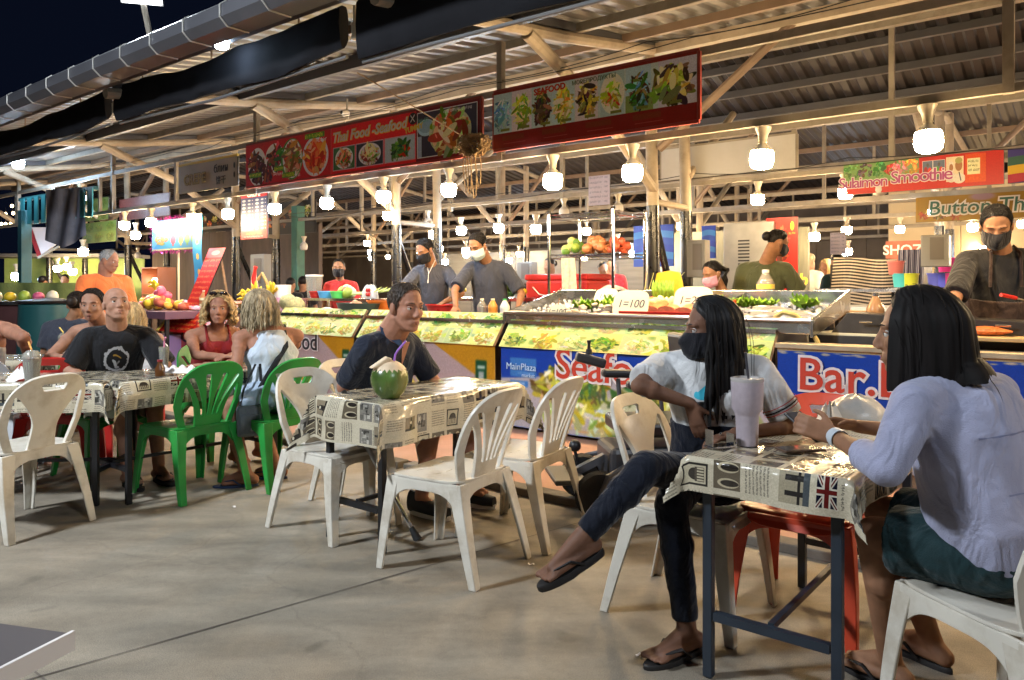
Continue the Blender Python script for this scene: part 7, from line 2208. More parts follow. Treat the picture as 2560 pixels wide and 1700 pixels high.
def torso(mb, pel, che, r, prof, k, infl=0, belly=0, t0=-9, t1=9, n=20):
    pel, che = V(pel), V(che); ax = che - pel; up = ax.normalized(); r = V(r); r = (r - up * r.dot(up)).normalized(); f = up.cross(r).normalized()
    rings = []
    for t, hw, hd in prof:
        if t < t0 - 1e-6 or t > t1 + 1e-6:
            continue
        b = belly * math.exp(-((t - .28) / .28) ** 2)
        rg = []
        for i in range(n):
            a = 2 * PI * i / n; c, s = math.cos(a), math.sin(a)
            x = math.copysign(abs(c) ** .85, c) * (hw * k + infl + b * .5); y = math.copysign(abs(s) ** .9, s) * (hd * k + infl) + (b if s > 0 else 0) * s
            rg.append(pel + ax * t + r * x + f * y)
        rings.append(rg[::-1])
    mb.loft(rings)
    return f

def person(label, pel, che, head, f, hf, skin, hs=1.0, k=1.0, male=True, arms=None, legs=None, top=None, bottom=None, hair=None, hairm=BROWH, mask=None, mouth=0,
           vox=.007, belly=0, toes=False, foot=None, group=None, sw=None, extras=None, neck_r=None, up=(0, 0, 1), plain=False, collar=None):
    """joints in world metres; f torso facing (2D), hf head facing (3D); arms = {'L': (elbow, wrist, hand dir, palm normal, curl)}, legs = {'L': (knee, ankle, toe dir)}"""
    root = thing("person", label, "person", (pel[0], pel[1], 0), 0, group)
    O = V((pel[0], pel[1], 0))
    T = lambda p: V(p) - O
    pel, che = T(pel), T(che); h = Head(T(head), hf, hs, up)
    fv = V((f[0], f[1], 0)).normalized(); r = V((fv.y, -fv.x, 0))
    prof = TORSO_M if male else TORSO_F
    hw = (sw or (.185 if male else .160)) * k
    sh = {'R': che + r * hw - V((0, 0, .025 * k)), 'L': che - r * hw - V((0, 0, .025 * k))}
    hip = {'R': pel + r * .092 * k - V((0, 0, .01)), 'L': pel - r * .092 * k - V((0, 0, .01))}
    mb = MB()
    torso(mb, pel, che, r, prof, k, 0, belly)
    if not male:
        for sg in (-1, 1):
            mb.ell(pel.lerp(che, .68) + r * (sg * .07 * k) + fv * .075 * k, (.068 * k, .06 * k, .06 * k))
    nb = che + V((0, 0, .0)); nt = h.p(0, -.028, -.055); nr = neck_r or (.063 if male else .048)
    mb.capsule(nb, nt, nr * 1.1 * k, nr * k, 14, 3)
    for sd in 'LR':
        mb.capsule(che + V((0, 0, .012 * k)), sh[sd], .052 * k, .05 * k, 12, 3)
    RY = Matrix((r, fv, V((0, 0, 1)))).transposed()
    mb.ell(che - V((0, 0, .055 * k)), (hw * 1.02, .078 * k, .085 * k), RY, 18, 11)
    head_prims(mb, h, male, not plain)
    ra = (.050, .039, .026) if male else (.042, .033, .022)
    A = {}
    for sd in 'LR':
        if arms and sd in arms and arms[sd] is not None:
            e, w, hd, pn, cu = (list(arms[sd]) + [None, None, .4])[:5] if len(arms[sd]) < 5 else arms[sd]
            e, w = T(e), T(w)
        else:
            sgn = 1 if sd == 'R' else -1
            e = sh[sd] + r * (sgn * .05) - V((0, 0, .26 * k)) + fv * .02; w = e + fv * .1 - V((0, 0, .22 * k)); hd, pn, cu = None, None, .35
        if hd is None: hd = w - e
        if pn is None: pn = fv.cross(V(hd)) if False else -r * (1 if sd == 'R' else -1)
        A[sd] = (e, w)
        mb.capsule(sh[sd], e, ra[0] * k, ra[1] * k, 14, 4); mb.ell(sh[sd].lerp(e, .35), (ra[0] * 1.08 * k,) * 3, None, 12, 8)
        mb.capsule(e, w, ra[1] * 1.03 * k, ra[2] * k, 14, 4); mb.ell(e.lerp(w, .25), (ra[1] * 1.12 * k,) * 3, None, 12, 8)
        hand_prims(mb, w + V(hd).normalized() * .008, hd, pn, (1.0 if male else .9) * k, cu, sd == 'R')
    rl = (.080, .056, .037) if male else (.082, .054, .034)
    G = {}
    for sd in 'LR':
        if legs and sd in legs:
            kn, an, td = legs[sd]; kn, an = T(kn), T(an)
        else:
            sgn = 1 if sd == 'R' else -1; kn = hip[sd] + r * (sgn * .01) - V((0, 0, .43 * k)) + fv * .02; an = V((kn.x, kn.y, .075)) - fv * .02; td = (fv.x, fv.y, 0)
        G[sd] = (kn, an)
        mb.capsule(hip[sd], kn, rl[0] * k, rl[1] * k, 16, 4); mb.capsule(kn, an, rl[1] * .98 * k, rl[2] * k, 16, 4)
        cd = (kn - an).normalized(); back = -(V((td[0], td[1], 0)).normalized()); mb.ell(kn.lerp(an, .33) + back * .014 * k, (.056 * k,) * 3, None, 12, 8)
        so = foot_prims(mb, an, td, k, toes)
        if foot == 'flip': flipflop(root, *so, k, mat("flip_flop_rubber", (.016, .014, .014), .6))
        if foot == 'sandal': flipflop(root, *so, k, mat("blue_sandal", (.03, .05, .12), .6))
        if foot == 'shoe': shoe(root, an, td, mat("dark_shoe", (.02, .022, .028), .7), INKWHITE, k)
    voxel(part("body", mb, skin, root), vox, 5 if vox < .008 else 3)
    # ---- clothes
    shirt = None
    cv = max(vox * 1.15, .0075)
    if bottom:
        m, ln = bottom[0], bottom[1]; inf = bottom[2] if len(bottom) > 2 else .010
        mb = MB(); torso(mb, pel, che, r, prof, k, inf, belly, -.3, .25)
        for sd in 'LR':
            kn, an = G[sd]
            if ln <= 1:
                q = hip[sd].lerp(kn, ln); mb.capsule(hip[sd], hip[sd].lerp(kn, .1), (rl[0]) * k + inf, rl[0] * k + inf, 16, 4); mb.frustum(hip[sd], q, rl[0] * k + inf, (rl[0] + (rl[1] - rl[0]) * ln) * k + inf * 1.8, 18)
            else:
                mb.capsule(hip[sd], kn, rl[0] * k + inf, rl[1] * k + inf, 16, 4); mb.ell(kn.lerp(an, .33), ((.056 * k + inf),) * 3, None, 12, 8)
                q = kn.lerp(an, ln - 1); mb.frustum(kn, q, rl[1] * k + inf, (rl[1] + (rl[2] - rl[1]) * (ln - 1)) * k + inf * 1.15, 18)
        voxel(part("trousers" if ln > 1 else "shorts", mb, m, root), cv, 3, .012, .07)
    if top:
        m, sl = top[0], top[1]; inf = top[2] if len(top) > 2 else .014; hem = top[3] if len(top) > 3 else -.12
        mb = MB()
        if sl < 0:      # sleeveless: the trunk up to the armpits, then two straps
            tp = [q for q in prof if q[0] <= .5] + ([(.64, .160, .112), (.76, .135, .108), (.88, .112, .096), (.97, .098, .072), (1.03, .080, .055)] if sl == -2 else [(.64, .158 if male else .145, .112), (.76, .132, .112), (.86, .108, .098), (.91, .085, .085)])
            torso(mb, pel, che, r, tp, k, inf, belly, hem, 1.1)
            ax = che - pel; upv = ax.normalized(); fr = upv.cross(r).normalized()
            if not male:
                for sg in (-1, 1): mb.ell(pel.lerp(che, .68) + r * (sg * .07 * k) + fv * .075 * k, (.068 * k + inf, .06 * k + inf, .06 * k + inf * .5))
            if sl == -1:
                for sg in (-1, 1):
                    a = pel + ax * .70 + r * (sg * .085 * k); mb.tube([a + fr * (.112 * k + inf), pel + ax * .92 + r * (sg * .083 * k) + fr * (.088 * k + inf), che + r * (sg * .08 * k) + upv * .055 * k, pel + ax * .92 + r * (sg * .083 * k) - fr * (.092 * k + inf), a - fr * (.106 * k + inf)], [.028, .024, .020, .024, .028], 8, flat=.4)
        else:
            torso(mb, pel, che, r, TORSO_M if len(top) > 4 else prof, k, inf, belly + (.03 if len(top) > 4 else 0), hem, 1.0)
            mb.ell(che - V((0, 0, .055 * k)), (hw * 1.02 + inf, .080 * k + inf, .088 * k + inf), RY, 18, 11)
            if not male:
                for sg in (-1, 1): mb.ell(pel.lerp(che, .68) + r * (sg * .07 * k) + fv * .075 * k, (.068 * k + inf, .06 * k + inf, .06 * k + inf))
            for sd in 'LR':
                e, w = A[sd]; mb.capsule(che + V((0, 0, .004)), sh[sd], .055 * k + inf * .5, ra[0] * k + inf, 12, 4)
                if sl <= 1:
                    q = sh[sd].lerp(e, sl); mb.frustum(sh[sd], q, ra[0] * 1.05 * k + inf, (ra[0] + (ra[1] - ra[0]) * sl) * k + inf * 1.9, 18)
                else:
                    mb.capsule(sh[sd], e, ra[0] * 1.05 * k + inf * .75, ra[1] * k + inf * .8, 14, 4); q = e.lerp(w, sl - 1); mb.frustum(e, q, ra[1] * k + inf * .8, (ra[1] + (ra[2] - ra[1]) * (sl - 1)) * k + inf * .85, 18)
        loose = len(top) > 4; shirt = voxel(part("shirt", mb, m, root), cv, 14 if loose else 10, .014 if loose else .007, .22 if loose else .09)
    # ---- head details
    if not plain:
        face_parts(root, h, hairm if hair != 'bald' else BROWH, mouth, True, True, skin)
    if mask:
        face_mask(root, h, mask, INKWHITE if mask != MASKB else mask)
    rr = random.Random(hash(label) % 1000 if False else len(label) * 7 + int(abs(pel.z) * 100))
    mb = MB()
    if hair in ('short', 'grey', 'bun', 'pony', 'receding'):
        P = hairshell(mb, h, LINE_R if hair in ('receding', 'grey') else LINE_S if hair == 'short' else [(0, .095), (30, .09), (50, .072), (70, .04), (84, .0), (94, .03), (112, .01), (135, -.04), (180, -.06)], .034 if hair in ('short',) else (.02 if hair == 'grey' else .035), .004, rr.random() * 9)
        if not plain: tufts(mb, P, 420 if hair == 'short' else 200, .16, rr, hs)
    if hair == 'bun':
        mb.ell(h.p(0, -.125, .02), (.045 * hs, .04 * hs, .045 * hs), h.R)
    if hair == 'pony':
        for q in range(26):
            o_ = V((rr.uniform(-.02, .02), rr.uniform(-.012, .012), rr.uniform(-.02, .02)))
            b0 = h.p(o_.x, -.105, .02 + o_.z); mb.tube([b0, h.p(o_.x * 2, -.16, -.01 + o_.y), b0 - h.f * (.05 + o_.y) * hs + V((o_.x * 2, 0, -.14)), b0 - h.f * (.03 + o_.x) * hs + V((o_.y * 2, 0, -.27))], [.011, .014, .012, .003], 5)
    if hair in ('bob', 'long', 'curly', 'shaggy'):
        balls = [(pel.lerp(che, .85), .13 * k), (sh['L'], .075 * k), (sh['R'], .075 * k), (che + V((0, 0, .01)), .10 * k)]
        hairshell(mb, h, LINE_L, .10, .006, rr.random() * 9)
        KW = dict(bob=dict(length=.150, opening=54, lift=1.25, flare=.20, lock=.0040, taper=.10, ragged=.10), long=dict(length=.32, opening=66, lift=1.20, flare=.12, lock=.0085, taper=.03, curl=.0022, ragged=.30),
                  curly=dict(length=.105, opening=58, lift=1.25, flare=.30, lock=.014, curl=.010, taper=.12, ragged=.4), shaggy=dict(length=.115, opening=62, lift=1.22, flare=.16, lock=.0065, curl=.004, taper=.06, ragged=.4))[hair]
        mane(mb, h, rr=rr, balls=balls, **KW)
        if not plain:
            long_hair(mb, h, 40 if hair in ('bob', 'long') else 500, {'bob': .29, 'long': .44, 'curly': .175, 'shaggy': .18}[hair], rr, balls=balls, width=.0014 if hair in ('bob', 'long') else .003, lift=KW['lift'] + (.0 if hair in ('bob', 'long') else .03), frontclear=KW['opening'], wave={'curly': .015, 'shaggy': .007}.get(hair, .001))
    if mb.v:
        part("hair", mb, hairm, root, ang=3.0)
    root_info[label] = dict(root=root, h=h, sh=sh, A=A, G=G, pel=pel, che=che, r=r, f=fv, O=O, k=k, shirt=shirt)
    return root_info[label]
root_info = {}
def decal(I, name, m, q, w, hgt, nx=14, ny=14, off=.0035):
    """print laid on the shirt: a small sheet shrunk onto the cloth"""
    mb = MB(); mb.grid(lambda u, v: tuple(q + I['r'] * ((.5 - u) * -w) + V((0, 0, (v - .5) * hgt))), nx, ny)
    o = part(name, mb, m, I['root']); md = o.modifiers.new("wrap", 'SHRINKWRAP'); md.target = I['shirt']; md.offset = off; md.wrap_method = 'NEAREST_SURFACEPOINT'; md.wrap_mode = 'ABOVE_SURFACE'
    return o
# ------------------------------------------------------------------ the people in the photo
DN = (0, 0, -1)
# woman in lilac, nearest, seen from behind
A_ = person("seated woman in a lilac blue shirt with a black bob, back to the viewer", (1.37, 2.16, .56), (1.255, 2.22, 1.00), (1.160, 2.27, 1.160), (-.52, .85), (-.88, .46, -.06), SKINT, 1.06, 1.06, False,
    {'L': (at(2175, 1172, 2.08), at(2052, 1092, 2.36), (-.80, .35, .30), (.3, .9, -.2), .95), 'R': (at(2330, 1092, 2.62), at(2112, 1066, 2.62), (-.96, .1, .16), (-.1, -.5, -.8), .7)},
    {'L': (at(2150, 1338, 2.34), (1.185, 2.47, .085), (-.5, .85, -.02)), 'R': ((1.22, 2.60, .53), (1.40, 2.62, .085), (-.4, .9, -.02))},
    (LILAC, 1.45, .022, -.17, 'loose'), (TEALC, .82, .022), 'bob', mat("soft_black_hair", (.009, .0072, .0068), .6, var=.5, vscale=40, spec=.14, stretch=(1, 1, .08)), vox=.0052, belly=.02, toes=True, foot='flip', sw=.20)
SEAM = cloth("lilac_seam", (.20, .21, .33))
q = A_['pel'].lerp(A_['che'], .80) - A_['f'] * .18; decal(A_, "yoke_seam", SEAM, q, .42, .006, 30, 1, .002)
for zz in (.22, .46): decal(A_, "shirt_fold_seam", SEAM, A_['pel'].lerp(A_['che'], zz) - A_['f'] * .2 + V((0, 0, 0)), .30, .004, 24, 1, .0015) if zz > .4 else None
A_['root'].location.x += .045; B_SHIFT = .04
def wristband(I, sd, m, q=.93, r=.030, w=.016, name="wristwatch"):
    e, wr = I['A'][sd]; a, b = e.lerp(wr, q - w * 2), e.lerp(wr, q + w * 2); mb = MB(); mb.tube([a, b], r * I['k'], 16, caps=False); solid(part(name, mb, m, I['root']), .003)
wristband(A_, 'L', mat("pale_watch_strap", (.5, .55, .6), .4), .95, .027, .03)
t = thing("held_phone", "dark phone held between the hands of the woman in lilac", "phone", at(1985, 1066, 2.48) + V((.045, 0, 0)), .5); mb = MB(); mb.box((0, 0, 0), (.075, .15, .009), Matrix.Rotation(.5, 3, 'X')); part("phone_body", mb, BLACKM, t, smooth=False, bevel=.003)
mb = MB(); mb.box((0, -.002, .006), (.066, .138, .001), Matrix.Rotation(.5, 3, 'X')); part("phone_screen", mb, mat("phone_screen_dim", (.05, .05, .06), .1), t, smooth=False)

# woman with long black hair, legs crossed
B_ = person("long black haired woman in black mask and white tee, legs crossed in flip flops", (.76, 3.03, .555), (.735, 2.99, 1.005), (.730, 2.955, 1.135), (-.30, -.95), (-.985, -.02, -.10), SKIND, 1.0, 1.0, False,
    {'R': (at(1572, 965, 2.86), at(1700, 1008, 2.86), (.30, -.05, -.95), (.5, .8, 0), .3), 'L': (at(1958, 1070, 2.92), at(1812, 1082, 2.80), (-.9, -.1, -.25), (0, 0, -1), .6)},
    {'L': (at(1588, 1168, 2.68), at(1418, 1352, 2.62), (-.86, -.30, -.38)), 'R': (at(1650, 1262, 2.72), (.578, 2.68, .085), (-.86, -.50, -.02))},
    (WHITEC2, .78, .018, -.10), (NAVY2, 1.9, .008), 'long', BLACKH, MASKB, 0, .0052, toes=True, foot='flip', sw=.185)
B_['root'].location.x += B_SHIFT
# navy pinafore over the tee, coloured chest print, striped sleeve
rt = B_['root']; mb = MB(); torso(mb, B_['pel'], B_['che'], B_['r'], TORSO_F, 1.0, .026, 0, -.2, .5); voxel(part("pinafore", mb, NAVY2, rt), .009, 3, .015, .08)
decal(B_, "chest_print", print_mat("cyan_print", (lambda cv: ([cv.ell(32 + 10 * math.cos(a), 32 + 12 * math.sin(a * 2), 9, 18, (.25, .72, .82), a) for a in (0, 1, 2, 3, 4, 5)], cv.a)[1])(Canvas(64, 64, (.79, .79, .79))), rough=.8), B_['pel'].lerp(B_['che'], .80) + B_['f'] * .19 + B_['r'] * .01, .085, .09)
sh, (el, wr) = B_['sh']['L'], B_['A']['L']
for k, (t_, m) in enumerate(((.56, REDC2), (.605, NAVY2), (.65, REDC2))):
    a, b = sh.lerp(el, t_), sh.lerp(el, t_ + (.022 if k == 1 else .012)); mb = MB(); mb.tube([a, b], [.071, .0715], 18, caps=False); part("sleeve_stripe", mb, m, rt)
mb = MB(); rg = B_['A']['L'][1] + V((-.06, -.02, .0)); mb.ell(rg, (.006, .006, .006)); part("ring", mb, CHROME, rt)

# man with the coconut
C_ = person("man in a navy polo shirt with cropped hair behind the coconut table", (-.80, 4.66, .56), (-.720, 4.43, .995), (-.605, 4.33, 1.185), (.84, -.54), (.70, -.70, -.10), SKINR, 1.17, 1.04, True,
    {'R': (at(855, 975, 4.46), (-1.0, 4.60, .58), (0, .2, -1), (1, 0, 0), .4), 'L': ((-.46, 4.62, .70), (-.50, 4.46, .62), (.3, -.5, -.6), (0, 0, -1), .3)},
    {'R': ((-.46, 4.36, .50), (-.52, 4.34, .09), (.80, -.55, 0)), 'L': ((-.24, 4.58, .50), (-.28, 4.55, .13), (.80, -.45, 0))},
    (NAVY, .80, .016, -.1), (cloth("maroon_brown", (.07, .026, .018)), .98, .02), 'short', mat("brown_hair", (.045, .028, .018), .5, var=.3, vscale=60), None, 0, .0055, .02, foot='shoe', sw=.172, neck_r=.078)
h, rt = C_['h'], C_['root']
DEN = cloth("denim_collar", (.035, .055, .10))
for sg in (-1, 1):     # open collar flaps and placket
    mb = MB(); mb.grid(lambda u, v: tuple(C_['che'] + C_['r'] * (sg * (.025 + .075 * u)) + C_['f'] * (.135 - .10 * u - .012 * v) + V((0, 0, -.045 + .085 * u + .045 * v))), 6, 4); solid(part("collar", mb, DEN, rt), .004)
mb = MB(); mb.prism([(-.03, .0), (.03, .0), (.0, -.15)], -.002, .002, Matrix.Translation(C_['che'] + C_['f'] * .135 + V((0, 0, -.01))) @ Matrix.Rotation(math.atan2(-C_['f'].x, C_['f'].y), 4, 'Z') @ Matrix.Rotation(-.25, 4, 'X')); part("open_neck", mb, SKINR, rt, smooth=False)
for q in range(3):
    mb = MB(); mb.ell(C_['pel'].lerp(C_['che'], .74 - .13 * q) + C_['f'] * (.150 + .01 * q), (.006, .006, .006)); part("button", mb, INKBLACK, rt)

# bald man
D_ = person("bald man in a black printed tee looking up, at the left table", (-2.82, 5.32, .56), (-2.70, 5.20, .985), (-2.675, 5.14, 1.18), (.50, -.86), (.62, -.72, .26), SKINW, 1.04, 1.02, True,
    {'R': ((-2.93, 5.03, .75), (-2.72, 4.97, .65), (.8, -.2, -.2), (0, 0, -1), .35), 'L': ((-2.38, 5.26, .73), (-2.46, 5.05, .65), (-.4, -.7, -.1), (0, 0, -1), .4)},
    {'R': ((-2.56, 4.98, .50), (-2.50, 4.95, .09), (.75, -.6, 0)), 'L': ((-2.42, 5.14, .50), (-2.36, 5.08, .09), (.75, -.6, 0))},
    (BLACKC, .86, .022, -.1), (KHAKI, .95, .02), 'bald', BROWH, None, .6, .006, .03, foot='flip', sw=.168)
q = D_['pel'].lerp(D_['che'], .56) + D_['f'] * .21 - D_['r'] * .012
def tee_print():
    cv = Canvas(160, 160, (.03, .03, .035)); rs = np.random.default_rng(3)
    for k in range(60):
        a = 2 * PI * k / 60; rr_ = 62 + rs.uniform(-7, 7); cv.ell(80 + rr_ * math.cos(a), 80 + rr_ * math.sin(a), 9, 7, (.62, .62, .63), rs.uniform(0, 3))
    cv.ell(80, 80, 54, 54, (.03, .03, .035)); cv.ell(78, 60, 26, 10, (.55, .42, .15), -.4); cv.ell(80, 70, 26, 12, (.03, .03, .035), -.4)
    cv.ell(92, 100, 10, 26, (.62, .62, .63), .5); cv.ell(78, 122, 16, 8, (.55, .55, .56)); cv.ell(70, 98, 6, 12, (.5, .5, .5), -.6)
    return cv.a
decal(D_, "tee_print", print_mat("round_tee_print", tee_print(), rough=.85), q, .20, .22)
# smiling man behind
person("smiling man with dark cropped hair in a navy vest behind the bald man", (-3.20, 5.95, .56), (-3.16, 5.86, .985), (-3.17, 5.74, 1.168), (.10, -.99), (.22, -.97, -.12), SKINW, 1.03, 1.02, True,
    {'R': ((-3.42, 5.62, .78), (-3.25, 5.5, .79), None, None, .4), 'L': ((-2.95, 5.6, .78), (-3.05, 5.48, .79), None, None, .4)},
    {'R': ((-3.3, 5.55, .5), (-3.3, 5.55, .09), (0, -1, 0)), 'L': ((-3.08, 5.55, .5), (-3.08, 5.55, .09), (0, -1, 0))}, (NAVY, -2, .014, -.1), (KHAKI, .95, .018), 'short', BROWH, None, 1.2, .0075)
# woman in red dress
F_ = person("blonde curly haired woman in a red sleeveless dress with sunglasses on her head", (-2.38, 5.98, .56), (-2.29, 5.88, .955), (-2.235, 5.79, 1.135), (.62, -.78), (.34, -.94, -.02), SKINR, 1.0, 1.04, False,
    {'R': ((-2.33, 5.60, .80), (-2.09, 5.48, .80), (.9, -.2, 0), (0, 0, -1), .5), 'L': ((-1.98, 5.80, .80), (-2.06, 5.56, .80), (-.3, -.9, 0), (0, 0, -1), .4)},
    {'R': ((-2.08, 5.62, .50), (-2.03, 5.58, .09), (.75, -.6, 0)), 'L': ((-1.94, 5.78, .50), (-1.9, 5.72, .09), (.75, -.6, 0))},
    (REDC, -1, .013, -.2), (REDC, .9, .03), 'curly', BLONDH, None, .6, .0065, .01, sw=.175)
h, rt = F_['h'], F_['root']; mb = MB()
for sx in (-1, 1):
    mb.ell(h.p(sx * .036, .062, .118), (.030, .012, .022), h.R @ Matrix.Rotation(-.7, 3, 'X'))
    mb.tube([h.p(sx * .066, .05, .112), h.p(sx * .086, .0, .07), h.p(sx * .085, -.04, .04)], .004, 6)
part("sunglasses", mb, mat("sunglass_black", (.012, .008, .012), .1), rt)
mb = MB(); mb.tube([F_['sh']['L'] + V((.01, -.02, .05)), F_['sh']['L'].lerp(F_['pel'], .3) + F_['f'] * .13, F_['pel'] + F_['f'] * .16 - F_['r'] * .05], .014, 8, flat=.4); part("bag_strap", mb, BLACKC, rt)
# blonde woman from behind
G_ = person("ash blonde woman in a white tank top seen from behind with a cross body strap", (-1.60, 5.14, .57), (-1.665, 5.20, .985), (-1.735, 5.20, 1.145), (-.60, .80), (-.72, .62, -.05), SKINR, 1.04, 1.08, False,
    {'L': (at(592, 918, 4.98), (-2.02, 5.00, .785), (-.9, .3, 0), (0, 0, -1), .4), 'R': ((-1.62, 5.56, .80), (-1.90, 5.42, .785), (-.9, .1, 0), (0, 0, -1), .4)},
    {'L': ((-1.86, 4.97, .52), (-1.735, 4.96, .085), (-.85, -.1, -.02)), 'R': ((-1.80, 5.28, .52), (-1.605, 5.17, .085), (-.85, .1, -.02))},
    (WHITEB, -2, .016, -.2), (DENIM, .7, .024), 'shaggy', ASHH, None, 0, .0065, .015, foot='sandal', sw=.18)
rt = G_['root']; up = (G_['che'] - G_['pel']).normalized(); bk = -G_['f']
mb = MB(); mb.tube([G_['che'] + G_['r'] * .10 + V((0, 0, .055)), G_['pel'].lerp(G_['che'], .8) + G_['r'] * .06 + bk * .135, G_['pel'].lerp(G_['che'], .4) - G_['r'] * .07 + bk * .14, G_['pel'] - G_['r'] * .17 + bk * .08, G_['pel'] - G_['r'] * .23 + V((0, 0, -.07))], .019, 8, flat=.3); part("bag_strap", mb, BLACKC, rt)
b = at(623, 1052, 4.93); t = thing("shoulder_bag", "small grey shoulder bag hanging beside the blonde woman's chair", "bag", b, .5)
mb = MB(); mb.box((0, 0, 0), (.155, .06, .20)); part("bag_body", mb, GREYB, t, smooth=True, bevel=.02); mb = MB(); mb.box((0, -.032, -.02), (.13, .016, .13)); part("front_pocket", mb, GREYB, t, bevel=.008); mb = MB(); mb.box((.02, -.043, -.05), (.035, .004, .022)); part("bag_label", mb, mat("grey_label", (.25, .27, .30), .6), t, smooth=False)
mb = MB(); mb.tube([(-.06, 0, .09), (-.03, .03, .2), (.05, .06, .36)], .009, 6, flat=.4); mb.tube([(.06, 0, .09), (.08, .03, .2), (.08, .07, .36)], .009, 6, flat=.4); part("bag_loop", mb, BLACKC, t)
# standing man in orange
person("standing grey haired man in an orange tee at the fruit stall", (-4.42, 8.25, .93), (-4.40, 8.22, 1.385), (-4.335, 8.18, 1.582), (.75, -.55), (.97, -.08, -.24), SKINR, 1.03, 1.12, True, None, None, (ORANGEC, .9, .024, -.15), (KHAKI, .95, .02), 'grey', GREYH, None, 0, .009, .05, foot='shoe')
# dark haired diner at the left seen from behind, cropped arm at the edge
person("dark haired diner in a grey tee seen from behind at the left", (-4.0, 6.8, .56), (-3.95, 6.78, .97), (-3.90, 6.82, 1.14), (-.25, .97), (-.15, .98, -.1), SKINT, 1.03, 1.0, False, {'R': ((-3.72, 6.62, .82), (-3.8, 6.45, .78), None, None, .4), 'L': None}, None, (GREYC2, .7, .018, -.1), (NAVY2, 1.8, .01), 'bun', BROWH, None, 0, .009)
person("cropped diner with a bare arm at the left edge of the photo", (-3.74, 5.30, .57), (-3.76, 5.34, 1.03), (-3.76, 5.4, 1.215), (-.1, 1), (-.2, .97, -.05), SKINR, 1.03, 1.06, True, {'R': (at(58, 842, 5.2), (-3.5, 5.5, .79), None, None, .4), 'L': None}, {'R': ((-3.68, 5.68, .5), (-3.68, 5.68, .09), (0, 1, 0)), 'L': ((-3.88, 5.68, .5), (-3.88, 5.68, .09), (0, 1, 0))}, (WHITEC2, -1, .014, -.1), (KHAKI, .9, .018), 'short', BROWH, None, 0, .009)
person("diner in white with a dark strap behind the bald man's shoulder", (-3.26, 6.75, .50), (-3.24, 6.75, .87), (-3.36, 6.72, 1.03), (.5, .86), (-.5, .85, -.1), SKINW, 1.0, 1.0, False, None, None, (WHITEC2, -2, .014, -.1), (REDC2, .9, .02), 'shaggy', BLONDH, None, 0, .01)
# cooks at the Thai food stall
K_ = person("cook in a charcoal tee with a pale blue mask looking down", (-.22, 8.25, 1.02), (-.26, 8.18, 1.535), (-.362, 8.06, 1.735), (-.25, -.96), (-.50, -.74, -.48), SKINT, 1.18, 1.05, True,
    {'R': ((-.60, 7.95, 1.27), (-.57, 7.72, 1.10), (-.2, -.8, -.5), (0, 0, -1), .4), 'L': ((.10, 8.05, 1.23), (.06, 7.80, 1.08), (-.2, -.8, -.4), (0, 0, -1), .4)}, None, (GREYC2, .88, .020, -.15), (BLACKC, 1.9, .015), 'short', BLACKH, MASKC, 0, .008, .03, sw=.178)
J_ = person("cook in a slate V neck tee with a black mask looking down", (-.88, 8.52, 1.00), (-.885, 8.45, 1.505), (-.955, 8.33, 1.70), (-.25, -.96), (-.55, -.70, -.46), SKINT, 1.12, 1.0, True,
    {'R': ((-1.2, 8.2, 1.24), (-1.1, 7.95, 1.12), None, (0, 0, -1), .4), 'L': ((-.55, 8.25, 1.23), (-.72, 8.02, 1.14), (-.5, -.7, -.3), (0, 0, -1), .4)}, None, (GREYC, .9, .018, -.15), (BLACKC, 1.9, .015), 'short', BLACKH, MASKB, 0, .008, .02, sw=.165)
mb = MB(); h = J_['h']; mb.tube([h.p(.06, -.03, -.12), J_['che'] + J_['f'] * .12 + V((0, 0, -.05)), J_['che'] + J_['f'] * .14 + V((0, 0, -.16))], .004, 6); mb.tube([h.p(-.06, -.03, -.12), J_['che'] + J_['f'] * .12 + V((0, 0, -.06)), J_['che'] + J_['f'] * .14 + V((0, 0, -.16))], .004, 6); part("lanyard", mb, INKWHITE, J_['root'])
person("seller in red with a black mask behind the left counter", (-2.25, 10.05, .90), (-2.25, 10.0, 1.345), (-2.27, 9.95, 1.548), (.05, -1), (.1, -.98, -.1), SKINT, 1.02, 1.02, False, None, None, (REDC2, .8, .018, -.15), (BLACKC, 1.8, .01), 'bun', BLACKH, MASKB, 0, .010)
# girl and olive man behind the seafood tray
person("girl in peach with a pink mask and ponytail behind the seafood tray", (2.07, 7.40, .80), (2.05, 7.32, 1.215), (1.92, 7.28, 1.425), (-.6, -.75), (-.85, -.40, -.34), SKINT, 1.05, .95, False, None, None, (PEACH, .75, .016, -.15), (NAVY2, 1.8, .01), 'pony', BLACKH, MASKP, 0, .0085)
person("olive tee man with bun and black mask, seen from behind past the seafood tray", (2.48, 7.55, .98), (2.49, 7.50, 1.50), (2.595, 7.42, 1.735), (.45, .88), (.86, .12, -.30), SKINT, 1.06, 1.05, True, {'R': ((2.82, 7.45, 1.24), (2.86, 7.2, 1.10), None, None, .4), 'L': None}, None, (OLIVE, .9, .024, -.15), (BLACKC, 1.9, .015), 'bun', BLACKH, MASKB, 0, .0085, .02)
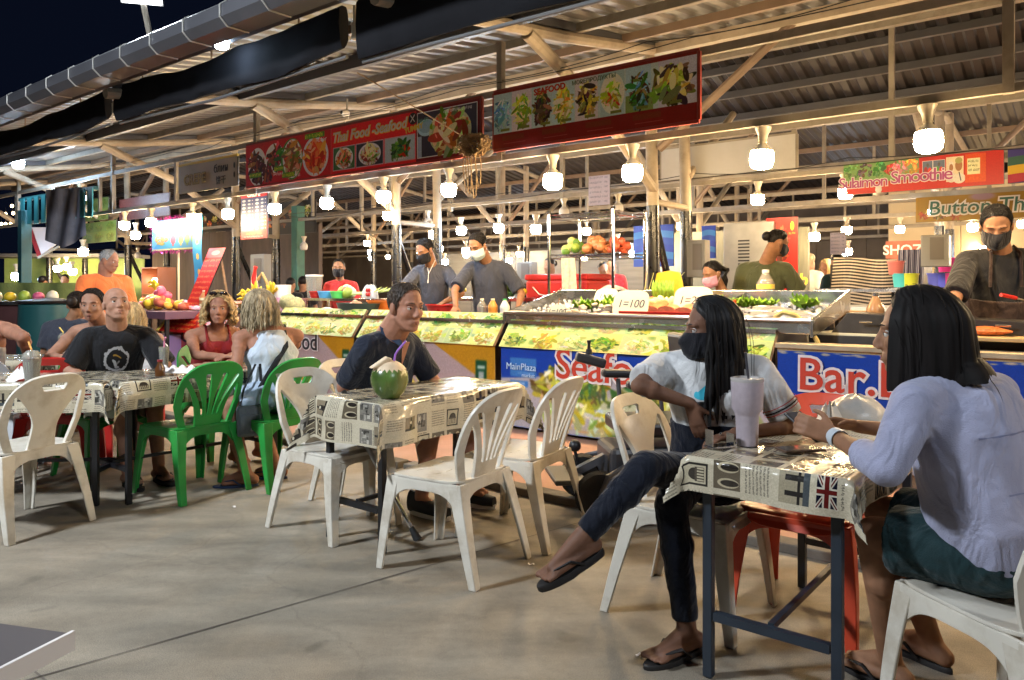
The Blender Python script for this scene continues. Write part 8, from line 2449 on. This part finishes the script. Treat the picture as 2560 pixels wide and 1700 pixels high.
# barbecue cook at the right edge
O_ = person("barbecue cook in a charcoal tee and brown apron with a black mask looking down", (3.34, 5.28, .96), (3.32, 5.16, 1.51), (3.205, 5.03, 1.705), (-.30, -.95), (-.42, -.74, -.50), SKINT, 1.18, 1.08, True,
    {'R': ((2.90, 4.98, 1.22), (2.66, 4.82, 1.06), (-.6, -.6, -.4), (0, 0, -1), .5), 'L': ((3.55, 4.95, 1.2), (3.32, 4.74, 1.05), (-.5, -.7, -.3), (0, 0, -1), .6)}, None, (DKTEE, .9, .020, -.15), (BLACKC, 1.9, .015), 'short', BLACKH, MASKB, 0, .0075, .03)
rt = O_['root']; mb = MB(); torso(mb, O_['pel'], O_['che'], O_['r'], TORSO_M, 1.08, .034, .03, -.3, .6); voxel(part("apron", mb, APRON, rt), .009, 3, .02, .09)
mb = MB(); 
for sg in (-1, 1): mb.tube([O_['pel'].lerp(O_['che'], .62) + O_['r'] * (sg * .09) + O_['f'] * .17, O_['che'] + O_['r'] * (sg * .085) + O_['f'] * .10 + V((0, 0, .02)), O_['che'] + O_['r'] * (sg * .07) + V((0, 0, .065))], .016, 8, flat=.4)
part("apron_strap", mb, APRON, rt)
t = thing("tongs", "red handled tongs held over the cutting board", "tongs", at(2540, 745, 4.66), .3); mb = MB(); mb.tube([(0, 0, 0), (-.12, 0, .02)], .012, 8); part("handle", mb, REDPL, t); mb = MB(); mb.tube([(0, .005, 0), (.12, .02, -.03)], .005, 6); mb.tube([(0, -.005, 0), (.12, -.02, -.03)], .005, 6); part("jaw", mb, STEEL, t)
# background people
def extra(px, py, d, label, topm, hairm, hair, f, skin=SKINW, male=True, hf=None, sl=.8):
    c = at(px, py, d); z = c.z; s = max(.85, min(1.15, z / 1.6))
    person(label, (c.x, d, z - .67 * s), (c.x, d, z - .185 * s), c, f, hf or (f[0], f[1], -.15), skin, 1.0, s, male, None, None, (topm, sl, .016, -.15), (NAVY2, 1.8, .01), hair, hairm, None, 0, .014, plain=True)
extra(2022, 652, 11.6, "far diner in a white shirt leaning on a hand, beyond the man in olive", WHITEC2, ASHH, 'short', (-.8, -.4))
extra(2064, 668, 12.2, "far blonde diner beside the white shirted one", PEACH, BLONDH, 'shaggy', (-.9, -.3), SKINW, False)
extra(2092, 656, 9.9, "person in a dark green tee seen from behind near the striped sheet", TEALC, BLACKH, 'bun', (-.3, .95), SKINT, False)
extra(2001, 652, 12.8, "far diner in slate grey left of the white shirted one", GREYC, ASHH, 'short', (.6, -.7))
extra(1846, 640, 10.4, "masked far cook left of the metal cabinet", GREYC, BLACKH, 'short', (-.6, -.7), SKINT)
extra(1508, 672, 12.6, "far person with dark hair behind the red cooler, left of two", REDC, BLACKH, 'bun', (.3, -.9), SKINT, False)
extra(1528, 664, 13.2, "far person with dark hair behind the red cooler, right of two", REDC, BLACKH, 'short', (-.3, -.9), SKINT)
extra(727, 712, 12.3, "far dark silhouette behind the bananas, left of two", BLACKC, BLACKH, 'short', (.2, .98), SKINT)
extra(757, 708, 12.6, "far dark silhouette behind the bananas, right of two", BLACKC, BLACKH, 'short', (-.2, .98), SKINT)
extra(162, 700, 15.6, "far seller at the green lit stall", KHAKI, BLACKH, 'short', (.2, -.98), SKINT)
extra(108, 705, 14.5, "dark haired far person beside the teal post", BLACKC, BLACKH, 'short', (.2, .98), SKINT)
extra(1373, 665, 11.0, "far person bent behind the cooler, dark hair", KHAKI, BLACKH, 'bun', (-.6, -.6), SKINT)

# ------------------------------------------------------------------ lettering becomes plain mesh so every letter group is a part with a shape of its own
bpy.context.view_layer.update()
dg = bpy.context.evaluated_depsgraph_get()
for o in [o for o in bpy.data.objects if o.type == 'FONT']:
    me = bpy.data.meshes.new_from_object(o.evaluated_get(dg))
    n = bpy.data.objects.new("lettering", me); COL.objects.link(n); n.parent = o.parent; n.matrix_local = o.matrix_local.copy()
    nm = o.name; bpy.data.objects.remove(o); n.name = nm
